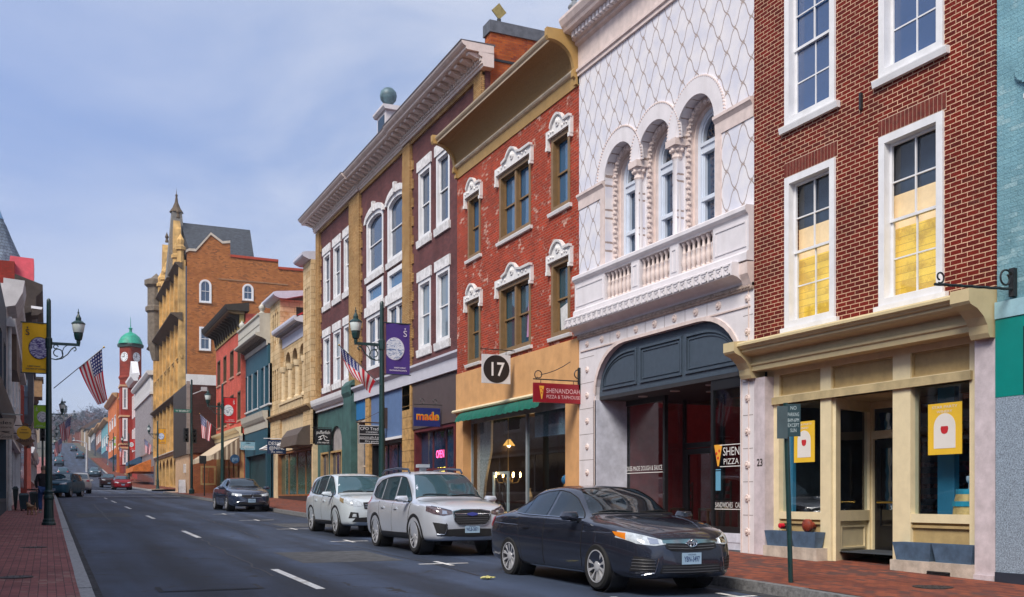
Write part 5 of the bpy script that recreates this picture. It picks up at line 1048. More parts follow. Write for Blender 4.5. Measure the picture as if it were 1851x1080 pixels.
wall(MB(), fr, t0[1], t1[0], 4.4, 10.9, ars, .8).build('wall', sand, b5)
ft = RF(W5-.15)
for i, (a0, a1) in enumerate((t0, t1)):
    zt = 14.0 if i == 0 else 13.3
    mb = wall(MB(), ft, a0, a1, 4.4, zt, [s for s in slits if a0 < s[0] < a1], .3); mb.box(W5+.15, W5+(2 if i == 0 else 3.2), a0, a1, 4.4, zt); mb.build('tower', sand, b5)
    MB().fb(ft, a0+.1, a1-.1, 7, 13, -.25, -.2).build('slit_glass', dark, b5)
    MB().mould(ft, [(-.3, zt), (.12, zt), (.4, zt+.12), (.46, zt+.2), (.46, zt+.32), (.3, zt+.38), (-3.2, zt+.75)], a0-.35 if i else a0, a1+.35).build('tower_cornice', lav, b5)
MB().box(W5+.8, W5+3, t1[0]-.001-.02, t1[0]-.001, 11.9, 12.9).build('tower_opening', dark, b5)
MB().box(W5+.81, W5+12, y0, y1, .9, 10.8).build('body', sand, b5)
MB().loft([[(W5-.5, t0[1], 11.35), (W5-.5, t1[0], 11.35), (W5+3.2, t1[0], 13.6), (W5+3.2, t0[1], 13.6)], [(W5-.5, t0[1], 11.25), (W5-.5, t1[0], 11.25), (W5+3.2, t1[0], 13.5), (W5+3.2, t0[1], 13.5)]]).build('roof', M('red_roof', (.42, .015, .025), .6, .15), b5)
MB().mould(fr, [(-.1, 10.9), (.1, 10.9), (.14, 11.0), (.5, 11.06), (.62, 11.12), (.66, 11.22), (.66, 11.34), (-.1, 11.4)], t0[1], t1[0]).build('eave_cornice', lav, b5)
mb = MB(); k = t0[1]+.05
while k < t1[0]-.1: mb.fb(fr, k, k+.1, 10.98, 11.06, .1, .45); k += .2
mb.build('eave_dentils', M('grey_dentils', (.25, .25, .29), .7), b5)
MB().fb(fr, t0[1], t1[0], 10.35, 10.9, -.05, .03).build('frieze', lav, b5)
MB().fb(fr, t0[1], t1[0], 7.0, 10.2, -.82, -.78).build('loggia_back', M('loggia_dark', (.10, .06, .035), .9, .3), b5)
for a in [ars[0][0]-.22, (ars[0][1]+ars[1][0])/2, (ars[1][1]+ars[2][0])/2, ars[2][1]+.22]:
    MB().lathe(fr.pt(a, 7.1, .02), [(.24, 0), (.24, .12), (.17, .2), (.155, 1.75), (.22, 1.8), (.26, 2.0), (.26, 2.1)], 12).build('column', sandp, b5, smooth=True)
mb = MB().fb(fr, t0[1], t1[0], 7.0, 7.12, -.3, .25).fb(fr, t0[1], t1[0], 6.45, 6.6, -.3, .2); k = t0[1]+.1
while k < t1[0]: mb.fb(fr, k, k+.16, 6.6, 7.0, .02, .2); k += .34
mb.build('loggia_balustrade', sandp, b5)
MB().mould(fr, [(-.1, 6.2), (.15, 6.2), (.3, 6.35), (.4, 6.42), (.4, 6.5), (-.1, 6.52)], y0+.003, y1-.003).build('string_course', M('stained_sandstone', (.30, .20, .10), .9, .3), b5)
MB().fb(fr, y0+.003, y1-.003, 4.3, 6.2, -.2, .05).build('shop_fascia', sandp, b5)
a0, a1 = Yp(567, W5), Yp(500, W5)
for l, r in ((569, 565), (503, 496)): MB().fb(fr, max(y0+.003, Yp(l, W5)), Yp(r, W5), 1.0, 4.3, -.2, .05).build('shop_pier', sandp, b5)
window(b5, fr, (a0+.35, a1-.4, 1.7, 4.25), mat=M('oak_frame', (.26, .11, .04), .6, .2), sash=False, cols=4, dep=.2, pane=GL('glass_green', (.05, .11, .08)), mt=.14)
MB().fb(fr, a0+.3, a1-.35, 1.1, 1.7, -.2, .0).build('stall_riser', M('dark_brown_riser', (.04, .02, .018), .7), b5)
MB().mould(fr, [(.05, 4.35), (.9, 4.35), (.8, 4.9), (.5, 5.3), (.05, 5.45)], Yp(566, W5), Yp(535, W5)).build('brown_canopy', M('brown_canopy', (.10, .075, .06), .6), b5)
mb = MB(); a0, a1 = Yp(533, W5), Yp(500, W5)
for p0, p1 in (((a0, 5.0, .1), (a0, 4.3, .1)), ((a0, 5.0, .1), (a0, 4.5, 1.0)), ((a1, 4.5, 1.0), (a0, 4.5, 1.0)), ((a1, 5., .1), (a1, 4.5, 1.0)), ((a0, 4.5, 1.), (a0, 4.5, .1)), ((a1, 4.5, 1.), (a1, 4.5, .1))): mb.tube([fr.pt(*p0), fr.pt(*p1)], .05, 6)
mb.build('awning_frame', white, b5)
Ys = Yp(520, W5-.4); e, xa, xb, za, zb, sf = hang_sign('hanging_sign', 'navy square sign reading design nine under the white awning frame', 'sign', ((483, 795), (517, 821)), Ys, .06, M('sign_navy', (.008, .03, .09), .5)); H = za-zb; xm = (xa+xb)/2
text('DESIGN', sf, xm, zb+H*.62, H*.24, .004, sw, e, width=(xb-xa)*.86); text('@NINE', sf, xm, zb+H*.30, H*.24, .004, sw, e, width=(xb-xa)*.8); text('the salon', sf, xm, zb+H*.08, H*.12, .004, sw, e, width=(xb-xa)*.6); MB().tube([(xa-.2, Ys, za+.06), (W5, Ys, za+.06)], .025, 6).build('bracket', white, e)
# ---------- teal building
W6 = 12.3; fr = RF(W6); y0, y1 = 62.92, 70.6
b6 = EMPTY('teal_building', (W6, 67, basez(W6, 67)), 'dark teal painted building with cream parapet and five slot windows', 'building')
tealp = M('teal_paint', (.012, .075, .115), .6, .1, 2, bump=.1); par = M('parapet_cream', (.50, .48, .42), .6, .08, stain=.2)
sl_ = [(Yp(r, W6), Yp(l, W6), 7.38, 9.8) for l, r in ((441.5, 448.5), (450, 456.5), (459.5, 466.5), (472, 478.5), (480.5, 487.5))]
wall(MB(), fr, y0, y1, 4.5, 11.1, sl_, .3).build('wall', tealp, b6)
for o in sl_: window(b6, fr, o, mat=tealp, cw=.05, dep=.22, sash=False, pane=glassD, sill=white); MB().fb(fr, o[0], o[0]+.1, o[2]+.02, o[3]-.02, -.1, .03).build('white_reveal', white, b6)
MB().fb(fr, y0, y1, 1, 11.3, -14, -.3).build('body', tealp, b6)
MB().mould(fr, [(-.2, 11.0), (.06, 11.0), (.1, 11.3), (.3, 11.42), (.72, 11.55), (.78, 11.62), (.78, 11.7), (.5, 11.74), (.5, 12.2), (.54, 12.22), (.5, 12.24), (.5, 12.75), (.6, 12.8), (.6, 12.9), (-.2, 12.95)], y0, y1).build('parapet', par, b6)
mb = MB(); k = y0+.05
while k < y1-.2: mb.mould(fr, [(.1, 11.25), (.4, 11.44), (.66, 11.52), (.1, 11.5)], k, k+.16); k += .36
mb.build('cornice_brackets', M('bracket_dark', (.12, .10, .09), .8), b6)
for a in (y0+.3, y1-.3): MB().lathe(fr.pt(a, 12.95, .3), [(.2, 0), (.1, .1), (.2, .3), (.2, .4), (.08, .55), (.001, .7)], 10).build('finial', par, b6)
MB().mould(fr, [(-.1, 5.9), (.1, 5.9), (.12, 6.3), (.2, 6.4), (.3, 6.6), (.34, 6.85), (.36, 6.95), (-.1, 7.0)], y0, y1).build('shop_cornice', par, b6)
MB().fb(fr, y0, y1, 4.35, 5.9, -.2, .06).build('shop_fascia', tealp, b6); MB().fb(fr, y0, y0+.5, 1.2, 4.35, -.2, .05).fb(fr, y1-.4, y1, 1.2, 4.35, -.2, .05).build('shop_pier', tealp, b6)
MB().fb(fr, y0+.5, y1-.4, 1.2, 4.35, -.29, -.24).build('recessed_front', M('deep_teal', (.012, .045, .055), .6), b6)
Ys = Yp(457, W6-.2); e, xa, xb, za, zb, sf = hang_sign('hanging_sign', 'pale blue board sign projecting from the teal building', 'sign', ((435, 799), (462, 814)), Ys, .08, M('sign_pale_blue', (.25, .45, .55), .5)); text('Lighthouse', sf, (xa+xb)/2, zb+.12, .2, .005, sw, e, width=(xb-xa)*.75); mb = MB().fprism(sf, [(xa+.3, zb+.42), ((xa+xb)/2, za-.05), (xb-.3, zb+.42)], 0, .01); mb.build('roof_emblem', M('sign_navy', (.008, .03, .09), .5), e)
MB().tube([(xa-.1, Ys, za+.05), (W6, Ys, za+.05)], .03, 6).build('bracket', iron, e)
# ---------- salmon building with bracketed eaves
W7 = 12.0; fr = RF(W7); y0, y1 = 70.62, 81.9
b7 = EMPTY('salmon_building', (W7, 76, basez(W7, 76)), 'salmon red painted building with dark bracketed eaves and cream awning', 'building')
sal = BR('salmon_brick', (.60, .12, .085), (.52, .10, .07), (.40, .085, .06), .2, .0685, .006, bump=.4, worn=(.58, .16, .11), wornamt=.4); brw = M('brown_window', (.10, .06, .03), .6)
cl = [(Yp(r, W7), Yp(l, W7)) for l, r in ((393, 398.5), (404, 409.5), (416, 422.5), (429.5, 435))]
ops = [(a, b, z0, z1) for a, b in cl for z0, z1 in ((6.95, 8.95), (10.2, 12.15))]
wall(MB(), fr, y0, y1, 6, 13.6, ops, .3).build('wall', sal, b7); MB().fb(fr, y0, y1, 1, 14.2, -16, -.3).build('body', sal, b7)
for o in ops: window(b7, fr, o, mat=brw, dep=.2, pane=glassD, sill=M('salmon_sill', (.6, .4, .3), .7))
MB().mould(fr, [(-.2, 13.1), (.08, 13.1), (.1, 14.1), (-.2, 14.1)], y0, y1).build('eave_frieze', M('olive_yellow_panel', (.38, .27, .08), .6), b7)
MB().mould(fr, [(-.5, 14.3), (.95, 14.3), (1.05, 14.5), (1.1, 14.66), (-.5, 14.9)], y0-.3, y1+.3).build('roof_eave', M('dark_brown_eave', (.03, .022, .016), .7), b7)
MB().mould(fr, [(-.2, 14.1), (.5, 14.1), (.9, 14.22), (.9, 14.3), (-.2, 14.3)], y0-.2, y1+.2).build('eave_soffit', M('brown_soffit', (.14, .085, .03), .7), b7)
k = y0+.2
while k < y1: MB().mould(fr, [(.05, 13.2), (.2, 13.3), (.3, 13.8), (.75, 14.0), (.8, 14.1), (.05, 14.1)], k, k+.2).build('eave_bracket', MATS['dark_brown_eave'], b7); k += 1.02
MB().mould(fr, [(-.1, 5.85), (.1, 5.85), (.15, 6.1), (.35, 6.25), (.4, 6.4), (-.1, 6.5)], y0, y1).build('shop_cornice', creamw, b7)
MB().fb(fr, y0, y1, 5.0, 5.85, -.1, .05).build('shop_fascia', M('grey_cream', (.5, .48, .44), .6), b7)
window(b7, fr, (y0+.4, y1-.3, 1.9, 4.95), mat=M('tan_wood_frame', (.42, .28, .12), .6), sash=False, cols=5, rows=1, mt=.16, dep=.25)
awn = M('cream_awning', (.62, .50, .36), .8, .08)
a0, a1 = y0+.3, y1-1.2
MB().loft([[fr.pt(a0, 5.75, .06), fr.pt(a1, 5.75, .06), fr.pt(a1, 4.5, 1.9), fr.pt(a0, 4.5, 1.9), fr.pt(a0, 4.2, 1.92), fr.pt(a1, 4.2, 1.92)][j:j+1][0:1]+[] for j in range(0)] or [[fr.pt(a0, 5.75, .06), fr.pt(a0, 4.5, 1.9), fr.pt(a0, 4.15, 1.92), fr.pt(a0, 4.45, 1.86)], [fr.pt(a1, 5.75, .06), fr.pt(a1, 4.5, 1.9), fr.pt(a1, 4.15, 1.92), fr.pt(a1, 4.45, 1.86)]]).build('awning', awn, b7)
mb = MB()
for t in range(6): u0, u1 = t/6, (t+.55)/6; mb.poly([fr.pt(a0-.01, 5.7-1.25*u0, .06+1.84*u0), fr.pt(a0-.01, 5.7-1.25*u1, .06+1.84*u1), fr.pt(a0-.01, 4.2, .06+1.84*u1), fr.pt(a0-.01, 4.2, .06+1.84*u0)])
mb.build('awning_stripes', M('awning_stripe', (.22, .15, .10), .8), b7)
mb = MB(); mb.poly([fr.pt(a0, 5.7, .06), fr.pt(a0, 4.45, 1.9), fr.pt(a0, 4.2, 1.9), fr.pt(a0, 4.2, .06)]); mb.build('awning_side', awn, b7)
Ys = Yp(436, W7)+.2; xa, za = P(416, 822, Ys); xb, zb = P(433, 838, Ys); e = EMPTY('round_sign', ((xa+xb)/2, Ys, zb), 'round dark blue sign hanging below the cream awning', 'sign'); sf = SF(Ys-.03)
MB().fprism(sf, arc((xa+xb)/2, (za+zb)/2, (xb-xa)/2, (xb-xa)/2, 0, 345, 23), -.06, 0).build('board', M('sign_blue', (.02, .07, .16), .5), e); text('gym', sf, (xa+xb)/2, (za+zb)/2-.1, .26, .004, M('sign_soft_blue', (.3, .45, .6), .5), e, width=(xb-xa)*.6); MB().tube([((xa+xb)/2, Ys-.06, (za+zb)/2+.3), ((xa+xb)/2, Ys-.06, 4.6)], .02, 6).build('hanger', iron, e)
# ---------- low corner building, dark ribbed front
X8 = 9.95; y0, y1 = 82.0, 91.6; ztp = 10.4
b8 = EMPTY('corner_building', (X8, 86, basez(10, 86)), 'low corner building with dark ribbed metal front over peach stone and brick', 'building')
dbr = BR('dark_brown_brick', (.075, .032, .028), (.055, .024, .022), (.04, .02, .018), .4, .14, .02, bump=.5); obr = BR('orange_brick', (.36, .10, .035), (.28, .07, .03), (.30, .18, .10), .25, .09, .014, bump=.5)
MB().box(X8, X8+14, y0, y1, 5.1, ztp).build('upper_wall', dbr, b8); MB().box(X8+.1, X8+14, y0+.1, y1, 1.4, 5.1).build('lower_wall', obr, b8)
fr = RF(X8); mb = MB(); k = y0+.3
while k < y1: mb.fb(fr, k, k+.28, 5.0, ztp+.1, 0, .12); k += .52
mb.build('ribbed_cladding', M('dark_brown_metal', (.06, .048, .042), .5, .12), b8)
MB().fb(fr, y0-.02, y0+.12, 5.0, ztp+.25, -.1, .16).build('corner_trim', M('grey_brown_trim', (.28, .24, .22), .6), b8)
MB().fb(RF(X8+.1), y0+.12, y1, 1.4, 5.0, 0, .03).build('peach_stone', M('peach_stone', (.55, .36, .22), .8, .12), b8)
window(b8, SF(y0+.1), (X8+.9, X8+2.05, 2.6, 4.1), mat=MATS['tan_wood_frame'], sash=False, cols=2, dep=.0, cw=.14)
MB().fb(RF(X8+.07), y0+2.2, y0+2.6, 3.6, 4.3, 0, .16).build('wall_lamp', M('lamp_glass_white', (.7, .7, .72), .4), b8)
e = EMPTY('sandwich_board', (9.5, 89.5, swz(9.5, 89.5)), 'white sandwich board standing on the pavement at the corner', 'sign'); z = swz(9.5, 89.5)
xa = P(323, 880, 84)[0]; xb = P(335, 880, 84)[0]; e.location = ((xa+xb)/2, 84, swz(xa, 84)); z = swz(xa, 84)
for s_ in (-1, 1): MB().hexa([(xa, 84+s_*.3, z), (xb, 84+s_*.3, z), (xb, 84+s_*.34, z), (xa, 84+s_*.34, z), (xa, 84+s_*.02, z+1.05), (xb, 84+s_*.02, z+1.05), (xb, 84+s_*.06, z+1.05), (xa, 84+s_*.06, z+1.05)]).build('board', M('board_white', (.6, .62, .68), .6), e)
# ---------- tall yellow and orange brick building
W10 = 12.3; y0, y1 = 106.8, 134.; fr = RF(W10); fsd = SF(y0)
b10 = EMPTY('tall_victorian_building', (W10, 120, basez(W10, 120)), 'tall Victorian building with yellow ornate front, orange brick side, slate roof and spire', 'building')
oside = BR('orange_gable_brick', (.44, .155, .045), (.33, .10, .03), (.36, .18, .07), .3, .11, .016, bump=.4, worn=(.20, .075, .03), wornamt=.46, wscale=.9); yst = M('yellow_ochre_stone', (.58, .36, .13), .8, .34, .9, stain=.6); dkst = M('dark_ornament', (.10, .07, .045), .8, .3)
XE = P(552, 480, y0)[0]
def pz(px, py): x, z = P(px, py, y0); return (x, z)
prof = [pz(336, 457), pz(342, 454), pz(354, 455), pz(381, 425), pz(402, 441), pz(416, 440), pz(416.5, 465), pz(503, 474), pz(503.5, 487), pz(553, 491)]
gx0 = W10+.5
MB().loft([[fsd.pt(a, z, p) for a, z in [(gx0, 1.5), (gx0, prof[0][1])]+prof+[(XE, 1.5)]] for p in (0, -.6)]).build('gable_wall', oside, b10)
MB().box(gx0, XE, y0+.6, y1, 1.5, 25.6).build('body', oside, b10)
red_cop = M('red_coping', (.40, .05, .02), .7); gcop = M('pale_coping', (.55, .48, .40), .7)
for pts, m_ in ((prof[:6], gcop), (prof[6:8], red_cop), (prof[8:], red_cop)):
    mb = MB()
    for (a, z), (c, d) in zip(pts, pts[1:]): mb.hexa([fsd.pt(a, z, .1), fsd.pt(c, d, .1), fsd.pt(c, d, -.7), fsd.pt(a, z, -.7), fsd.pt(a, z+.25, .1), fsd.pt(c, d+.25, .1), fsd.pt(c, d+.25, -.7), fsd.pt(a, z+.25, -.7)])
    mb.build('coping', m_, b10)
for (l, r, t, b_, k) in ((360, 382, 505, 549, 'a'), (438, 458, 513, 545, 'a'), (360, 381, 591, 635, 'r')):
    (xa, zt), (xb, zb) = pz(l, t), pz(r, b_); window(b10, SF(y0-.02), (xa, xb, zb, zt), k=k, cw=.16, dep=-.0, cols=2, proud=.08, sill=M('brown_sill', (.3, .15, .07), .8))
MB().fb(fsd, *[pz(336, 0)[0], pz(394, 0)[0]], 6, pz(350, 677)[1], -.1, .04).build('white_painted_wall', M('white_wall_paint', (.66, .64, .62), .8, .1, 1, stain=.15), b10)
mb = MB(); mb.fb(fsd, pz(395, 0)[0], pz(520, 0)[0], pz(400, 506)[1], pz(400, 506)[1]+.15, 0, .05); mb.build('string_line', M('brown_sill', (.3, .15, .07), .8), b10)
# slate roof and spire
zr, ze = 31.2, 26.2
sl = M('slate_roof', (.045, .052, .065), .75, .35, 3, bump=.4, bscale=8)
xr0, xr1 = P(333, 0, 114)[0], P(452, 0, 114)[0]; xe1 = P(458, 0, y0+2)[0]
MB().loft([[(W10+1.0, y0+.7, ze), (xr0-.4, 114, zr), (W10+1.0, 121, ze)], [(xe1, y0+.7, ze-.6), (xr1, 114, zr), (xe1+1, 121, ze-.6)]]).build('roof', sl, b10)
xs_ = P(319, 0, 114)[0]; q = M('patterned_slate', (.20, .19, .18), .8, .5, 14); qz = 30.
mb = MB().loft([[(xs_-1.1, 113, 25), (xs_+1.1, 113, 25), (xs_+1.1, 115, 25), (xs_-1.1, 115, 25)], [(xs_-.5, 113.5, 32.2), (xs_+.5, 113.5, 32.2), (xs_+.5, 114.5, 32.2), (xs_-.5, 114.5, 32.2)]]); mb.build('spire', q, b10)
MB().lathe((xs_, 114, 32.2), [(.75, 0), (.65, .15), (.42, .5), (.18, 1.1), (.1, 1.7), (.14, 1.9), (.04, 2.0), (.001, 2.7)], 8).build('spire_cap', dkst, b10)
# ornate street front
Zc = (6.6, 12.1, 20.2, 25.2); mb = MB(); ops = []
nb = 7; bw_ = (y1-y0)/nb
for i in range(nb):
    a = y0+bw_*i
    for z0, z1, k in ((7.6, 11.4, 'r'), (13.0, 15.8, 'r'), (16.4, 19.3, 'a'), (21.2, 24.4, 'a')):
        ops += [(a+.7, a+bw_*.48, z0, z1, k), (a+bw_*.56, a+bw_-.6, z0, z1, k)]
    ops.append((a+.6, a+bw_-.6, 2.9, 6.0, 's1.2'))
wall(MB(), fr, y0, y1, 2, 25.6, ops, .35).build('front_wall', yst, b10)
MB().fb(fr, y0+.1, y1-.1, 2, 25, -.5, -.34).build('front_windows', glassD, b10)
for z, p, h, m_ in ((6.6, .35, .35, gcop), (12.1, .7, .5, dkst), (16.0, .2, .3, yst), (20.2, 1.1, .7, dkst), (25.3, .7, .6, dkst)): MB().mould(fr, [(-.05, z-h), (.1, z-h), (p*.6, z-h*.5), (p, z-.1), (p, z), (-.05, z+.1)], y0-.1, y1).build('cornice', m_, b10)
for i in range(nb+1):
    a = min(y0+bw_*i, y1-.3); MB().fb(fr, a-.0, a+.42, 6.6, 25, -.02, .3).build('pier', yst, b10)
    MB().lathe(fr.pt(a+.2, 25.3, .1), [(.35, 0), (.35, 1.2), (.5, 1.3), (.5, 1.6), (.3, 1.8), (.36, 2.3), (.001, 3.0)], 8).build('pinnacle', yst, b10)
for a in (y0+bw_*1.0, y0+bw_*3.9): MB().loft([[fr.pt(u, v, p) for u, v in ((a+.4, 25), (a+.4, 27.4), (a+bw_*.3, 28.2), (a+bw_*.36, 30.0), (a+bw_*.5, 31.0), (a+bw_*.64, 30.0), (a+bw_*.7, 28.2), (a+bw_-.4, 27.4), (a+bw_-.4, 25))] for p in (.2, -.5)]).build('front_gable', yst, b10); MB().lathe(fr.pt(a+bw_*.5, 31.3, -.3), [(.22, 0), (.12, .4), (.22, .6), (.001, 1.2)], 8).build('gable_finial', dkst, b10)
MB().lathe(fr.pt(y0+bw_*5.4, 20, .5), [(.5, -2), (1.0, 0), (1.0, 3.6), (1.25, 3.8), (1.25, 4.3), (1.0, 4.5), (1.0, 6.6), (1.35, 6.9), (1.35, 7.5), (.6, 7.8), (.001, 8.4)], 10).build('oriel_turret', M('grey_ornament', (.16, .13, .10), .8, .3), b10)
# ---------- grey ribbed building with scalloped cornice
fr = RF(12.1); y0, y1 = 134.02, 160
b11 = EMPTY('grey_ribbed_building', (12.1, 146, gz(146)), 'grey building with vertical ribs under a white scalloped cornice', 'building')
gy = M('grey_rib', (.20, .185, .20), .6, .1); MB().fb(fr, y0, y1, 2, 17.4, -14, 0).build('wall', gy, b11); mb = MB(); k = y0+.2
while k < y1: mb.fb(fr, k, k+.5, 7.4, 14.7, 0, .3); k += 1.05
mb.build('ribs', M('pale_rib', (.33, .30, .32), .6), b11)
MB().mould(fr, [(-.1, 14.6), (.5, 14.6), (.55, 14.9), (-.1, 14.95)], y0, y1).mould(fr, [(-.1, 17.0), (.7, 17.0), (.9, 17.3), (.9, 17.5), (-.1, 17.6)], y0, y1).build('cornice', M('white_cornice', (.66, .65, .66), .6, .06), b11); mb = MB(); k = y0+.3
while k < y1-1: mb.fprism(fr, arc(k+.8, 14.95, .85, 2.0, 0, 180, 10)+[(k-.05+.2, 14.95), (k+.35, 14.95)]+arc(k+.8, 14.95, .45, 1.5, 180, 0, 10)[1:], .0, .4); k += 1.75
mb.build('scallops', MATS['white_cornice'], b11)
MB().mould(fr, [(0, 6.6), (2.2, 5.6), (2.2, 5.0), (0, 5.0)], y0+4, y0+17).build('awning', M('orange_awning', (.60, .17, .03), .8, .3, 2), b11)
MB().mould(fr, [(0, 7.6), (1.6, 6.8), (1.6, 6.3), (0, 6.3)], y0+17.5, y1).build('awning', M('blue_awning', (.03, .10, .20), .8), b11)
MB().fb(fr, y0+.2, y1-.2, 2.9, 5.6, -.01, .03).build('shop_windows', glassD, b11)
# ---------- red building with bay and clock tower
y0, y1 = 160.02, 172; fr = RF(12.2)
b12 = EMPTY('red_bay_building', (12.2, 166, gz(166)), 'deep red building with white gable trim and projecting bay window', 'building')
dred = M('deep_red_paint', (.30, .025, .015), .7, .15, 1); MB().fb(fr, y0, y1, 2.5, 19.5, -12, 0).build('wall', dred, b12)
MB().mould(fr, [(-.1, 19), (.6, 19), (1., 19.6), (1., 20), (-.1, 20.2)], y0, y1).loft([[fr.pt(u, v, p) for u, v in ((y0+2, 20.1), ((y0+y1)/2, 22.6), (y1-2, 20.1))] for p in (.6, -.4)]).build('white_gable', M('white_cornice', (.66, .65, .66), .6, .06), b12)
for i in range(3): window(b12, fr, (y0+1.2+i*3.6, y0+3.2+i*3.6, 14.0, 17.5), cw=.2, dep=.0, proud=.1); window(b12, fr, (y0+1.2+i*3.6, y0+3.2+i*3.6, 8.8, 12.3), cw=.2, dep=.0, proud=.1)
bxa, bxb = P(217, 0, 171)[0], P(233, 0, 171)[0]
bay = MB().box(bxa+.1, 13, 171, 175, 6.8, 19.8); bay.build('bay', dred, b12)
for z0, z1 in ((15.6, 19.0), (10.6, 14.2), (6.9, 9.2)): window(b12, SF(170.97), (bxa+.35, bxb-.2, z0, z1), cw=.22, dep=0, proud=.06, pane=glassP)
for z in (19.2, 14.4, 10.0, 9.4): MB().box(bxa-.05, bxb+.1, 170.85, 175, z, z+.28).build('bay_trim', M('peach_trim', (.6, .36, .2), .7), b12)
TY = 183.; xt = P(236, 0, TY)[0]; b13 = EMPTY('clock_tower', (xt, TY, gz(TY)), 'red clock tower with white dials and green copper dome', 'clock tower')
dt = xt*sn+TY*cs
def tz(py): return CAMH-dt*(py-HY)/FOC
rt = 19*dt/FOC; cb = BR('tower_brick', (.24, .038, .022), (.20, .03, .02), (.16, .03, .02), .4, .15, .02)
def rg(r, z, rot=0): return [(xt+r*math.cos(R_(45*k+22.5+rot)), TY+r*math.sin(R_(45*k+22.5+rot)), z) for k in range(8)]
def sq(r, z): return [(xt+r*math.cos(R_(a)), TY+r*math.sin(R_(a)), z) for a in (-101, -89, -11, 1, 79, 91, 169, 181)]
MB().loft([sq(rt*.98, 2), sq(rt*.98, tz(688)), sq(rt*1.1, tz(684)), sq(rt*.98, tz(680)), sq(rt*.98, tz(629))]).build('shaft', cb, b13)
MB().loft([sq(rt*1.15, tz(629)), sq(rt*1.2, tz(625)), sq(rt*1.15, tz(623))]).build('eaves', M('dark_bronze', (.03, .06, .055), .6), b13)
MB().lathe((xt, TY, tz(623)), [(rt*1.12, 0), (rt*1.05, .5), (rt*.85, 1.2), (rt*.5, 1.75), (rt*.15, 2.05), (rt*.12, 2.5), (rt*.2, 2.7), (rt*.04, 2.9), (.03, 4.6), (.001, 4.6)], 16).build('dome', M('copper_green', (.02, .30, .20), .55, .25, 2), b13, smooth=True)
wd_ = M('dial_white', (.72, .76, .8), .5)
for ang in (-140, -50):
    n = (math.cos(R_(ang)), math.sin(R_(ang))); d = (-n[1], n[0]); ff = Fr((xt+n[0]*rt*.71, TY+n[1]*rt*.71), d, n); zc = tz(647)
    o = MB().fprism(ff, arc(0, zc, .80, .80, 0, 345, 23), -.1, .12).build('clock_dial', wd_, b13)
    mb = MB()
    for t in range(12): a = R_(t*30); mb.fprism(ff, [(.62*math.cos(a)-.05, zc+.62*math.sin(a)-.05), (.62*math.cos(a)+.05, zc+.62*math.sin(a)-.05), (.62*math.cos(a)+.05, zc+.62*math.sin(a)+.05), (.62*math.cos(a)-.05, zc+.62*math.sin(a)+.05)], .12, .14)
    mb.fb(ff, -.05, .05, zc, zc+.6, .12, .15); mb.fb(ff, -.45, 0, zc-.05, zc+.05, .12, .15); mb.build('hour_marks', dark, o)
n = (math.cos(R_(-140)), math.sin(R_(-140))); ff = Fr((xt+n[0]*rt*.71, TY+n[1]*rt*.71), (-n[1], n[0]), n); MB().fb(ff, -.6, .6, tz(680), tz(669), -.5, .02).build('louvre_opening', dark, b13)
# ---------- smaller fronts beyond
for nm, lab, y0, y1, X, z, m_ in (('stone_front_building', 'narrow tan stone building between the red bay and the orange building', 176, 184, 11.6, 18.5, M('tan_stone', (.36, .26, .14), .8, .3)), ('orange_building', 'bright orange and red building past the clock tower', 186, 214, 10.8, 19.6, M('orange_paint', (.58, .15, .03), .7, .25, .4)), ('pale_teal_building', 'pale teal building far down the right side of the street', 216, 244, 10.9, 17.5, M('pale_teal_paint', (.14, .36, .42), .7, .2)), ('brick_shop', 'small brown brick shop far down the street with pink flag outside', 246, 275, 11, 18.5, M('far_brick', (.24, .08, .05), .8, .3)), ('dark_slate_house', 'dark blue slate roofed building at the foot of the hill', 280, 310, 11, 19.5, M('far_slate', (.05, .07, .10), .8, .3))):
    fr = RF(X); e = EMPTY(nm, (X, (y0+y1)/2, gz(y0)), lab, 'building'); ops = []
    for i in range(3):
        for z0 in ((gz(y0)+4.6, gz(y0)+8.6) if z-gz(y0) < 10 else (gz(y0)+4.6, gz(y0)+8.4, gz(y0)+11.6)):
            if z0+2 < z-.5: ops.append((y0+(y1-y0)*(.12+i*.28), y0+(y1-y0)*(.28+i*.28), z0, z0+2))
    wall(MB(), fr, y0, y1, gz(y0)-.3, z, ops, .3).build('wall', m_, e); MB().fb(fr, y0, y1, gz(y0), z, -12, -.3).build('body', m_, e)
    for o in ops: window(e, fr, o, dep=.2, cw=.14)
    MB().mould(fr, [(-.1, z-.8), (.3, z-.7), (.8, z-.2), (.8, z), (-.1, z+.1)], y0, y1).build('cornice', M('far_cornice', (.5, .3, .15), .7), e)
    MB().fb(fr, y0+1, y1-1, gz(y0)+.6, gz(y0)+3.4, -.02, .04).build('shop_window', glassD, e)
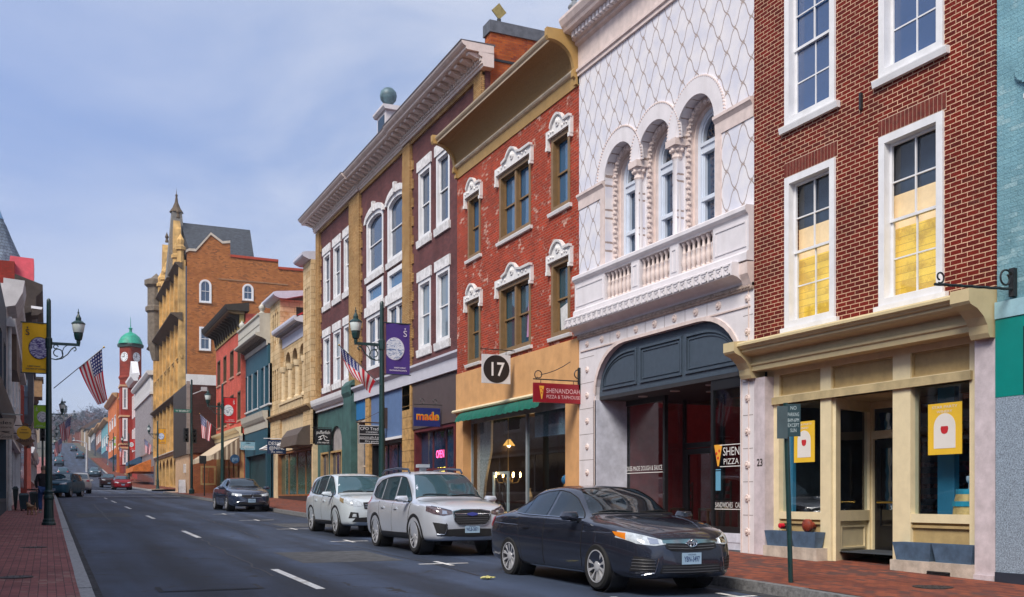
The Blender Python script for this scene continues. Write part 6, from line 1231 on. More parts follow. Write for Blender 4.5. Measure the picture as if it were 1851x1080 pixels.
# ================================================================ LEFT SIDE
fl_ = LF(XL)
navyw = M('navy_wall', (.014, .045, .075), .6, .15, 2); wwall = M('old_white_wall', (.56, .53, .53), .8, .12, 2, stain=.4)
def lbuild(name, label, y0, y1, ztop, m_, rows, nwin, X=XL, depth=10, wm=None, shop=True, corn=None):
    fr = LF(X); e = EMPTY(name, (X, (y0+y1)/2, basez(X, max(0, (y0+y1)/2))), label, 'building'); ops = []; wd = (y1-y0)/nwin
    for z0, z1 in rows:
        for i in range(nwin): ops.append((y0+wd*(i+.28), y0+wd*(i+.72), z0, z1))
    g = max(0, gz(max(0, y0))); wall(MB(), fr, y0, y1, g, ztop, ops+([(y0+.6, y1-.6, g+.9, g+3.3)] if shop else []), .3).build('wall', m_, e)
    MB().fb(fr, y0+.01, y1-.01, g-.3, ztop-.05, -depth, -.3).build('body', m_, e)
    for o in ops: window(e, fr, o, mat=wm or white, dep=.15, pane=glassD, sill=wm or white)
    if shop: window(e, fr, (y0+.6, y1-.6, g+.9, g+3.3), mat=wm or white, sash=False, cols=4, dep=.2, cw=.12, mt=.1, pane=glassD); MB().mould(fr, [(-.05, g+3.5), (.15, g+3.5), (.3, g+3.9), (.34, g+4.05), (-.05, g+4.1)], y0+.02, y1-.02).build('shop_cornice', wm or white, e)
    if corn: MB().mould(fr, [(-.1, ztop-.6), (.15, ztop-.5), (.45, ztop-.12), (.5, ztop+.02), (-.1, ztop+.1)], y0, y1).build('cornice', corn, e)
    return e
lbuild('tan_brick_building', 'tan brick building on the left beside the camera, seen only in window reflections', -22, 10, 7.4, BR('far_tan_brick', (.36, .2, .12), (.28, .15, .09), (.3, .25, .2)), ((4.8, 7.2),), 7)
lbuild('brick_shop_building', 'red brick building on the left before the navy one, seen only in window reflections', 10.1, 24.9, 7.2, BR('far_red_brick', (.24, .06, .03), (.18, .05, .03), (.3, .25, .2)), ((4.6, 7.0),), 5)
YA = Yp(11.5, XL)
e = lbuild('navy_building', 'dark navy painted building at the left edge of the photo', 25, YA, 8.6, navyw, ((4.9, 7.2),), 5, wm=M('navy_trim', (.02, .05, .08), .5), corn=None)
YB = Yp(37, XL)
e = lbuild('white_building', 'old white building on the left with brown shuttered window and carved top', YA+.02, YB, 9.6, wwall, ((5.6, 7.6),), 4, corn=wwall)
MB().fb(LF(XL), YA+.02, YB, 8.0, 8.3, -.05, .3).build('string_course', wwall, e); MB().mould(LF(XL), [(-.1, 8.7), (.3, 8.8), (.55, 9.3), (.62, 9.75), (-.1, 9.8)], YA-.01, YA+3).build('carved_parapet_end', wwall, e); mb = MB().fb(LF(XL), YA+2, YA+6.5, 6.6, 8.0, 0, .3); mb.build('brown_shutters', M('brown_shutter', (.12, .075, .05), .7), e)
mb = MB().tube([(XL+.1, YA+.3, gz(40)+.1), (XL+.1, YA+.3, 8.4)], .07, 8); mb.build('downpipe', M('pipe_white', (.6, .6, .6), .5), e)
# turreted corner
y0, y1 = YB+.02, 84.; fr = LF(XL)
e = EMPTY('turret_building', (XL, 73, basez(XL, 73)), 'red brick building on the left with slate turret, dark bracketed cornice and grey bay window', 'building')
rb = BR('turret_brick', (.30, .03, .02), (.24, .03, .02), (.15, .03, .02), .25, .09, .01)
wall(MB(), fr, y0, y1, 1, 12.2, [(y0+1+i*4.2, y0+2.6+i*4.2, z, z+2.4) for i in range(5) for z in (8.6,)], .3).build('wall', rb, e); MB().fb(fr, y0, y1, .8, 15, -10, -.3).build('body', rb, e)
for i in range(5): window(e, fr, (y0+1+i*4.2, y0+2.6+i*4.2, 8.6, 11.0), dep=.15)
dkb = M('dark_bracket_wood', (.045, .032, .026), .8, .3)
MB().mould(fr, [(-.3, 11.7), (.15, 11.7), (.2, 12.1), (.55, 12.2), (.75, 12.45), (.8, 13.1), (1.0, 13.3), (1.15, 13.5), (1.15, 13.8), (-.3, 14.3)], y0, y1).build('cornice', dkb, e)
MB().mould(fr, [(.55, 11.95), (.9, 12.0), (1.08, 12.15), (1.12, 12.3), (.6, 12.35)], y0-.3, y0+1.2).build('scroll_bracket', dkb, e)
MB().mould(fr, [(.55, 12.36), (1.06, 12.32), (1.13, 12.38), (1.13, 12.46), (.55, 12.5)], y0-.32, y0+1.2).build('bracket_trim', white, e)
k = y0+1.5
while k < y1: MB().mould(fr, [(.1, 12.0), (.6, 12.5), (.7, 13.1), (.1, 13.1)], k, k+.3).build('bracket', dkb, e); k += 2.2
dmr = M('dormer_red', (.50, .045, .07), .55, .15)
MB().loft([[(-2.05, y0+.2, 14.0), (-.72, y0+.2, 14.0), (-.72, y0+3, 14.0), (-2.05, y0+3, 14.0)], [(-1.95, y0+.7, 15.45), (-.72, y0+.7, 15.4), (-.72, y0+3, 15.4), (-1.95, y0+3, 15.45)]]).build('red_dormer', dmr, e)
MB().box(-2.1, -.68, y0+.1, y0+3, 13.84, 14.0).build('dormer_eave', M('pale_green_trim', (.35, .45, .42), .6), e)
tcx, tcy = -2.9, y0+3.6
MB().lathe((tcx, tcy, 12.5), [(1.35, 0), (1.35, 2.4), (1.75, 2.7), (1.8, 2.85)], 16).build('turret_wall', rb, e)
MB().lathe((tcx, tcy, 15.3), [(1.82, 0), (1.6, .35), (1.25, 1.1), (.95, 1.8), (.68, 2.5), (.5, 2.85)], 16).build('turret_roof', BR('slate_shingle', (.20, .25, .31), (.12, .15, .20), (.04, .05, .06), .28, .2, .02), e)
MB().lathe((tcx, tcy, 18.15), [(.54, 0), (.42, .3), (.2, .9), (.06, 1.5), (.001, 2.0)], 16).build('turret_cap', M('sky_lit_lead', (.16, .33, .52), .4, .15), e, smooth=True)  # cap metal coloured with the blue light that falls on it
by = 74.; gb = M('grey_bay_paint', (.12, .13, .15), .6, .15)
MB().box(-2.0, -.86, by, by+5, 6.7, 9.9).loft([[(-2., by+.1, 5.6), (-1.3, by+.1, 5.6), (-1.3, by+5, 5.6), (-2., by+5, 5.6)], [(-2., by, 6.7), (-.86, by, 6.7), (-.86, by+5, 6.7), (-2., by+5, 6.7)]]).build('bay', gb, e)
window(e, SF(by-.02), (-1.75, -1.05, 6.95, 9.5), mat=gb, dep=0, proud=.05, pane=GL('glass_sky', (.16, .30, .42))); MB().box(-2.1, -.74, by-.15, by+5, 9.9, 10.25).build('bay_cornice', gb, e)
MB().fb(fr, y0+.3, by-2, 2.2, 5.2, -.1, .02).build('shop_window', glassD, e); MB().mould(fr, [(0, 5.3), (.2, 5.3), (.4, 5.6), (.4, 5.8), (0, 5.9)], y0, y1).build('shop_cornice', M('brown_shop_trim', (.15, .06, .04), .7), e)
lbuild('brown_oriel_building', 'brown and red building far down the left side with small boxed oriel', 104.2, 128, 12.5, M('left_far_brick', (.2, .04, .03), .8, .2), ((7.5, 9.6),), 5, corn=dkb)
lbuild('dark_left_building', 'dark brown building near the foot of the hill on the left', 128.1, 160, 10.5, M('left_far_brown', (.10, .07, .055), .8, .2), ((7.2, 9.2),), 6)
e = EMPTY('boxed_oriel', (XL+.5, 104.5, 11), 'tan wooden oriel box hanging above the far left pavement', 'oriel'); MB().box(XL, -.45, 104.1, 108, 11, 12.6).build('box', M('tan_oriel', (.3, .17, .08), .7), e); MB().box(XL, -.35, 104.0, 108, 12.6, 12.85).build('roof', dkb, e)
# signs on the left walls
Y = 33.8; z0 = Zp(12, 796, XL); e = EMPTY('shop_sign', (-1.2, Y, 3.4), 'beige hanging shop sign board at the left edge, reading des store good', 'sign')
xa, za = P(-8, 756, Y); xb, zb = P(24.5, 795, Y); sf = SF(Y-.03); beige = M('beige_board', (.50, .40, .32), .6, .08); H = za-zb
MB().box(xa, xb, Y-.03, Y+.03, zb, za).build('board', beige, e); bl = M('sign_ink', (.03, .025, .03), .6)
for t, zz, hh, wd in (('des', .72, .16, .30), ('store', .53, .11, .3), ('Good', .07, .15, .3)): text(t, sf, xb-.2, zb+H*zz, H*hh, .004, bl, e, width=wd)
MB().tube([(xb-.1, Y-.035, zb+H*.38), (xb-.36, Y-.035, zb+H*.38)], .008, 5).tube([(xb-.1, Y-.035, zb+H*.3), (xb-.3, Y-.035, zb+H*.36)], .008, 5).build('arrow_drawing', bl, e); MB().tube([(XL-.1, Y, za+.12), (xb+.25, Y, za+.12)], .018, 6).build('bracket', M('pale_rod', (.4, .45, .45), .5), e)
Y = 46.; xa, za = P(30, 772, Y); xb, zb = P(57, 793, Y); xm, zm, r = (xa+xb)/2, (za+zb)/2, (xb-xa)/2
e = EMPTY('round_sign', (xm, Y, zb), 'round yellow sign hanging over the left pavement', 'sign'); MB().fprism(SF(Y), arc(xm, zm, r, r, 0, 345, 23), -.03, .03).build('board', M('sign_yellow', (.75, .42, .03), .6, .05), e); mb = MB(); mb.fb(SF(Y), xm-r*.6, xm+r*.6, zm-.03, zm+.03, .03, .035); mb.fb(SF(Y), xm-r*.4, xm+r*.4, zm+.1, zm+.14, .03, .035); mb.build('wavy_mark', M('mark_ochre', (.4, .2, .02), .6), e); MB().tube([(XL, Y, za+.06), (xb, Y, za+.06)], .02, 6).build('bracket', iron, e)
Y = 47.2; xa, za = P(28, 786, Y); xb, zb = P(64, 808, Y); xm, zm = (xa+xb)/2, (za+zb)/2
e = EMPTY('diamond_sign', (xm, Y, zb), 'brown diamond shaped wooden sign below the round yellow sign', 'sign'); MB().fprism(SF(Y), [(xa, zm), (xm, za), (xb, zm), (xm, zb)], -.03, .03).build('board', M('sign_brown', (.22, .13, .08), .7, .2), e); text('BAKERY', SF(Y), xm, zm-.06, .13, .034, bl, e, width=(xb-xa)*.6); MB().tube([(XL, Y, za+.05), (xb, Y, za+.05)], .02, 6).build('bracket', iron, e)
# bins
binm = M('bin_dark', (.012, .025, .03), .6, .2)
for l, r, t, b_, Y, lab in ((22.5, 33, 876, 919, 43.2, 'tall black bin against the white wall, leftmost of three'), (33.5, 52, 887, 919, 42.4, 'dark blue wheeled bin, middle of three'), (53, 72, 884, 918, 43.6, 'dark wheeled bin behind the walking person, rightmost of three')):
    xa, xb = P(l, 0, Y)[0], P(r, 0, Y)[0]; z = swz(xa, Y); h = (b_-t)*(xa*sn+Y*cs)/FOC; e = EMPTY('waste_bin', ((xa+xb)/2, Y, z), lab, 'bin', 'bins by the white wall'); mt_ = binm if l != 33.5 else M('bin_blue', (.015, .05, .07), .5, .1)
    MB().loft([[(xa+.06, Y+.05, z+.06), (xb-.06, Y+.05, z+.06), (xb-.06, Y+.55, z+.06), (xa+.06, Y+.55, z+.06)], [(xa, Y, z+h*.88), (xb, Y, z+h*.88), (xb, Y+.6, z+h*.88), (xa, Y+.6, z+h*.88)]]).build('body', mt_, e)
    MB().loft([[(xa-.02, Y-.03, z+h*.885), (xb+.02, Y-.03, z+h*.885), (xb+.02, Y+.62, z+h*.885), (xa-.02, Y+.62, z+h*.885)], [(xa+.05, Y+.05, z+h), (xb-.05, Y+.05, z+h), (xb-.05, Y+.6, z+h), (xa+.05, Y+.6, z+h)]]).build('lid', mt_, e)
    for x in (xa+.1, xb-.1): MB().lathe((x, Y+.1, z+.07), [(.001, -.03), (.07, -.03), (.07, .03), (.001, .03)], 10, 'x').build('wheel', iron, e)
# ================================================================ STREET FURNITURE
glow = M('lantern_glass', (.55, .60, .58), .15, .1, spec=.8)
def lamp_post(x, y, s_=1., flip=False, label='', arm=True):
    """green post: base, shaft, arm with scrolls, lantern. The arm points to +x, or to -x if flipped"""
    z = swz(x, y); e = EMPTY('street_lamp', (x, y, z), label, 'street lamp', 'green street lamps along the kerbs', math.pi if flip else 0); e.scale = (s_, s_, s_)
    MB().lathe((0, 0, 0), [(.2, 0), (.2, .06), (.17, .1), (.17, .16), (.14, .2), (.13, .75), (.15, .8), (.15, .86), (.125, .9), (.12, .95), (.14, 1.0), (.10, 1.05)], 16).build('base', green, e, local=True)
    MB().lathe((0, 0, 1.05), [(.10, 0), (.092, 1.5), (.075, 3.6), (.062, 5.6), (.06, 5.7), (.03, 5.75), (.001, 5.76)], 14).build('shaft', green, e, smooth=True, local=True)
    mb = MB(); mb.box(.0, .86, -.03, .03, 5.42, 5.5); mb.lathe((.0, 0, 5.3), [(.09, 0), (.1, .02), (.1, .3), (.09, .32)], 12); mb.build('arm', green, e, local=True)
    mb = MB()
    def sc(cx, cz, r, a0, a1, k=.5, t=.018): mb.tube([(cx+r*(1-k*i/22)*math.cos(R_(a0+(a1-a0)*i/22)), 0, cz+r*(1-k*i/22)*math.sin(R_(a0+(a1-a0)*i/22))) for i in range(23)], t, 6)
    sc(.24, 5.17, .17, 260, 640); sc(.19, 5.36, .07, 0, 330, .3); sc(.7, 5.33, .06, -100, 200, .3)
    mb.tube([(.06, 0, 5.0), (.2, 0, 4.98), (.36, 0, 5.02), (.52, 0, 5.16), (.63, 0, 5.33), (.74, 0, 5.40)], .018, 6); mb.tube([(.40, 0, 5.06), (.36, 0, 5.2), (.42, 0, 5.36), (.5, 0, 5.42)], .014, 6); mb.build('scroll_bracket', green, e, local=True)
    c = (.82, 0, 5.46); MB().lathe(c, [(.05, 0), (.06, .1), (.05, .12), (.1, .16), (.13, .3), (.13, .36), (.15, .37)], 12).build('lantern_cup', green, e, local=True)
    MB().lathe(c, [(.14, .37), (.16, .45), (.185, .62), (.18, .63)], 12).build('lantern_glass', glow, e, smooth=True, local=True)
    MB().lathe(c, [(.2, .63), (.2, .655), (.12, .72), (.08, .74), (.08, .82), (.05, .88), (.02, .95), (.035, .98), (.012, 1.02), (.012, 1.08), (.001, 1.1)], 12).build('lantern_cap', green, e, local=True)
    return e
MATB = {}
def banner(x, y, zt, zb, x0, x1, col, ink, pic, label, words=True, side=1):
    """cloth banner hung from two rods on a lamp post, facing the camera; side=-1 hangs left of the post"""
    e = EMPTY('street_banner', ((x0+x1)/2, y, zb), label, 'banner', 'banners on the street lamps'); sf = SF(y); w_, h = x1-x0, zt-zb
    mb = MB(); rings = []
    for i in range(9):
        u = x0+w_*i/8; rings.append([(u, y+.012*math.sin(i*1.1+k_), zb+h*k_/8) for k_ in range(9)])
    mb.loft(rings, closed=False); mb.build('cloth', M('banner_'+label.split()[0], col, .8, .06, 3), e, smooth='all')
    MB().tube([(x, y, zt+.01), ((x0 if side < 0 else x1)+side*.04, y, zt+.01)], .016, 6).build('rod', green, e); MB().tube([(x, y, zb-.01), ((x0 if side < 0 else x1)+side*.04, y, zb-.01)], .016, 6).build('rod', green, e)
    r = w_*.385; xc, zc = (x1-r if side < 0 else x0+r), zb+h*.5; xc = x1-r*.92 if side < 0 else x0+r*.92
    def disc(rr): return [(max(x0+.004, min(x1-.004, a)), b) for a, b in arc(xc, zc, rr, rr*1.12, 0, 350, 35)]
    MB().fprism(sf, disc(r*1.06), .014, .017).build('ring', M('ring_'+str(ink), ink, .8, 0), e); MB().fprism(sf, disc(r), .018, .021).build('picture', pic, e)
    im = M('ink_'+str(ink), ink, .8, 0)
    if words:
        xs_ = x0+w_*.2 if side < 0 else x1-w_*.2
        text('S', sf, xs_, zt-h*.25, h*.12, .02, im, e, width=w_*.15); mb = MB()
        for t in (-25, 0, 25): mb.tube([(xs_, y-.02, zt-h*.115), (xs_+.05*math.sin(R_(t)), y-.02, zt-h*.115+.05*math.cos(R_(t)))], .006, 4)
        mb.build('leaf_mark', im, e)
        text('HISTORIC', sf, (x0+w_*.45 if side < 0 else x1-w_*.42), zb+h*.115, h*.026, .02, im, e, width=w_*.5, bold=.02); text('DOWNTOWN', sf, (x0+w_*.5 if side < 0 else x1-w_*.5), zb+h*.06, h*.028, .02, im, e, width=w_*.72, bold=.02)
    return e
def picmat(name, a, b_, c, scale=6):
    m, nt, b = base(name); o = objc(nt); mp = nd(nt, 'ShaderNodeMapping'); mp.inputs['Scale'].default_value = (1.2, 1, 3.2); nt.links.new(o, mp.inputs[0]); n = nd(nt, 'ShaderNodeTexNoise'); n.inputs['Scale'].default_value = scale; n.inputs['Detail'].default_value = 6; n.inputs['Distortion'].default_value = 1.2
    nt.links.new(mp.outputs[0], n.inputs['Vector']); r = nd(nt, 'ShaderNodeValToRGB'); nt.links.new(n.outputs['Fac'], r.inputs[0]); r.color_ramp.interpolation = 'CONSTANT'
    r.color_ramp.elements[0].position = 0; r.color_ramp.elements[0].color = c4(a); r.color_ramp.elements[1].position = .44; r.color_ramp.elements[1].color = c4(b_); q = r.color_ramp.elements.new(.53); q.color = c4(c); q = r.color_ramp.elements.new(.62); q.color = c4(b_); nt.links.new(r.outputs[0], b.inputs['Base Color']); b.inputs['Roughness'].default_value = .85; return m
pic1 = picmat('picture_purple', (.07, .04, .20), (.30, .26, .44), (.60, .56, .66)); pic2 = picmat('picture_blue', (.10, .16, .34), (.50, .56, .68), (.70, .72, .78), 7); picg = picmat('picture_grey', (.25, .28, .34), (.62, .66, .70), (.75, .76, .78), 4)
def flagmat():
    m, nt, b = base('flag_cloth'); t = nd(nt, 'ShaderNodeUVMap'); s = nd(nt, 'ShaderNodeSeparateXYZ'); nt.links.new(t.outputs[0], s.inputs[0])
    def ma(op, a, c=None):
        n = nd(nt, 'ShaderNodeMath', operation=op)
        for i, v in enumerate((a, c)):
            if v is None: continue
            if isinstance(v, (int, float)): n.inputs[i].default_value = v
            else: nt.links.new(v, n.inputs[i])
        return n.outputs[0]
    U, V = s.outputs[0], s.outputs[1]
    st = ma('GREATER_THAN', ma('FRACT', ma('MULTIPLY', V, 6.5)), .5)
    can = ma('MULTIPLY', ma('LESS_THAN', U, .42), ma('LESS_THAN', V, 7/13.))
    fu = ma('SUBTRACT', ma('FRACT', ma('MULTIPLY', U, 6/.42)), .5); fv = ma('SUBTRACT', ma('FRACT', ma('MULTIPLY', V, 5*13/7.)), .5)
    star = ma('LESS_THAN', ma('ADD', ma('MULTIPLY', fu, fu), ma('MULTIPLY', fv, fv)), .07)
    mx = nd(nt, 'ShaderNodeMixRGB'); nt.links.new(st, mx.inputs[0]); mx.inputs[1].default_value = (.50, .012, .03, 1); mx.inputs[2].default_value = (.66, .62, .64, 1)
    m2 = nd(nt, 'ShaderNodeMixRGB'); nt.links.new(star, m2.inputs[0]); m2.inputs[1].default_value = (.012, .022, .14, 1); m2.inputs[2].default_value = (.66, .64, .68, 1)
    m3 = nd(nt, 'ShaderNodeMixRGB'); nt.links.new(can, m3.inputs[0]); nt.links.new(mx.outputs[0], m3.inputs[1]); nt.links.new(m2.outputs[0], m3.inputs[2]); nt.links.new(m3.outputs[0], b.inputs['Base Color']); b.inputs['Roughness'].default_value = .8; return m
FLAG = flagmat()
def flag(y, p0, tip, A, B, A2, B2, label, fold=.05, waves=3.2, bulge=0):
    """pole from p0 to tip; cloth hoist A (tip end) to B, free edge A2 to B2; all are (x, z) at distance y"""
    e = EMPTY('national_flag', (p0[0], y, p0[1]), label, 'flag', 'stars and stripes on the street lamps')
    MB().tube([(p0[0], y, p0[1]), (tip[0], y, tip[1])], .013, 6).build('pole', M('pole_grey', (.12, .13, .14), .4), e)
    MB().ball((tip[0], y, tip[1]), .03, 6).build('finial', brass, e)
    n, m_ = 26, 18; mb = MB(); uv = []
    for i in range(n+1):
        u = i/n
        for j in range(m_+1):
            v = j/m_; x = (A[0]*(1-v)+B[0]*v)*(1-u)+(A2[0]*(1-v)+B2[0]*v)*u; z = (A[1]*(1-v)+B[1]*v)*(1-u)+(A2[1]*(1-v)+B2[1]*v)*u
            x += bulge*math.sin(math.pi*u)*(1-.6*v); z -= .12*abs(bulge)*math.sin(math.pi*u); f_ = fold*u**.6
            mb.v.append((x+.4*f_*math.cos(waves*math.pi*v+u*2), y+f_*2.2*math.sin(waves*math.pi*v+u*2.2), z)); uv.append((u, v))
    for i in range(n):
        for j in range(m_): a = i*(m_+1)+j; mb.f.append((a, a+1, a+m_+2, a+m_+1))
    o = mb.build('cloth', FLAG, e, smooth='all'); l = o.data.uv_layers.new(name='UVMap')
    for lp in o.data.loops: l.data[lp.index].uv = uv[lp.vertex_index]
    return e
# nearest lamp on the left
y = 31.0; xl = .03; LP1 = lamp_post(xl, y, .925, False, 'tall green street lamp on the left pavement with yellow banner and flag')
def Q(px, py, y): return P(px, py, y)
def bn(y, l, r, t, b_, *a, **k): return banner(k.pop('x'), y, P(l, t, y)[1], P(l, b_, y)[1], P(l, 0, y)[0], P(r, 0, y)[0], *a, **k)
bn(y, 40, 88.5, 583, 673, (.95, .50, .012), (.03, .02, .06), pic1, 'Yellow banner reading historic downtown on the nearest left lamp', x=xl, side=-1)
flag(y-.1, Q(97, 703, y), Q(187.5, 629, y), Q(184, 633, y), Q(142, 665, y), Q(195.5, 724, y), Q(176, 734, y), 'large flag hanging from the nearest left street lamp', .06, 3.0, -.05)
# right lamps
yr = 29.9; xr = 9.3; s_ = 1.0
LP2 = lamp_post(xr, yr, 1.0, True, 'green street lamp behind the silver cars with purple banner')
bn(yr, 698, 740.5, 584, 676, (.055, .022, .20), (.65, .60, .72), pic2, 'Purple banner reading historic downtown on the lamp by the brown brick building', x=xr)
flag(yr-.1, Q(687, 697, yr), Q(611.5, 625, yr), Q(613, 627, yr), Q(677, 690, yr), Q(636, 680, yr), Q(669, 712, yr), 'flag wrapped along its pole on the lamp by the brown brick building', .05, 2.2, -.06)
def far_lamp(px, y, flip, bcol, ink, pic, bl, label, fl=None, s_=1., banner_px=None):
    X = P(px, 0, y)[0]; e = copy_tree(LP2 if flip else LP1); e.location = (X, y, swz(X, y)); e['label'] = label; e.scale = (s_,)*3
    z = swz(X, y); sgn = 1 if flip else -1
    if bl: banner(X, y, z+6.0*s_, z+4.5*s_, X+(.08 if flip else -.8), X+(.8 if flip else -.08), bcol, ink, pic, bl, side=sgn)
    if fl: flag(y-.1, (X-.06*sgn, z+3.9), (X-1.3*sgn, z+5.0), (X-1.28*sgn, z+4.97), (X-.62*sgn, z+4.4), (X-(1.15)*sgn, z+3.6), (X-.75*sgn, z+3.4), fl, .05, 3, 0)
    return e
wi = (.65, .65, .65)
far_lamp(402, 61.2, True, (.55, .012, .015), wi, picg, 'Red banner on the lamp before the salmon building', 'green street lamp before the salmon building with red banner', 'flag on the lamp before the salmon building')
far_lamp(285, 106.5, True, (.75, .33, .01), (.02, .03, .2), pic2, 'Amber banner on the lamp before the tall Victorian building', 'street lamp past the crossing before the tall Victorian building', 'flag on the lamp before the tall Victorian building')
far_lamp(233, 147, True, (.6, .02, .02), wi, picg, 'Crimson banner on the lamp before the grey ribbed building', 'street lamp beside the parked red car', 'flag on the lamp before the grey ribbed building')
far_lamp(205, 190, True, (.25, .5, .02), wi, picg, 'Lime banner on the far right lamp near the clock tower', 'street lamp far down the right kerb near the clock tower', 'flag on the far right lamp near the clock tower')
far_lamp(87.5, 68, False, (.25, .5, .02), wi, picg, 'Green banner on the second left lamp', 'second street lamp on the left, with green banner', 'flag on the second left lamp, in front of the sky', .93)
far_lamp(86.5, 108, False, (.25, .5, .02), wi, picg, None, 'third street lamp on the left past the crossing', 'flag on the third left lamp past the crossing', .93)
far_lamp(88, 150, False, (.25, .5, .02), wi, picg, None, 'farthest street lamp on the left', 'small flag on the farthest left lamp', .93)
# parking sign
x, y = 9.42, 11.25; z = swz(x, y); e = EMPTY('parking_sign', (x, y, z), 'thin dark green post with two small parking signs on the right pavement', 'parking sign')
zt = z+2.5; MB().tube([(x, y, z-.02), (x-.09, y, zt)], .034, 8).build('post', green, e)
sg = M('sign_back_dark', (.02, .05, .06), .4, .1); sgw = M('sign_text_pale', (.42, .5, .52), .5, 0); fs_, L = AF(x-.03, y-.2, x-.18, y+.18)
fA = Fr((x-.09, y-.045), (math.cos(R_(-35)), math.sin(R_(-35))), (-math.sin(R_(35)), -math.cos(R_(35)))); MB().fb(fA, -.02, .17, zt-.47, zt-.02, 0, .008).build('sign_plate', sg, e)
for t, zz in (('NO', .1), ('PARKING', .19), ('8AM-6PM', .27), ('EXCEPT', .34), ('SUN', .41)): text(t, fA, .075, zt-zz, .05, .01, sgw, e, width=.15 if len(t) > 3 else .08)
fB = Fr((x-.115, y-.04), (-math.cos(R_(20)), math.sin(R_(20))), (-math.sin(R_(20)), -math.cos(R_(20)))); MB().fb(fB, -.02, .13, zt-.5, zt-.05, 0, .008).build('sign_plate', M('sign_back_grey', (.06, .09, .1), .5), e)
# traffic signals, street name, small plates
def signal_pole(px, y, h, heads, label, side=-1):
    X = P(px, 0, y)[0]; z = swz(X, y); e = EMPTY('traffic_signal', (X, y, z), label, 'traffic signal'); MB().lathe((X, y, z), [(.2, 0), (.2, .3), (.1, .4), (.07, h), (.001, h+.05)], 12).build('pole', green, e)
    for dx, dy, zz in heads:
        hd = MB().box(X+dx-.19, X+dx+.19, y+dy-.15, y+dy+.15, z+zz, z+zz+1.05); hd.build('signal_head', iron, e)
        for k in range(3): MB().lathe((X+dx, y+dy-.15, z+zz+.18+k*.34), [(.12, 0), (.13, -.2), (.11, -.2), (.1, 0)], 10, 'y').build('visor', iron, e)
    return e, X, z
e, X, z = signal_pole(346.5, 79.8, 8.6, ((-.42, 0, 3.9), (.2, .3, 3.85)), 'dark green traffic signal pole with street name plate at the right corner')
sf = SF(79.6); gs = M('street_sign_green', (.01, .12, .09), .5, 0); MB().box(X-1.3, X-.06, 79.55, 79.6, z+6.1, z+6.35).build('street_name_plate', gs, e); text('W BEVERLEY', SF(79.55), X-.68, z+6.16, .12, .004, sw, e, width=1.0)
MB().tube([(X, 79.8, z+7.5), (X+.9, 79.8, z+7.9)], .04).box(X+.7, X+1.1, 79.6, 80, z+7.8, z+8.1).build('camera_arm', M('pale_grey_metal', (.4, .42, .45), .5), e)
signal_pole(77, 88, 5.2, ((0, 0, 4.0), ), 'dark traffic signal on the left corner behind the lamp post')
X = P(369.5, 0, 72)[0]; z = swz(X, 72); e = EMPTY('street_sign', (X, 72, z), 'small black square sign on a thin post before the peach stone corner', 'sign'); MB().tube([(X, 72, z), (X, 72, z+2.7)], .04).build('post', iron, e); MB().box(X-.35, X+.12, 71.93, 71.97, z+2.2, z+2.75).build('plate', iron, e)
X = P(318, 0, 100)[0]
yy = 190.; X = P(157, 0, yy)[0]; e = EMPTY('cobra_street_light', (X, yy, gz(yy)), 'tall pale grey street light with long arm over the far road', 'street light'); d_ = X*sn+yy*cs; zt = CAMH-d_*(802-HY)/FOC
MB().tube([(X, yy, gz(yy)), (X, yy, zt)], [.22, .14], 8).build('pole', M('pale_grey_metal', (.4, .42, .45), .5), e); MB().tube([(X, yy, zt), (X-.8, yy, zt+.3), (X-1.7, yy, zt+.45)], .1, 6).build('arm', MATS['pale_grey_metal'], e); MB().ball((X-2., yy, zt+.42), .3, 6, .5).build('lamp_head', MATS['pale_grey_metal'], e)
# litter
x, y = gp(882, 1041); z = gz(y)+.006; e = EMPTY('litter', (x, y, z), 'crumpled yellow and white wrapper lying on the road by the dark sedan', 'litter'); mb = MB()
rr = random.Random(3); rings = []
for i in range(9):
    t = i/8-.5; w_ = .055*(1-(2*t)**2*.7); rings.append([(x+t*.24, y+w_*math.cos(a)+rr.uniform(-.012, .012), z+.02+w_*.5*math.sin(a)+rr.uniform(0, .016)) for a in [R_(60*k) for k in range(6)]])
mb.loft(rings).build('wrapper', M('wrapper_yellow', (.6, .55, .2), .6, .5, 22), e)
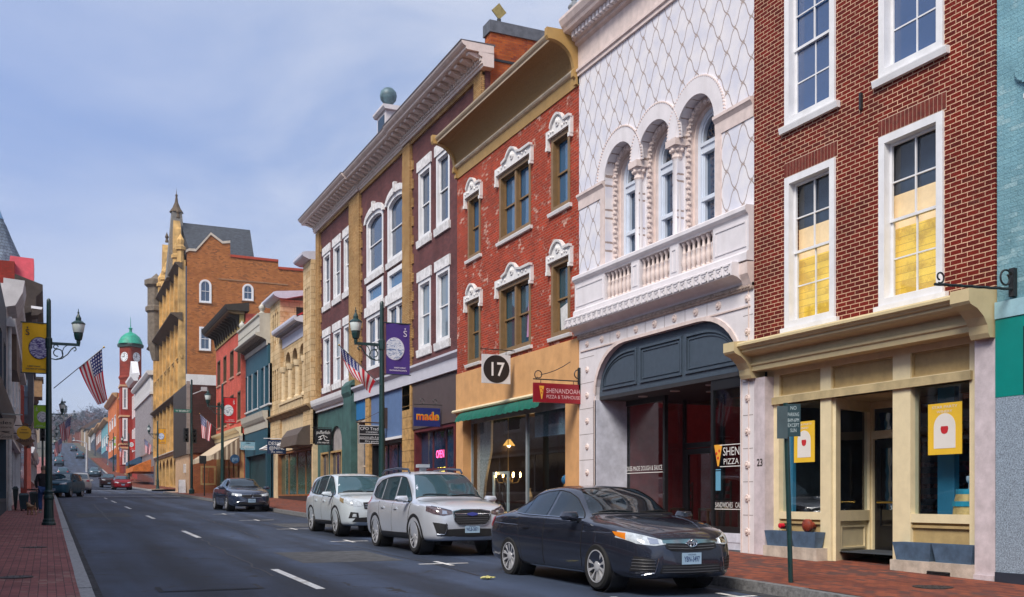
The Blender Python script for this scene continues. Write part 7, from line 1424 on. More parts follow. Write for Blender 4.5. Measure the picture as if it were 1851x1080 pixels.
# ================================================================ BEYOND: HILL, HOUSES, TREES
hm = M('hill_scrub', (.07, .065, .06), .95, .5, .03); mb = MB(); n = 40; prev = None
for i in range(16):
    y = 640+i*60; row = []
    for j in range(n+1): x = -700+1500*j/n; t = i/15; row.append((x, y, gz(640)-6+(70*t**.9+16*math.sin(x*.011+1.3)*t+9*math.sin(x*.027)*t)))
    a = mb.add(row)
    if prev is not None: mb.f += [(prev+j, prev+j+1, a+j+1, a+j) for j in range(n)]
    prev = a
tag(mb.build('hill', hm, smooth='all'), kind='structure')
def tree(label, col, h, r, kind, name='bare_tree'):
    e = EMPTY(name, (0, 0, -50), label, 'tree', 'trees on the far hill'); tk = M('bark_grey', (.09, .07, .06), .9, .2); mb = MB(); mb.tube([(0, 0, -.5), (.1, 0, h*.3), (0, .1, h*.55), (.1, 0, h*.8)], [.32, .25, .15, .05], 7)
    rr = random.Random(hash(label) % 999)
    for k in range(9): a = k*2.4; zz = h*(.28+.05*k); mb.tube([(0, 0, zz), (math.cos(a)*r*.4, math.sin(a)*r*.4, zz+h*.12), (math.cos(a)*r*.8, math.sin(a)*r*.8, zz+h*.22)], [.12, .07, .03], 5)
    mb.build('trunk', tk, e, local=True); mb = MB(); clumps = []
    for k in range(26 if kind else 34):
        if kind: zz = rr.random(); rad = r*(1-zz)*.9*rr.random()**.4; clumps.append((rad*math.cos(k*2.4), rad*math.sin(k*2.4), h*(.12+.86*zz), r*.28*(1.1-zz)))
        else:
            a, b_, q = rr.uniform(0, 6.28), rr.uniform(-1, 1), rr.random()**.4; s2 = math.sqrt(1-b_*b_); clumps.append((r*q*s2*math.cos(a), r*q*s2*math.sin(a), h*.66+h*.33*q*b_, r*rr.uniform(.2, .36)))
    for (cx, cy, cz, cr_) in clumps:
        for k in range(22):
            a, b_ = rr.uniform(0, 6.28), rr.uniform(-1, 1); q = rr.random()**.5*cr_; s2 = math.sqrt(1-b_*b_); p = Vector((cx+q*s2*math.cos(a), cy+q*s2*math.sin(a), cz+q*b_)); u = Vector((rr.uniform(-1, 1), rr.uniform(-1, 1), rr.uniform(-1, 1))).normalized(); v = u.cross(Vector((rr.uniform(-1, 1), rr.uniform(-1, 1), rr.uniform(-1, 1)))).normalized(); L = .42 if kind else .55; W_ = .3 if kind else .11
            mb.poly([p-u*L, p+v*W_, p+u*L, p-v*W_])
    mb.build('crown', M('crown_'+name+label[:6], col, .9, .35, .3), e, local=True); return e
protos = [tree('bare purple brown winter tree on the far hillside', (.15, .095, .11), 13, 5.2, 0), tree('bare grey tree on the crest of the hill', (.13, .15, .20), 15, 5.5, 0), tree('dark evergreen tree among the far houses', (.03, .07, .085), 15, 4.2, 1, 'evergreen_tree')]
rt_ = random.Random(11); first = [True]*3; nT = 0
for i in range(150):
    y = rt_.uniform(330, 820)
    px = rt_.uniform(96, 212); X = P(px, 0, y)[0]
    if KL-6 < X < KR+8 and y < 470: continue
    k = rt_.choice((0, 0, 0, 1, 1, 2)); k = 1 if y > 620 and k == 0 and rt_.random() < .6 else k
    o = protos[k] if first[k] else copy_tree(protos[k]); first[k] = False
    o.location = (X, y, gz(y)-.4 if y < 660 else gz(640)-6+70*((y-640)/900)**.9); s_ = rt_.uniform(.7, 1.25)*(1 if y > 420 else .75); o.scale = (s_, s_, s_); o.rotation_euler = (0, 0, rt_.uniform(0, 6)); nT += 1
def house(x, y, w_, dp, h, mw, mr, label):
    z = gz(y)-.3; e = EMPTY('hillside_house', (x, y, z), label, 'house', 'houses on the far hill'); MB().box(x-w_/2, x+w_/2, y, y+dp, z, z+h).build('wall', mw, e); MB().loft([[(x-w_/2-.4, yy, z+h), (x, yy, z+h+w_*.36), (x+w_/2+.4, yy, z+h)] for yy in (y-.4, y+dp+.4)]).build('roof', mr, e)
    for i in range(2):
        for zz in (1.2, 4.0):
            if zz+1.3 < h: xx = x-w_*.22+i*w_*.44; f = MB().box(xx-.5, xx+.5, y-.06, y+.02, z+zz, z+zz+1.3).build('window', white, e); MB().box(xx-.38, xx+.38, y-.08, y-.05, z+zz+.1, z+zz+1.2).build('pane', glassD, f)
hw = [M('house_brick', (.22, .07, .05), .85, .2), M('house_white', (.55, .54, .53), .8, .1), M('house_tan', (.34, .25, .17), .8, .1)]; hr = [M('house_slate', (.07, .08, .10), .8, .2), M('house_brown_roof', (.13, .08, .065), .85, .2)]
hl = ('red brick', 'white', 'tan'); rl = ('slate grey', 'brown')
for i, (px, y) in enumerate(((140, 316), (152, 330), (165, 345), (178, 322), (147, 372), (160, 392), (172, 410), (188, 380), (92, 340), (150, 450), (166, 470), (97, 452), (140, 505), (182, 455), (127, 560), (155, 545))):
    X = P(px, 0, y)[0]
    if KL-9 < X < KR+5 and y < 500: X = -8 if px < 110 else KR+7
    house(X, y, 8+i % 3, 10, 5.6+.5*(i % 3), hw[i*7 % 3], hr[i % 2], f"{hl[i*7 % 3]} house with {rl[i % 2]} roof on the far hillside, {('lowest and nearest the shops', 'beside the climbing road', 'half hidden by bare trees', 'higher up among the trees')[min(3, i//4)]}")
# ================================================================ CARS (built nose to +x, then turned)
def lerp_tab(tab, x):
    """smooth curve through (x, value) pairs"""
    n = len(tab)
    if x <= tab[0][0]: return tab[0][1]
    if x >= tab[-1][0]: return tab[-1][1]
    for i in range(n-1):
        if tab[i][0] <= x <= tab[i+1][0]:
            x0, y0 = tab[i]; x1, y1 = tab[i+1]; h = x1-x0; t = (x-x0)/h
            def sl(k):
                if k == 0 or k == n-1: a = min(max(k, 1), n-1); return (tab[a][1]-tab[a-1][1])/(tab[a][0]-tab[a-1][0])
                d0 = (tab[k][1]-tab[k-1][1])/(tab[k][0]-tab[k-1][0]); d1 = (tab[k+1][1]-tab[k][1])/(tab[k+1][0]-tab[k][0])
                return 0 if d0*d1 <= 0 else 2*d0*d1/(d0+d1)
            m0, m1 = sl(i)*h, sl(i+1)*h
            return (2*t**3-3*t*t+1)*y0+(t**3-2*t*t+t)*m0+(-2*t**3+3*t*t)*y1+(t**3-t*t)*m1
def resample(pl, n):
    L = [0]
    for p, q in zip(pl, pl[1:]): L.append(L[-1]+math.dist(p, q))
    out = []
    for i in range(n+1):
        s = L[-1]*i/n; k = 0
        while k < len(L)-2 and L[k+1] < s: k += 1
        t = (s-L[k])/max(1e-9, L[k+1]-L[k]); out.append(tuple(a+(b-a)*t for a, b in zip(pl[k], pl[k+1])))
    return out
carglass = GL('car_glass', (.012, .055, .085), .02, 1.); tyrem = M('tyre_rubber', (.012, .012, .013), .85, .2, 30); alloy = M('alloy', (.55, .56, .60), .35, .08, 8, metal=.35); trimb = M('black_trim', (.014, .014, .016), .5, .1); chrome = M('chrome', (.62, .64, .68), .12, 0, metal=1)  # car glass: bluish sky reflection put into the base colour
lampc = M('headlamp', (.50, .55, .60), .08, .3, 14, spec=1, coat=1); amber = M('amber_lens', (.7, .2, .01), .2, .1); redl = M('red_lens', (.42, .01, .01), .2, .1, coat=1); platem = M('plate_pale_blue', (.34, .48, .62), .4, .05); plink = M('plate_ink', (.01, .03, .14), .5, 0)
class Car:
    def __init__(s, name, label, spec, paint, loc, rz, group=None):
        s.sp = spec; s.root = EMPTY(name, loc, label, 'car', group, rz); s.p = paint; x0, x1 = spec['w'][0][0], spec['w'][-1][0]; s.x0, s.x1 = x0, x1
        N = 84; rings = []
        for i in range(N+1):
            t = i/N; t = .5-.5*math.cos(math.pi*t)*(.35+.65*abs(math.cos(math.pi*t))**0) if 0 else t; u = 2*t-1; x = (x0+x1)/2+(x1-x0)/2*(1.35*u-.35*u**3 if 1 else u)
            w, zt, zb, z0, wr = (lerp_tab(spec[k], x) for k in ('w', 'top', 'belt', 'bot', 'roof')); zb = min(zb, zt-.02); up = zt-zb; g = min(1, max(0, (up-.12)/.25))
            half = [(0, z0), (w*.55, z0), (w*.86, z0+.01), (w*.955, z0+.07), (w*.985, z0+(zb-z0)*.25), (w, z0+(zb-z0)*.5), (w*.995, z0+(zb-z0)*.72), (w*.975, z0+(zb-z0)*.88), (w*.945, zb)]
            rr = min(wr, w*.93)
            hood = [(w*.90, zb+up*.25), (w*.83, zb+up*.48), (w*.72, zb+up*.68), (w*.58, zb+up*.82), (w*.4, zb+up*.92), (w*.2, zb+up*.98), (0, zt)]
            gh = [(w*.915, zb+.02), (w*.915+(rr-w*.915)*.35, zb+(up-.1)*.35), (w*.915+(rr-w*.915)*.72, zb+(up-.1)*.72), (rr, zt-.10), (rr-.07, zt-.035), (rr*.55, zt-.006), (0, zt+.008)]
            half += [(a[0]*(1-g)+b[0]*g, a[1]*(1-g)+b[1]*g) for a, b in zip(hood, gh)]
            # finer, rounded
            fine = []
            for k in range(len(half)-1):
                p0, p1, p2, p3 = half[max(k-1, 0)], half[k], half[k+1], half[min(k+2, len(half)-1)]
                for t in (0, 1/3, 2/3):
                    f = lambda a, b, c, d: .5*((2*b)+(-a+c)*t+(2*a-5*b+4*c-d)*t*t+(-a+3*b-3*c+d)*t**3)
                    fine.append((max(0, f(p0[0], p1[0], p2[0], p3[0])), f(p0[1], p1[1], p2[1], p3[1])))
            fine.append(half[-1]); rings.append([(x, -a, z) for a, z in fine]+[(x, a, z) for a, z in fine[-2:0:-1]])
        mb = MB().loft(rings); o = mb.build('body', paint, s.root, smooth='all', local=True); s.body = o
        s.bvh = BVHTree.FromPolygons([v.co.copy() for v in o.data.vertices], [tuple(p.vertices) for p in o.data.polygons])
        # wheel arches cut through the sides
        cut = MB(); R = spec['wr']+.055
        for wx in spec['wx']:
            for sg in (-1, 1): cut.lathe((wx, sg*.86, spec['wr']), [(.001, -.3), (R, -.3), (R, .3), (.001, .3)], 40, 'y')
        c = cut.build('cut', trimb, None, local=True); c.parent = None
        m = o.modifiers.new('b', 'BOOLEAN'); m.object = c; m.operation = 'DIFFERENCE'; m.solver = 'EXACT'
        dg = bpy.context.evaluated_depsgraph_get(); me = bpy.data.meshes.new_from_object(o.evaluated_get(dg)); o.modifiers.clear(); o.data = me
        if not me.materials: me.materials.append(paint)
        me.set_sharp_from_angle(angle=R_(58)); bpy.data.objects.remove(c)
        for wx in spec['wx']:
            for sg in (-1, 1):
                MB().lathe((wx, sg*.86, spec['wr']), [(R-.004, sg*-.02 if 0 else .0), (R-.012, .0), (R-.012, -sg*.27), (.001, -sg*.27), (.001, -sg*.28), (R-.004, -sg*.28), (R-.004, .0)], 32, 'y', caps=False).build('wheel_well', trimb, s.root, local=True); s.wheel(wx, sg)
    def open_cabin(s, wins):
        """hollows the cabin and cuts the window openings, so that the glass shows seats"""
        sp = s.sp; rings = []; xf = max(x for x, v in sp['top'] if v > lerp_tab(sp['belt'], x)+.12); xr = min(x for x, v in sp['top'] if v > lerp_tab(sp['belt'], x)+.16)
        for i in range(19):
            x = xr+(xf-xr)*i/18; w, zt, zb, wr = (lerp_tab(sp[k], x) for k in ('w', 'top', 'belt', 'roof')); b = w-.09; t = max(.2, min(wr-.04, b)); zt = zt-.05; z0 = .42; zb = min(zb-.02, zt-.03)
            rings.append([(x, -b*.92, z0), (x, -b, zb), (x, -t, zt-.06), (x, -t*.6, zt), (x, t*.6, zt), (x, t, zt-.06), (x, b, zb), (x, b*.92, z0)])
        cav = MB().loft(rings).build('cav', s.cabm, None, local=True); cut = MB()
        for lo, hi, v in wins:
            pts = lo+hi; cx = sum(p[0] for p in pts)/len(pts); cy = sum(p[1] for p in pts)/len(pts); k = .95; n, m_ = 12, 6
            lo2, hi2 = (resample([(cx+(p[0]-cx)*k, cy+(p[1]-cy)*k) for p in q], n) for q in (lo, hi)); G = {}
            for i in range(n+1):
                for j in range(m_+1):
                    a, b = (lo2[i][q]+(hi2[i][q]-lo2[i][q])*j/m_ for q in (0, 1)); o, d = ((a, 3, b), (0, -1, 0)) if v == 'L' else ((a, -3, b), (0, 1, 0)) if v == 'R' else ((a, b, 4), (0, 0, -1)) if v == 'T' else ((-4, a, b), (1, 0, 0)); loc, nr, _, _ = s.hit(o, d)
                    if loc is None: break
                    G[i, j] = (loc+nr*.03, loc-nr*.11)
            if len(G) < (n+1)*(m_+1): continue
            i0 = len(cut.v); ix = lambda i, j, q: i0+(i*(m_+1)+j)*2+q
            for i in range(n+1):
                for j in range(m_+1): cut.add(G[i, j])
            for i in range(n):
                for j in range(m_): cut.f += [(ix(i, j, 0), ix(i+1, j, 0), ix(i+1, j+1, 0), ix(i, j+1, 0)), (ix(i, j, 1), ix(i, j+1, 1), ix(i+1, j+1, 1), ix(i+1, j, 1))]
            for i in range(n): cut.f += [(ix(i, 0, 0), ix(i, 0, 1), ix(i+1, 0, 1), ix(i+1, 0, 0)), (ix(i, m_, 0), ix(i+1, m_, 0), ix(i+1, m_, 1), ix(i, m_, 1))]
            for j in range(m_): cut.f += [(ix(0, j, 0), ix(0, j+1, 0), ix(0, j+1, 1), ix(0, j, 1)), (ix(n, j, 0), ix(n, j, 1), ix(n, j+1, 1), ix(n, j+1, 0))]
        wc = cut.build('wc', trimb, None, local=True)
        for c in (cav, wc):
            m = s.body.modifiers.new('b', 'BOOLEAN'); m.object = c; m.operation = 'DIFFERENCE'; m.solver = 'EXACT'; m.material_mode = 'TRANSFER'
        dg = bpy.context.evaluated_depsgraph_get(); me = bpy.data.meshes.new_from_object(s.body.evaluated_get(dg)); s.body.modifiers.clear(); s.body.data = me; me.set_sharp_from_angle(angle=R_(58))
        for c in (cav, wc): bpy.data.objects.remove(c)
        sm = M('seat_fabric', (.06, .065, .07), .9, .2, 12); zs_ = .50 if lerp_tab(sp['top'], 0) < 1.6 else .66
        for y_ in (-.36, .36): MB().loft([[(x, y_+a*wd, zs_+z) for a in (-1, 1) for z in ((0, .13) if a < 0 else (.13, 0))] for x, wd in ((.38, .2), (.3, .24), (-.12, .25))]).loft([[(x-.05, y_-wd, zs_+z), (x-.05, y_+wd, zs_+z), (x+.09, y_+wd*.9, zs_+z), (x+.09, y_-wd*.9, zs_+z)] for x, z, wd in ((-.12, .05, .25), (-.2, .35, .25), (-.28, .6, .18))]).loft([[(x-.04, y_-wd, zs_+z), (x-.04, y_+wd, zs_+z), (x+.05, y_+wd, zs_+z), (x+.05, y_-wd, zs_+z)] for x, z, wd in ((-.28, .63, .11), (-.3, .72, .13), (-.31, .8, .09))]).build('seat', sm, s.root, smooth=True, local=True)
        MB().box(-1.15, -.75, -.62, .62, zs_, zs_+.14).loft([[(x-.06, -.62, zs_+z), (x-.06, .62, zs_+z), (x+.08, .62, zs_+z), (x+.08, -.62, zs_+z)] for x, z in ((-1.12, .1), (-1.25, .55))]).build('rear_seat', sm, s.root, local=True)
        zd = lerp_tab(sp['belt'], .8); MB().mould(Fr((0, 0), (0, 1), (1, 0)), [(.55, zd-.25), (1.0, zd-.3), (1.0, zd-.01), (.8, zd+.02), (.62, zd-.03)], -.68, .68).build('dashboard', trimb, s.root, local=True)
        MB().tube([(.5-.06*math.sin(R_(t)), .36+.18*math.cos(R_(t)), zd-.02+.17*math.sin(R_(t))) for t in range(0, 361, 20)], .016, 6).build('steering_wheel', trimb, s.root, local=True)
    def wheel(s, wx, sg):
        r = s.sp['wr']; c = (wx, sg*(s.sp['tr']), r); q = sg
        t = MB().lathe(c, [(r*.66, -.09), (r*.9, -.105), (r*.985, -.08), (r, -.05), (r, .05), (r*.985, .08), (r*.9, .105), (r*.66, .09), (r*.66, -.09)], 36, 'y', caps=False).build('wheel', tyrem, s.root, smooth=True, local=True)
        MB().lathe(c, [(r*.7, .075*q), (r*.665, .098*q), (r*.63, .085*q), (r*.6, .0), (.001, -.0), (.001, -.02*q), (r*.66, -.03*q), (r*.7, .075*q)], 36, 'y', caps=False).build('rim', M('rim_dark', (.035, .035, .04), .5, .1, metal=.3), t, smooth=True, local=True)
        mb = MB(); n = s.sp.get('spokes', 10)
        for k in range(n):
            for off in ((-.045, .045) if s.sp.get('twin') else (0,)):
                a = 2*math.pi*k/n; e = (math.cos(a), math.sin(a)); p = (-e[1], e[0]); w0, w1 = (.011, .016) if n > 6 else (.024, .02)
                def pt(rad, lat, dp): return (c[0]+e[0]*rad+p[0]*lat, c[1]+dp*q, c[2]+e[1]*rad+p[1]*lat)
                o0, o1 = off*.55, off*1.2
                mb.hexa([pt(.05, o0-w0, .03), pt(.05, o0+w0, .03), pt(r*.66, o1+w1, .05), pt(r*.66, o1-w1, .05), pt(.05, o0-w0*.7, .075), pt(.05, o0+w0*.7, .075), pt(r*.66, o1+w1*.7, .092), pt(r*.66, o1-w1*.7, .092)])
        mb.lathe(c, [(r*.71, .07*q), (r*.705, .1*q), (r*.66, .1*q), (r*.64, .07*q), (r*.71, .07*q)], 36, 'y', caps=False); mb.lathe(c, [(.001, .02*q), (.075, .02*q), (.07, .085*q), (.03, .095*q), (.001, .095*q)], 16, 'y'); mb.build('spokes', alloy, t, local=True)
    def hit(s, o, d):
        r = s.bvh.ray_cast(Vector(o), Vector(d)); return r
    def cast(s, pts2, view, off):
        out = []
        for a, b in pts2:
            if view == 'L': o, d = (a, 3, b), (0, -1, 0)
            elif view == 'R': o, d = (a, -3, b), (0, 1, 0)
            elif view == 'F': o, d = (4, a, b), (-1, 0, 0)
            elif view == 'B': o, d = (-4, a, b), (1, 0, 0)
            elif view == 'T': o, d = (a, b, 4), (0, 0, -1)
            else:                                          # a heading in degrees: a runs across the view
                e = (math.cos(R_(view)), math.sin(R_(view))); o = (e[0]*5-e[1]*a+s.x1*.72, e[1]*5+e[0]*a, b); d = (-e[0], -e[1], 0)
            loc, nrm, i, _ = s.hit(o, d)
            out.append(None if loc is None else (loc+nrm*off, loc-nrm*.012))
        return out
    def patch(s, name, lo, hi, view, mat, parent=None, off=.005, n=14, m=6, smooth='all'):
        lo, hi = resample(lo, n), resample(hi, n); g = []
        for i in range(n+1): g.append(s.cast([(lo[i][0]+(hi[i][0]-lo[i][0])*j/m, lo[i][1]+(hi[i][1]-lo[i][1])*j/m) for j in range(m+1)], view, off))
        mb = MB()
        idx = {}
        for i in range(n+1):
            for j in range(m+1):
                if g[i][j]: idx[i, j] = mb.add([g[i][j][0]])
        for i in range(n):
            for j in range(m):
                q = [(i, j), (i+1, j), (i+1, j+1), (i, j+1)]
                if all(k in idx for k in q): mb.f.append(tuple(idx[k] for k in q))
        edge = [(i, 0) for i in range(n)]+[(n, j) for j in range(m)]+[(i, m) for i in range(n, 0, -1)]+[(0, j) for j in range(m, 0, -1)]
        for a, b in zip(edge, edge[1:]+edge[:1]):
            if a in idx and b in idx: k = mb.add([g[a[0]][a[1]][1], g[b[0]][b[1]][1]]); mb.f.append((idx[a], idx[b], k+1, k))
        if not mb.f: return None
        return mb.build(name, mat, parent or s.root, smooth=True, local=True)
    def line(s, name, pts, view, mat, r=.005, off=.001, parent=None, n=24):
        c = [k[0] for k in s.cast(resample(pts, n), view, off) if k]
        if len(c) > 1: return MB().tube(c, r, 6).build(name, mat, parent or s.root, local=True)
    def arch(s, mat, wid=.07, off=.012):
        R = s.sp['wr']+.052
        for wx in s.sp['wx']:
            for v in 'LR':
                lo = [(wx+R*math.cos(R_(a)), s.sp['wr']+R*math.sin(R_(a))) for a in range(-18, 199, 12)]; hi = [(wx+(R+wid)*math.cos(R_(a)), s.sp['wr']+(R+wid)*math.sin(R_(a))) for a in range(-18, 199, 12)]
                s.patch('arch_trim', lo, hi, v, mat, off=off, n=24, m=2)
    def mirror(s, x, z, w, mat):
        for sg in (-1, 1):
            y = sg*(w+.10); mb = MB().loft([[(x+.06-.02*k+dx*sc, y+sg*dy*sc*1.25, z+dz*sc) for dx, dy, dz in ((0, -.09, -.06), (0, .07, -.055), (0, .11, 0), (0, .08, .06), (0, -.08, .065), (0, -.11, 0))] for k, sc in ((0, .55), (1, .9), (3, 1.05), (6, 1.0), (6.2, .9))])
            o = mb.build('mirror', mat, s.root, smooth=True, local=True); MB().box(x-.06, x+.02, min(sg*(w-.08), sg*(w+.06)), max(sg*(w-.08), sg*(w+.06)), z-.075, z-.035).build('mirror_stalk', trimb, o, local=True)
    def plate(s, x, z, txt, w=.31, h=.155, y=0):
        o = MB().box(x, x+.012, y-w/2, y+w/2, z-h/2, z+h/2).build('licence_plate', platem, s.root, local=True); f = Fr((x+.012, y), (0, 1), (1, 0)); text(txt, f, 0, z-h*.26, h*.45, .002, plink, o, width=w*.82, bold=.015, local=True); text('VIRGINIA', f, 0, z+h*.27, h*.14, .002, plink, o, width=w*.45, local=True)
sedan = dict(wx=(1.435, -1.34), wr=.325, tr=.815, spokes=10, twin=True,
 top=[(-2.405, .90), (-2.36, .98), (-2.2, 1.06), (-1.8, 1.095), (-1.5, 1.19), (-1.1, 1.345), (-.7, 1.445), (-.2, 1.47), (.2, 1.445), (.55, 1.34), (.95, 1.14), (1.2, 1.035), (1.6, .985), (2.0, .905), (2.2, .84), (2.33, .765), (2.405, .66)],
 belt=[(-2.405, .84), (-2.1, .95), (-1.4, .985), (0, .945), (1.0, .92), (1.5, .89), (2.0, .80), (2.25, .70), (2.405, .58)], bot=[(-2.405, .42), (-2.25, .27), (-1.8, .21), (1.8, .19), (2.25, .19), (2.405, .27)],
 w=[(-2.405, .60), (-2.33, .75), (-2.1, .85), (-1.4, .905), (0, .91), (1.3, .91), (1.8, .885), (2.1, .82), (2.27, .73), (2.36, .62), (2.405, .48)], roof=[(-2.405, .5), (-1.8, .66), (-1.2, .60), (-.5, .585), (.2, .59), (.8, .64), (1.2, .72), (2.4, .5)])
suv = dict(wx=(1.375, -1.295), wr=.345, tr=.80, spokes=5, twin=True,
 top=[(-2.31, .95), (-2.28, 1.08), (-2.2, 1.27), (-2.02, 1.56), (-1.85, 1.645), (-1.4, 1.685), (-.6, 1.71), (.0, 1.70), (.4, 1.645), (.7, 1.49), (1.0, 1.28), (1.22, 1.15), (1.4, 1.105), (1.8, 1.065), (2.1, 1.0), (2.24, .93), (2.29, .85), (2.31, .75)],
 belt=[(-2.31, .88), (-2.1, 1.03), (-1.2, 1.05), (0, 1.02), (1.0, .995), (1.6, .985), (2.05, .93), (2.24, .84), (2.31, .68)], bot=[(-2.31, .45), (-2.2, .32), (-1.8, .26), (1.8, .25), (2.2, .27), (2.31, .36)],
 w=[(-2.31, .66), (-2.25, .79), (-2.0, .87), (-1.3, .905), (0, .905), (1.3, .905), (1.8, .885), (2.05, .83), (2.2, .76), (2.27, .68), (2.31, .58)], roof=[(-2.31, .64), (-1.9, .655), (-1, .66), (.2, .655), (.8, .69), (1.25, .75), (1.9, .75), (2.31, .5)])
def furnish(c, kind, seam, handle, openc=False):
    """glass, doors, seams"""
    sp = c.sp
    if kind == 'sedan':
        ws = ([(1.16, 0)], ); wl = [(.97, -.70), (1.10, -.42), (1.15, 0), (1.10, .42), (.97, .70)]; wh = [(.30, -.50), (.33, -.25), (.34, 0), (.33, .25), (.30, .50)]
        rl = [(-1.62, -.60), (-1.68, -.3), (-1.70, 0), (-1.68, .3), (-1.62, .60)]; rh = [(-.88, -.48), (-.86, -.2), (-.86, 0), (-.86, .2), (-.88, .48)]
        W_ = [([(.92, .985), (.4, .985), (-.13, .995)], [(.86, 1.02), (.42, 1.275), (.15, 1.355), (-.10, 1.385)]), ([(-.22, .997), (-.55, 1.003), (-.93, 1.012)], [(-.20, 1.388), (-.55, 1.37), (-.88, 1.315)]), ([(-.98, 1.016), (-1.2, 1.03), (-1.40, 1.065)], [(-.94, 1.295), (-1.15, 1.21), (-1.37, 1.09)])]
        D = [([(1.0, .30), (.4, .275), (-.15, .27)], [(1.02, .92), (.4, .94), (-.15, .955)]), ([(-.17, .27), (-.5, .275), (-.90, .30)], [(-.17, .955), (-.6, .965), (-1.06, .975)])]; hz = (.80, .82)
    else:
        wl = [(1.06, -.74), (1.18, -.42), (1.22, 0), (1.18, .42), (1.06, .74)]; wh = [(.44, -.56), (.47, -.28), (.48, 0), (.47, .28), (.44, .56)]
        rl = None; rh = None
        W_ = [([(.98, 1.055), (.4, 1.06), (-.06, 1.07)], [(.92, 1.10), (.5, 1.42), (.26, 1.55), (-.03, 1.585)]), ([(-.15, 1.072), (-.6, 1.08), (-1.02, 1.09)], [(-.13, 1.588), (-.6, 1.59), (-.98, 1.57)]), ([(-1.10, 1.10), (-1.5, 1.13), (-1.80, 1.20)], [(-1.06, 1.56), (-1.4, 1.52), (-1.74, 1.38)])]
        D = [([(1.0, .42), (.4, .40), (-.09, .40)], [(1.06, 1.0), (.4, 1.02), (-.09, 1.035)]), ([(-.11, .40), (-.5, .40), (-.86, .44)], [(-.11, 1.035), (-.6, 1.045), (-1.1, 1.055)])]; hz = (.90, .92)
    cg = carglass
    if openc:
        cg = CLEAR('car_glass_clear', (.30, .43, .46), .9); c.cabm = M('cabin_lining', (.03, .03, .033), .9, .1); c.open_cabin([(wl, wh, 'T')]+([(rl, rh, 'T')] if rl else [])+[(a, b, v) for v in 'LR' for a, b in W_])
    c.patch('windscreen', wl, wh, 'T', cg, off=.006, n=20, m=10)
    if rl: c.patch('rear_window', rl, rh, 'T', cg, off=.006, n=16, m=8)
    else: c.patch('rear_window', [(-.62, 1.16), (0, 1.14), (.62, 1.16)], [(-.56, 1.5), (0, 1.53), (.56, 1.5)], 'B', carglass, off=.006)
    for v in 'RL':
        ds = [c.patch('door', lo, hi, v, c.p, off=.004, n=16, m=12) for lo, hi in D]
        for i, (lo, hi) in enumerate(W_): c.patch('side_window', lo, hi, v, cg, parent=ds[min(i, 1)] if i < 2 else None, off=.007, n=14, m=8)
        for i, (lo, hi) in enumerate(D):
            c.line('door_seam', [lo[-1], hi[-1]], v, seam, .004, .004, ds[i]); 
            if i == 0: c.line('door_seam', [lo[0], hi[0]], v, seam, .004, .004, ds[i])
            hx = hi[-1][0]+(.14 if i == 0 else .24); z = hz[i]; c.patch('handle', [(hx, z-.018), (hx+.2, z-.018)], [(hx, z+.018), (hx+.2, z+.018)], v, handle, ds[i], off=.03, n=6, m=3)
        c.line('window_line', [W_[0][0][0]]+list(W_[0][0][1:])+list(W_[1][0])+list(W_[2][0]), v, chrome if kind == 'sedan' else trimb, .008, .006); top = list(W_[0][1])+list(W_[1][1])+list(W_[2][1]); c.line('window_frame', [W_[0][0][0]]+top+[W_[2][0][-1]], v, trimb, .009, .003, n=48)
    y_ = wl[0][1]; c.line('wiper', [(wl[0][0]+.02, -.6), (wl[2][0]-.05, -.1)], 'T', trimb, .01, .015); c.line('wiper', [(wl[2][0]-.01, 0), (wl[4][0]+.04, .55)], 'T', trimb, .01, .015)
    for sg in (-1, 1): c.line('bonnet_seam', [(wl[0][0]+.1, sg*.74), (1.6, sg*.70), (c.x1-.35, sg*.60)], 'T', seam, .004, .0)
    c.line('windscreen_frame', wl, 'T', trimb, .012, .003); c.line('windscreen_frame', wh, 'T', trimb, .01, .003)
def roadz(x, y): return gz(y)
def at(x, y): return (x, y, gz(y))
FACE = R_(-90)
# ---- dark sedan
pa = M('midnight_paint', (.030, .036, .058), .2, .06, 2, metal=.5, spec=.7, coat=1)
c = Car('sedan', 'shiny dark navy sedan parked nearest the camera, front wheel turned at the kerb', sedan, pa, at(7.8, 13.80), FACE+R_(1.5), 'cars parked along the right kerb'); furnish(c, 'sedan', dark, pa, True); c.mirror(.86, 1.01, .90, pa)
for v, hd in ((-40, -1), (40, 1)): pass
for sg in (-1, 1):
    f = lambda pts: [(a*sg, b) for a, b in pts]
    h = c.patch('headlight', f([(.40, .655), (.56, .635), (.74, .66), (.86, .74)]), f([(.40, .70), (.56, .745), (.72, .795), (.83, .83)]), 'F', lampc, off=.008, n=14, m=6)
    c.patch('turn_signal', [(1.86, .765), (2.05, .715)], [(1.78, .82), (2.02, .80)], 'L' if sg > 0 else 'R', amber, h, off=.012, n=6, m=4)
    c.patch('headlamp_lens', f([(.50, .66), (.62, .66)]), f([(.50, .72), (.62, .74)]), 'F', chrome, h, off=.012, n=6, m=4)
    c.patch('fog_grille', f([(.55, .30), (.80, .30)]), f([(.58, .46), (.78, .50)]), 'F', trimb, off=.005); 
    for k in range(4): c.line('fog_bar', f([(.56, .325+k*.04), (.79, .33+k*.042)]), 'F', M('bumper_slat', (.05, .05, .06), .4), .006, .008)
    c.line('fog_trim', f([(.52, .47), (.56, .28), (.70, .25)]), 'F', chrome, .007, .006)
    c.patch('tail_light', [(-2.12, .80), (-2.36, .80)], [(-2.05, .96), (-2.3, .92)], 'L' if sg > 0 else 'R', redl, off=.008)
c.patch('grille', [(-.40, .60), (-.3, .565), (0, .555), (.3, .565), (.40, .60)], [(-.42, .69), (-.2, .695), (0, .70), (.2, .695), (.42, .69)], 'F', trimb, off=.006, n=20)
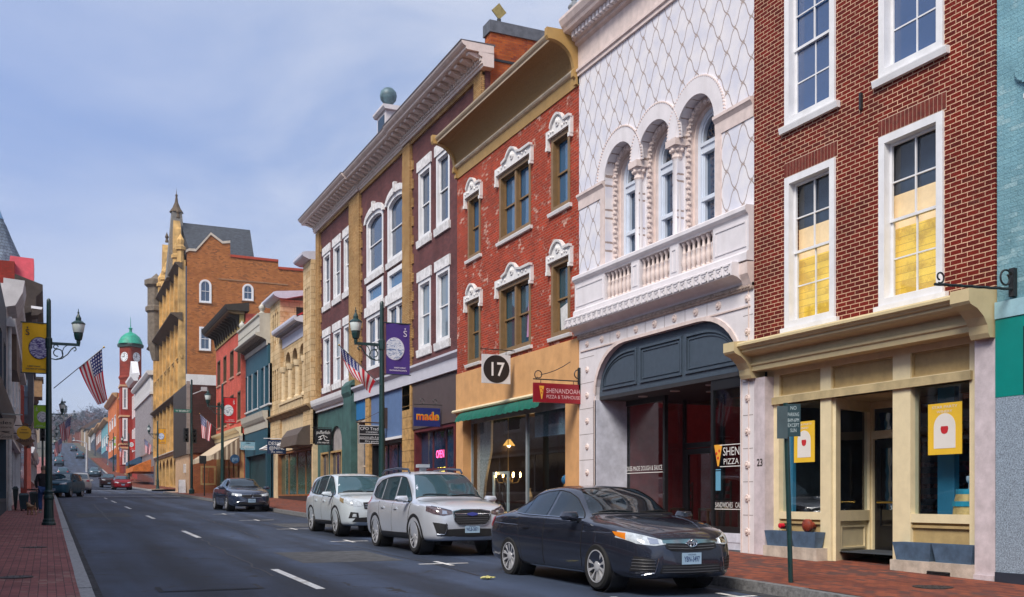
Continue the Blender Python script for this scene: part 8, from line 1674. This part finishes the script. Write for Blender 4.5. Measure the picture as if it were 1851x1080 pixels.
for z in (.60, .635): c.line('grille_bar', [(-.37, z), (0, z-.012), (.37, z)], 'F', M('grille_grey', (.12, .12, .13), .4, .1), .006, .008)
c.patch('grille_chrome', [(-.44, .665), (-.2, .66), (0, .655), (.2, .66), (.44, .665)], [(-.45, .705), (-.2, .71), (0, .715), (.2, .71), (.45, .705)], 'F', chrome, off=.014, n=20, m=3)
em = MB(); X_ = c.cast([(0, .668)], 'F', .02)[0][0].x
for rx, rz_ in ((.075, .05), (.03, .05), (.075, .022)): em.tube([(X_+.01, rx*math.cos(R_(t)), .668+(.018 if rz_ == .022 else 0)+rz_*math.sin(R_(t))) for t in range(0, 361, 20)], .008, 5)
em.build('badge', chrome, c.root, local=True)
c.patch('lower_grille', [(-.50, .27), (0, .25), (.50, .27)], [(-.46, .38), (0, .38), (.46, .38)], 'F', trimb, off=.004, n=18)
for k in range(3): c.line('grille_bar', [(-.46, .285+k*.035), (0, .275+k*.035), (.46, .285+k*.035)], 'F', MATS['bumper_slat'], .007, .006)
c.plate(c.x1+.002, .46, 'YBN-3497'); 
for v in 'LR': c.patch('sill_trim', [(.98, .21), (-.9, .225)], [(.98, .235), (-.9, .25)], v, chrome, off=.006, n=12, m=2)
for v in 'LR': c.line('side_crease', [(1.75, .80), (1.0, .80), (0, .815), (-1.2, .85), (-2.0, .87)], v, pa, .016, -.013)
c.line('bonnet_crease', [(1.25, -.5), (1.8, -.46), (2.2, -.3)], 'T', pa, .012, -.006); c.line('bonnet_crease', [(1.25, .5), (1.8, .46), (2.2, .3)], 'T', pa, .012, -.006)
# ---- silver estate-like SUV
ps = M('silver_paint', (.62, .66, .74), .3, .04, 2, metal=.35, spec=.6, coat=1)
c = Car('silver_suv', 'silver SUV with roof rails and black lower trim parked behind the dark sedan', suv, ps, at(7.66, 20.95), FACE, 'cars parked along the right kerb'); furnish(c, 'suv', dark, ps, True); c.mirror(.93, 1.10, .90, ps); c.arch(trimb, .06)
suvh = [(.42, .80), (.60, .765), (.76, .80), (.84, .86)], [(.42, .86), (.58, .90), (.74, .945), (.82, .96)]
for sg in (-1, 1):
    f = lambda pts: [(a*sg, b) for a, b in pts]
    h = c.patch('headlight', f(suvh[0]), f(suvh[1]), 'F', M('smoked_headlamp', (.10, .07, .08), .06, .4, 20, spec=1, coat=1), off=.008); c.patch('headlamp_lens', f([(.52, .80), (.62, .80)]), f([(.53, .86), (.61, .87)]), 'F', chrome, h, off=.012, n=6, m=4); c.line('headlamp_brow', f([(.43, .865), (.60, .91), (.76, .95)]), 'F', chrome, .012, .012, h)
    c.patch('fog_recess', f([(.56, .42), (.72, .42)]), f([(.52, .60), (.78, .64)]), 'F', trimb, off=.006); c.line('fog_trim', f([(.55, .62), (.53, .50), (.58, .40), (.72, .40)]), 'F', chrome, .01, .01)
    c.patch('tail_light', [(-2.0, .98), (-2.27, .95)], [(-1.95, 1.14), (-2.2, 1.2)], 'L' if sg > 0 else 'R', redl, off=.008)
    rl = MB().tube([(.25, sg*.60, 1.66), (.15, sg*.60, 1.735), (-.6, sg*.61, 1.775), (-1.5, sg*.60, 1.75), (-1.7, sg*.60, 1.67)], .024, 8).build('roof_rail', M('rail_dark_blue', (.04, .055, .09), .3), c.root, smooth=True, local=True)
c.patch('grille', [(-.36, .66), (-.28, .60), (0, .59), (.28, .60), (.36, .66)], [(-.38, .84), (-.2, .87), (0, .87), (.2, .87), (.38, .84)], 'F', trimb, off=.008, n=20, m=8)
for k in range(5): c.line('grille_bar', [(-.34, .64+k*.042), (.34, .64+k*.042)], 'F', MATS['grille_grey'], .005, .012)
c.line('grille_frame', [(-.40, .85), (-.37, .66), (-.28, .585), (0, .575), (.28, .585), (.37, .66), (.40, .85), (.2, .885), (-.2, .885), (-.40, .85)], 'F', chrome, .013, .012, n=60)
c.patch('badge', [(-.11, .78), (0, .755), (.11, .78)], [(-.11, .81), (0, .835), (.11, .81)], 'F', M('badge_blue', (.04, .05, .25), .3), off=.03, n=10, m=4); c.line('badge_bar', [(-.36, .80), (.36, .80)], 'F', chrome, .012, .012)
c.patch('lower_bumper', [(-.66, .37), (0, .35), (.66, .37)], [(-.56, .50), (0, .52), (.56, .50)], 'F', trimb, off=.008, n=20); c.plate(c.x1+.004, .505, 'WLB-3871')
for v in 'LR': c.patch('sill_cladding', [(.94, .28), (-.88, .28)], [(.94, .40), (-.88, .40)], v, trimb, off=.014, n=16, m=4)
MB().box(-.62, -.42, -.16, .1, 1.80, 1.87).box(-.56, -.48, -.1, .04, 1.70, 1.80).build('roof_box', M('roof_box_grey', (.35, .38, .42), .5), c.root, local=True)
# ---- white SUV
suv2 = dict(suv); suv2['top'] = [(x, z-(.05 if z > 1.2 else .02)) for x, z in suv['top']]; suv2['spokes'] = 10; suv2['twin'] = False
pw_ = M('pearl_paint', (.64, .71, .76), .3, .04, 2, metal=.2, spec=.6, coat=1)
c = Car('white_suv', 'pearl white SUV with amber headlamp corner parked behind the silver SUV', suv2, pw_, at(7.75, 27.5), FACE, 'cars parked along the right kerb'); furnish(c, 'suv2', dark, pw_, True); c.mirror(.93, 1.08, .90, pw_); c.arch(trimb, .05)
for sg in (-1, 1):
    f = lambda pts: [(a*sg, b) for a, b in pts]
    h = c.patch('headlight', f([(.40, .78), (.58, .75), (.76, .80), (.85, .90)]), f([(.40, .86), (.58, .92), (.72, .97), (.80, 1.0)]), 'F', lampc, off=.008); c.patch('turn_signal', [(1.75, .90), (1.98, .84)], [(1.68, .99), (1.95, .95)], 'L' if sg > 0 else 'R', M('tan_lens', (.30, .22, .12), .2), h, off=.012, n=6, m=4)
    c.patch('fog_recess', f([(.52, .46), (.76, .46)]), f([(.54, .60), (.72, .62)]), 'F', trimb, off=.006); c.patch('fog_lamp', f([(.58, .49), (.68, .49)]), f([(.59, .57), (.67, .57)]), 'F', lampc, off=.012, n=6, m=4)
    c.patch('tail_light', [(-2.05, .98), (-2.28, .95)], [(-2.0, 1.3), (-2.18, 1.3)], 'L' if sg > 0 else 'R', redl, off=.008)
c.patch('grille', [(-.38, .70), (0, .66), (.38, .70)], [(-.40, .86), (0, .88), (.40, .86)], 'F', trimb, off=.008, n=18)
for z in (.74, .80): c.line('grille_bar', [(-.36, z), (.36, z)], 'F', chrome, .01, .012)
c.patch('lower_bumper', [(-.68, .37), (0, .35), (.68, .37)], [(-.6, .47), (0, .5), (.6, .47)], 'F', trimb, off=.008, n=18); c.plate(c.x1+.004, .56, 'VKR-2064')
for v in 'LR': c.patch('sill_cladding', [(.94, .28), (-.88, .28)], [(.94, .38), (-.88, .38)], v, trimb, off=.014, n=16, m=4)
# ---- dark sedan farther off
sed2 = dict(sedan); sed2['spokes'] = 5; pj = M('blue_black_paint', (.03, .045, .085), .22, .06, 2, metal=.25, spec=.7, coat=1)
c = Car('dark_sedan', 'blue black sedan with wide grille parked before the teal building', sed2, pj, at(7.95, 47.0), FACE+R_(2), 'cars parked along the right kerb'); furnish(c, 'sedan', dark, pj, True); c.mirror(.86, 1.01, .90, pj)
for sg in (-1, 1):
    f = lambda pts: [(a*sg, b) for a, b in pts]
    h = c.patch('headlight', f([(.42, .64), (.60, .63), (.80, .68)]), f([(.42, .72), (.60, .74), (.78, .77)]), 'F', lampc, off=.008); c.line('fog_trim', f([(.3, .42), (.55, .40), (.75, .28)]), 'F', chrome, .012, .008)
c.patch('grille', [(-.42, .58), (0, .555), (.42, .58)], [(-.42, .70), (0, .70), (.42, .70)], 'F', trimb, off=.006, n=18); c.line('grille_bar', [(-.42, .69), (0, .70), (.42, .69)], 'F', chrome, .008, .012); c.line('grille_bar', [(-.42, .585), (0, .56), (.42, .585)], 'F', chrome, .008, .012)
X_ = c.cast([(0, .64)], 'F', .02)[0][0].x; MB().tube([(X_+.01, .075*math.cos(R_(t)), .64+.075*math.sin(R_(t))) for t in range(0, 361, 20)], .009, 5).tube([(X_+.01, -.05, .69), (X_+.01, -.02, .60), (X_+.01, 0, .65), (X_+.01, .02, .60), (X_+.01, .05, .69)], .007, 5).build('badge', chrome, c.root, local=True)
c.patch('lower_grille', [(-.6, .24), (0, .23), (.6, .24)], [(-.5, .37), (0, .37), (.5, .37)], 'F', trimb, off=.004, n=18); c.plate(c.x1+.002, .44, 'TXG-5192')
# ---- moving and far cars
def simple_car(name, label, kind, col, x, y, rz, group='cars driving or parked past the crossing', rear=False):
    p = M('paint_'+name, col, .55, .05, 2, metal=.0, spec=.3, coat=.05); sp = dict(sedan if kind == 'sedan' else suv2); sp['spokes'] = 5; c = Car(name, label, sp, p, at(x, y), rz, group); furnish(c, kind, dark, p); c.mirror(.88, 1.0 if kind == 'sedan' else 1.08, .9, p); hz = .70 if kind == 'sedan' else .86
    for sg in (-1, 1):
        f = lambda pts: [(a*sg, b) for a, b in pts]; c.patch('headlight', f([(.42, hz-.06), (.80, hz-.02)]), f([(.42, hz+.04), (.78, hz+.09)]), 'F', lampc, off=.008); c.patch('tail_light', f([(.5, hz+.05), (.74, hz+.05)]), f([(.5, hz+.2), (.72, hz+.22)]), 'B', redl, off=.01)
    c.patch('grille', [(-.38, hz-.1), (.38, hz-.1)], [(-.38, hz), (.38, hz)], 'F', trimb, off=.008); c.plate(c.x1+.004, .48, 'JRM-4410'); return c
simple_car('blue_hatchback', 'teal blue hatchback turning in the road beyond the left lamp post', 'suv', (.02, .10, .16), 1.0, 76.5, FACE+R_(-17))
simple_car('white_car', 'white car driving away from the camera behind the blue hatchback', 'suv', (.58, .57, .55), 2.35, 91, R_(90))
simple_car('white_far_suv', 'white SUV coming towards the camera, farthest left of three abreast', 'suv', (.6, .6, .62), 3.3, 127, FACE)
simple_car('maroon_suv', 'dark maroon SUV coming towards the camera between the white one and the red car', 'suv', (.05, .02, .025), 6.6, 131, FACE)
simple_car('red_car', 'bright red car parked by the kerb past the crossing', 'sedan', (.30, .01, .02), 7.0, 113, FACE)
cols_ = (((.05, .10, .14), 'teal grey'), ((.10, .14, .18), 'blue grey'), ((.04, .05, .06), 'charcoal'), ((.3, .32, .34), 'pale grey'))
fars = []
for i, (x, y) in enumerate(((1.9, 140), (2.1, 168), (6.9, 176), (2.0, 215), (2.2, 245), (6.9, 258), (2.1, 292), (6.9, 320))):
    col, cn = cols_[i % 4]
    if i < 4: c = simple_car('far_car', f'small {cn} car far down the road, {("nearest of the far row", "on the left lane of the slope", "at the right kerb", "climbing the hill")[i]}', 'suv' if i % 2 else 'sedan', col, x, y, R_(90) if x < 4 else FACE, 'cars far up the hill'); fars.append(c.root)
    else: o = copy_tree(fars[i % 4]); o.location = at(x, y); o['label'] = f'tiny {cn} car high on the climbing road, {("below the middle of the slope", "halfway up the slope", "above the middle of the slope", "highest on the slope")[i-4]}'
for o in fars+[]: pass
# ================================================================ PERSON AND DOG
def skin(name, pts, edges, rad, mat, parent, sub=2):
    """one continuous surface grown over a skeleton"""
    me = bpy.data.meshes.new(name); me.from_pydata(pts, edges, []); o = bpy.data.objects.new(name, me); COL.objects.link(o); bm = bmesh.new(); bm.from_mesh(me); L = bm.verts.layers.skin.verify()
    for v, r in zip(bm.verts, rad): v[L].radius = (r, r) if not isinstance(r, tuple) else r; v[L].use_root = (v.index == 0)
    bm.to_mesh(me); bm.free(); o.modifiers.new('s', 'SKIN').use_smooth_shade = True; m = o.modifiers.new('d', 'SUBSURF'); m.levels = sub; m.render_levels = sub
    dg = bpy.context.evaluated_depsgraph_get(); me2 = bpy.data.meshes.new_from_object(o.evaluated_get(dg)); o.modifiers.clear(); o.data = me2; me2.materials.clear(); me2.materials.append(mat); o.parent = parent
    for p in me2.polygons: p.use_smooth = True
    return o
x, y = -.14, 40.6; z = swz(x, y); pe = EMPTY('person', (x, y, z), 'person in dark jacket and blue jeans walking away with a small dog', 'person', None, R_(4))
skinm = M('skin', (.42, .22, .15), .6, .1); jk = M('dark_jacket', (.014, .013, .018), .85, .25, 9, bump=.3); jean = M('blue_jeans', (.03, .07, .20), .85, .25, 9); shoe = M('pale_shoes', (.45, .42, .38), .7, .1); hairm = M('grey_brown_hair', (.16, .12, .09), .85, .3, 30)
B = [(0, 0, .90), (0, .01, 1.05), (0, .02, 1.22), (0, .01, 1.36), (0, .0, 1.44), (0, .01, 1.53), (0, .03, 1.60), (0, .03, 1.67),
     (-.09, 0, .86), (-.10, .06, .48), (-.10, -.06, .10), (-.10, .07, .035), (.09, 0, .86), (.10, -.05, .48), (.11, -.20, .14), (.11, -.09, .06),
     (-.17, 0, 1.36), (-.24, -.04, 1.12), (-.22, .05, .90), (.17, 0, 1.36), (.24, .02, 1.12), (.22, .14, .92)]
Eg = [(0, 1), (1, 2), (2, 3), (3, 4), (4, 5), (5, 6), (6, 7), (0, 8), (8, 9), (9, 10), (10, 11), (0, 12), (12, 13), (13, 14), (14, 15), (3, 16), (16, 17), (17, 18), (3, 19), (19, 20), (20, 21)]
rd = [.13, (.14, .11), (.16, .12), (.14, .10), .06, (.075, .09), (.08, .10), (.06, .075), .085, .06, .042, .035, .085, .06, .042, .035, .065, .048, .036, .065, .048, .036]
skin('body', B, Eg, rd, skinm, pe)
# clothing: jacket and trousers follow the same joints a little wider
ji = [1, 2, 3, 4, 16, 17, 18, 19, 20, 21]; jm = {k: i for i, k in enumerate(ji)}
skin('jacket', [B[1][:2]+(.88,)]+[B[k] for k in ji], [(0, 1)]+[(jm[a]+1, jm[b]+1) for a, b in Eg if a in jm and b in jm], [(.185, .14)]+[(r if isinstance(r, tuple) else (r, r))[0:1]+(r if isinstance(r, tuple) else (r, r))[1:2] for r in [tuple(q*1.2 for q in (rd[k] if isinstance(rd[k], tuple) else (rd[k], rd[k]))) for k in ji]], jk, pe)
ti = [0, 8, 9, 10, 12, 13, 14]; tm = {k: i for i, k in enumerate(ti)}
skin('trousers', [B[k] for k in ti], [(tm[a], tm[b]) for a, b in Eg if a in tm and b in tm], [.15, .10, .08, .065, .10, .08, .065], jean, pe)
for (fx, fy, fz, t) in ((-.10, .03, .0, 0), (.11, -.15, .03, .05)):
    MB().loft([[(fx+a*wd, fy+yy, fz+b*h+(.03 if yy < 0 and t else 0)+.002) for a, b in ((-1, 0), (1, 0), (1, .6), (.5, 1), (-.5, 1), (-1, .6))] for yy, wd, h in ((-.1, .035, .07), (-.04, .045, .10), (.05, .045, .075), (.14, .04, .05), (.17, .02, .03))]).build('shoe', shoe, pe, smooth=True, local=True)
hr_ = MB().lathe((0, .02, 1.575), [(.001, -.07), (.075, -.05), (.094, 0), (.098, .05), (.085, .1), (.05, .14), (.001, .15)], 14, sx=.9); hr_.build('hair', hairm, pe, smooth='all', local=True)
for sg, hz_, hy in ((-1, .87, .06), (1, .89, .15)):          # hands: palm, four curled fingers, thumb
    hx = sg*.22; mb = MB().loft([[(hx+a*.018, hy+b*wd, hz_-dz) for a, b in ((-1, -1), (1, -1), (1, 1), (-1, 1))] for dz, wd in ((0, .025), (.04, .04), (.085, .042))])
    for k in range(4): fy = hy-.032+.021*k; L = (.06, .075, .072, .055)[k]; mb.tube([(hx, fy, hz_-.08), (hx-sg*.006, fy, hz_-.08-L*.5), (hx-sg*.025, fy, hz_-.08-L)], [.0095, .009, .0075], 6)
    mb.tube([(hx, hy+.04, hz_-.02), (hx-sg*.01, hy+.065, hz_-.05), (hx-sg*.015, hy+.068, hz_-.085)], [.011, .010, .008], 6); mb.build('hand', skinm, pe, smooth='all', local=True)
# small tan and white dog on a lead, seen from behind and the side
dx_, dy_ = P(57.5, 0, 38.3)[0], 38.3; dz_ = swz(dx_, dy_); de = EMPTY('dog', (dx_, dy_, dz_), 'small tan and white dog standing beside the walking person', 'dog', None, R_(115))
fur = M('tan_white_fur', (.46, .28, .16), .95, .5, 9)
D_ = [(-.02, 0, .27), (.1, 0, .275), (.19, 0, .29), (.255, 0, .36), (.31, 0, .385), (.375, 0, .365), (.42, 0, .355), (-.14, 0, .275), (-.2, 0, .29), (-.26, 0, .36), (-.25, 0, .43),
      (.17, .055, .24), (.165, .055, .13), (.175, .055, .025), (.20, .055, .012), (.17, -.055, .24), (.165, -.055, .13), (.175, -.055, .025), (.2, -.055, .012),
      (-.16, .055, .25), (-.12, .06, .16), (-.20, .06, .09), (-.19, .06, .02), (-.16, .06, .012), (-.16, -.055, .25), (-.12, -.06, .16), (-.20, -.06, .09), (-.19, -.06, .02), (-.16, -.06, .012)]
De = [(0, 1), (1, 2), (2, 3), (3, 4), (4, 5), (5, 6), (0, 7), (7, 8), (8, 9), (9, 10), (2, 11), (11, 12), (12, 13), (13, 14), (2, 15), (15, 16), (16, 17), (17, 18), (7, 19), (19, 20), (20, 21), (21, 22), (22, 23), (7, 24), (24, 25), (25, 26), (26, 27), (27, 28)]
Dr = [(.075, .08), (.085, .095), (.08, .09), .055, .062, .036, .024, (.07, .075), .045, .018, .009]+[.036, .022, .018, .02]*2+[.045, .032, .02, .017, .019]*2
skin('body', D_, De, Dr, fur, de)
for sg in (-1, 1): MB().loft([[(.29, sg*.035, .43), (.32, sg*.03, .43), (.31, sg*.055, .42)], [(.285, sg*.06, .48), (.295, sg*.058, .485), (.29, sg*.068, .475)]]).build('ear', M('brown_fur', (.20, .10, .05), .95, .3), de, local=True); MB().ball((.352, sg*.034, .40), .009, 6).build('eye', dark, de, local=True)
MB().ball((.435, 0, .362), .014, 6).build('nose', dark, de, local=True)
MB().lathe((.22, 0, .33), [(.062, -.012), (.066, -.012), (.066, .012), (.062, .012)], 12, 'x').build('collar', redl, de, local=True)
hxw = Vector((x-.22, y+.06, z+.82)); cxw = Vector((dx_, dy_, dz_+.36)); e = EMPTY('dog_lead', tuple(cxw), 'thin dark lead from the walker to the small dog', 'lead'); MB().tube([tuple(cxw.lerp(hxw, t)+Vector((0, 0, -.16*math.sin(math.pi*t)))) for t in [k/10 for k in range(11)]], .006, 5).build('strap', dark, e)
# ================================================================ separate pieces of one kind become objects of their own
def split(o, name, gap=.012):
    me = o.data; n = len(me.vertices); par = list(range(n))
    def find(a):
        while par[a] != a: par[a] = par[par[a]]; a = par[a]
        return a
    for e in me.edges: a, b = find(e.vertices[0]), find(e.vertices[1]); par[a] = b
    comp = {}
    for v in me.vertices: comp.setdefault(find(v.index), []).append(v.index)
    ks = list(comp); bb = {}
    for k in ks:
        c = [me.vertices[i].co for i in comp[k]]; bb[k] = ([min(q[j] for q in c)-gap for j in range(3)], [max(q[j] for q in c)+gap for j in range(3)])
    g = {k: k for k in ks}
    def gf(a):
        while g[a] != a: a = g[a]
        return a
    for i, a in enumerate(ks):
        for b in ks[i+1:]:
            if all(bb[a][0][j] <= bb[b][1][j] and bb[b][0][j] <= bb[a][1][j] for j in range(3)): g[gf(a)] = gf(b)
    groups = {}
    for k in ks: groups.setdefault(gf(k), set()).update(comp[k])
    if len(groups) < 2 or len(groups) > 100: return
    gl = list(groups.values()); which = {}
    for gi, s_ in enumerate(gl):
        for i in s_: which[i] = gi
    polys = [[] for _ in gl]
    for p in me.polygons: polys[which[p.vertices[0]]].append((tuple(p.vertices), p.use_smooth))
    for gi, ps_ in enumerate(polys):
        idx = {}; vs = []
        for f, _ in ps_:
            for i in f:
                if i not in idx: idx[i] = len(vs); vs.append(tuple(me.vertices[i].co))
        m2 = bpy.data.meshes.new(name); m2.from_pydata(vs, [], [[idx[i] for i in f] for f, _ in ps_])
        for q, (_, sm) in zip(m2.polygons, ps_): q.use_smooth = sm
        m2.materials.append(me.materials[0]); c = bpy.data.objects.new(name, m2); COL.objects.link(c); c.parent = o.parent; c.matrix_parent_inverse = o.matrix_parent_inverse
    bpy.data.objects.remove(o)
SPL = {'modillions': 'modillion', 'dentils': 'dentil', 'shop_pier': 'shop_pier', 'balustrade_panel': 'balustrade_panel', 'jamb_strip': 'jamb_strip', 'scroll': 'scroll', 'lettering_rule': 'lettering_rule', 'shopfront_frame': 'shopfront_frame', 'cornice_brackets': 'cornice_bracket', 'rosettes': 'rosette', 'pinnacles': 'pinnacle', 'ribs': 'rib', 'scallops': 'scallop'}
for o in list(S.objects):
    nm = o.name.split('.')[0]
    if o.type == 'MESH' and nm in SPL and not o.children: split(o, SPL[nm])
# ================================================================ HAZE
hz_m = bpy.data.materials.new('haze_air'); hz_m.use_nodes = True; nt = hz_m.node_tree; nt.nodes.clear()
vp = nd(nt, 'ShaderNodeVolumePrincipled'); vp.inputs['Color'].default_value = (.82, .88, 1, 1); vp.inputs['Density'].default_value = .00032; vp.inputs['Anisotropy'].default_value = .2
ou = nd(nt, 'ShaderNodeOutputMaterial'); nt.links.new(vp.outputs[0], ou.inputs['Volume'])
tag(MB().box(-1000, 1100, -160, 1700, -5, 140).build('haze', hz_m), kind='stuff')
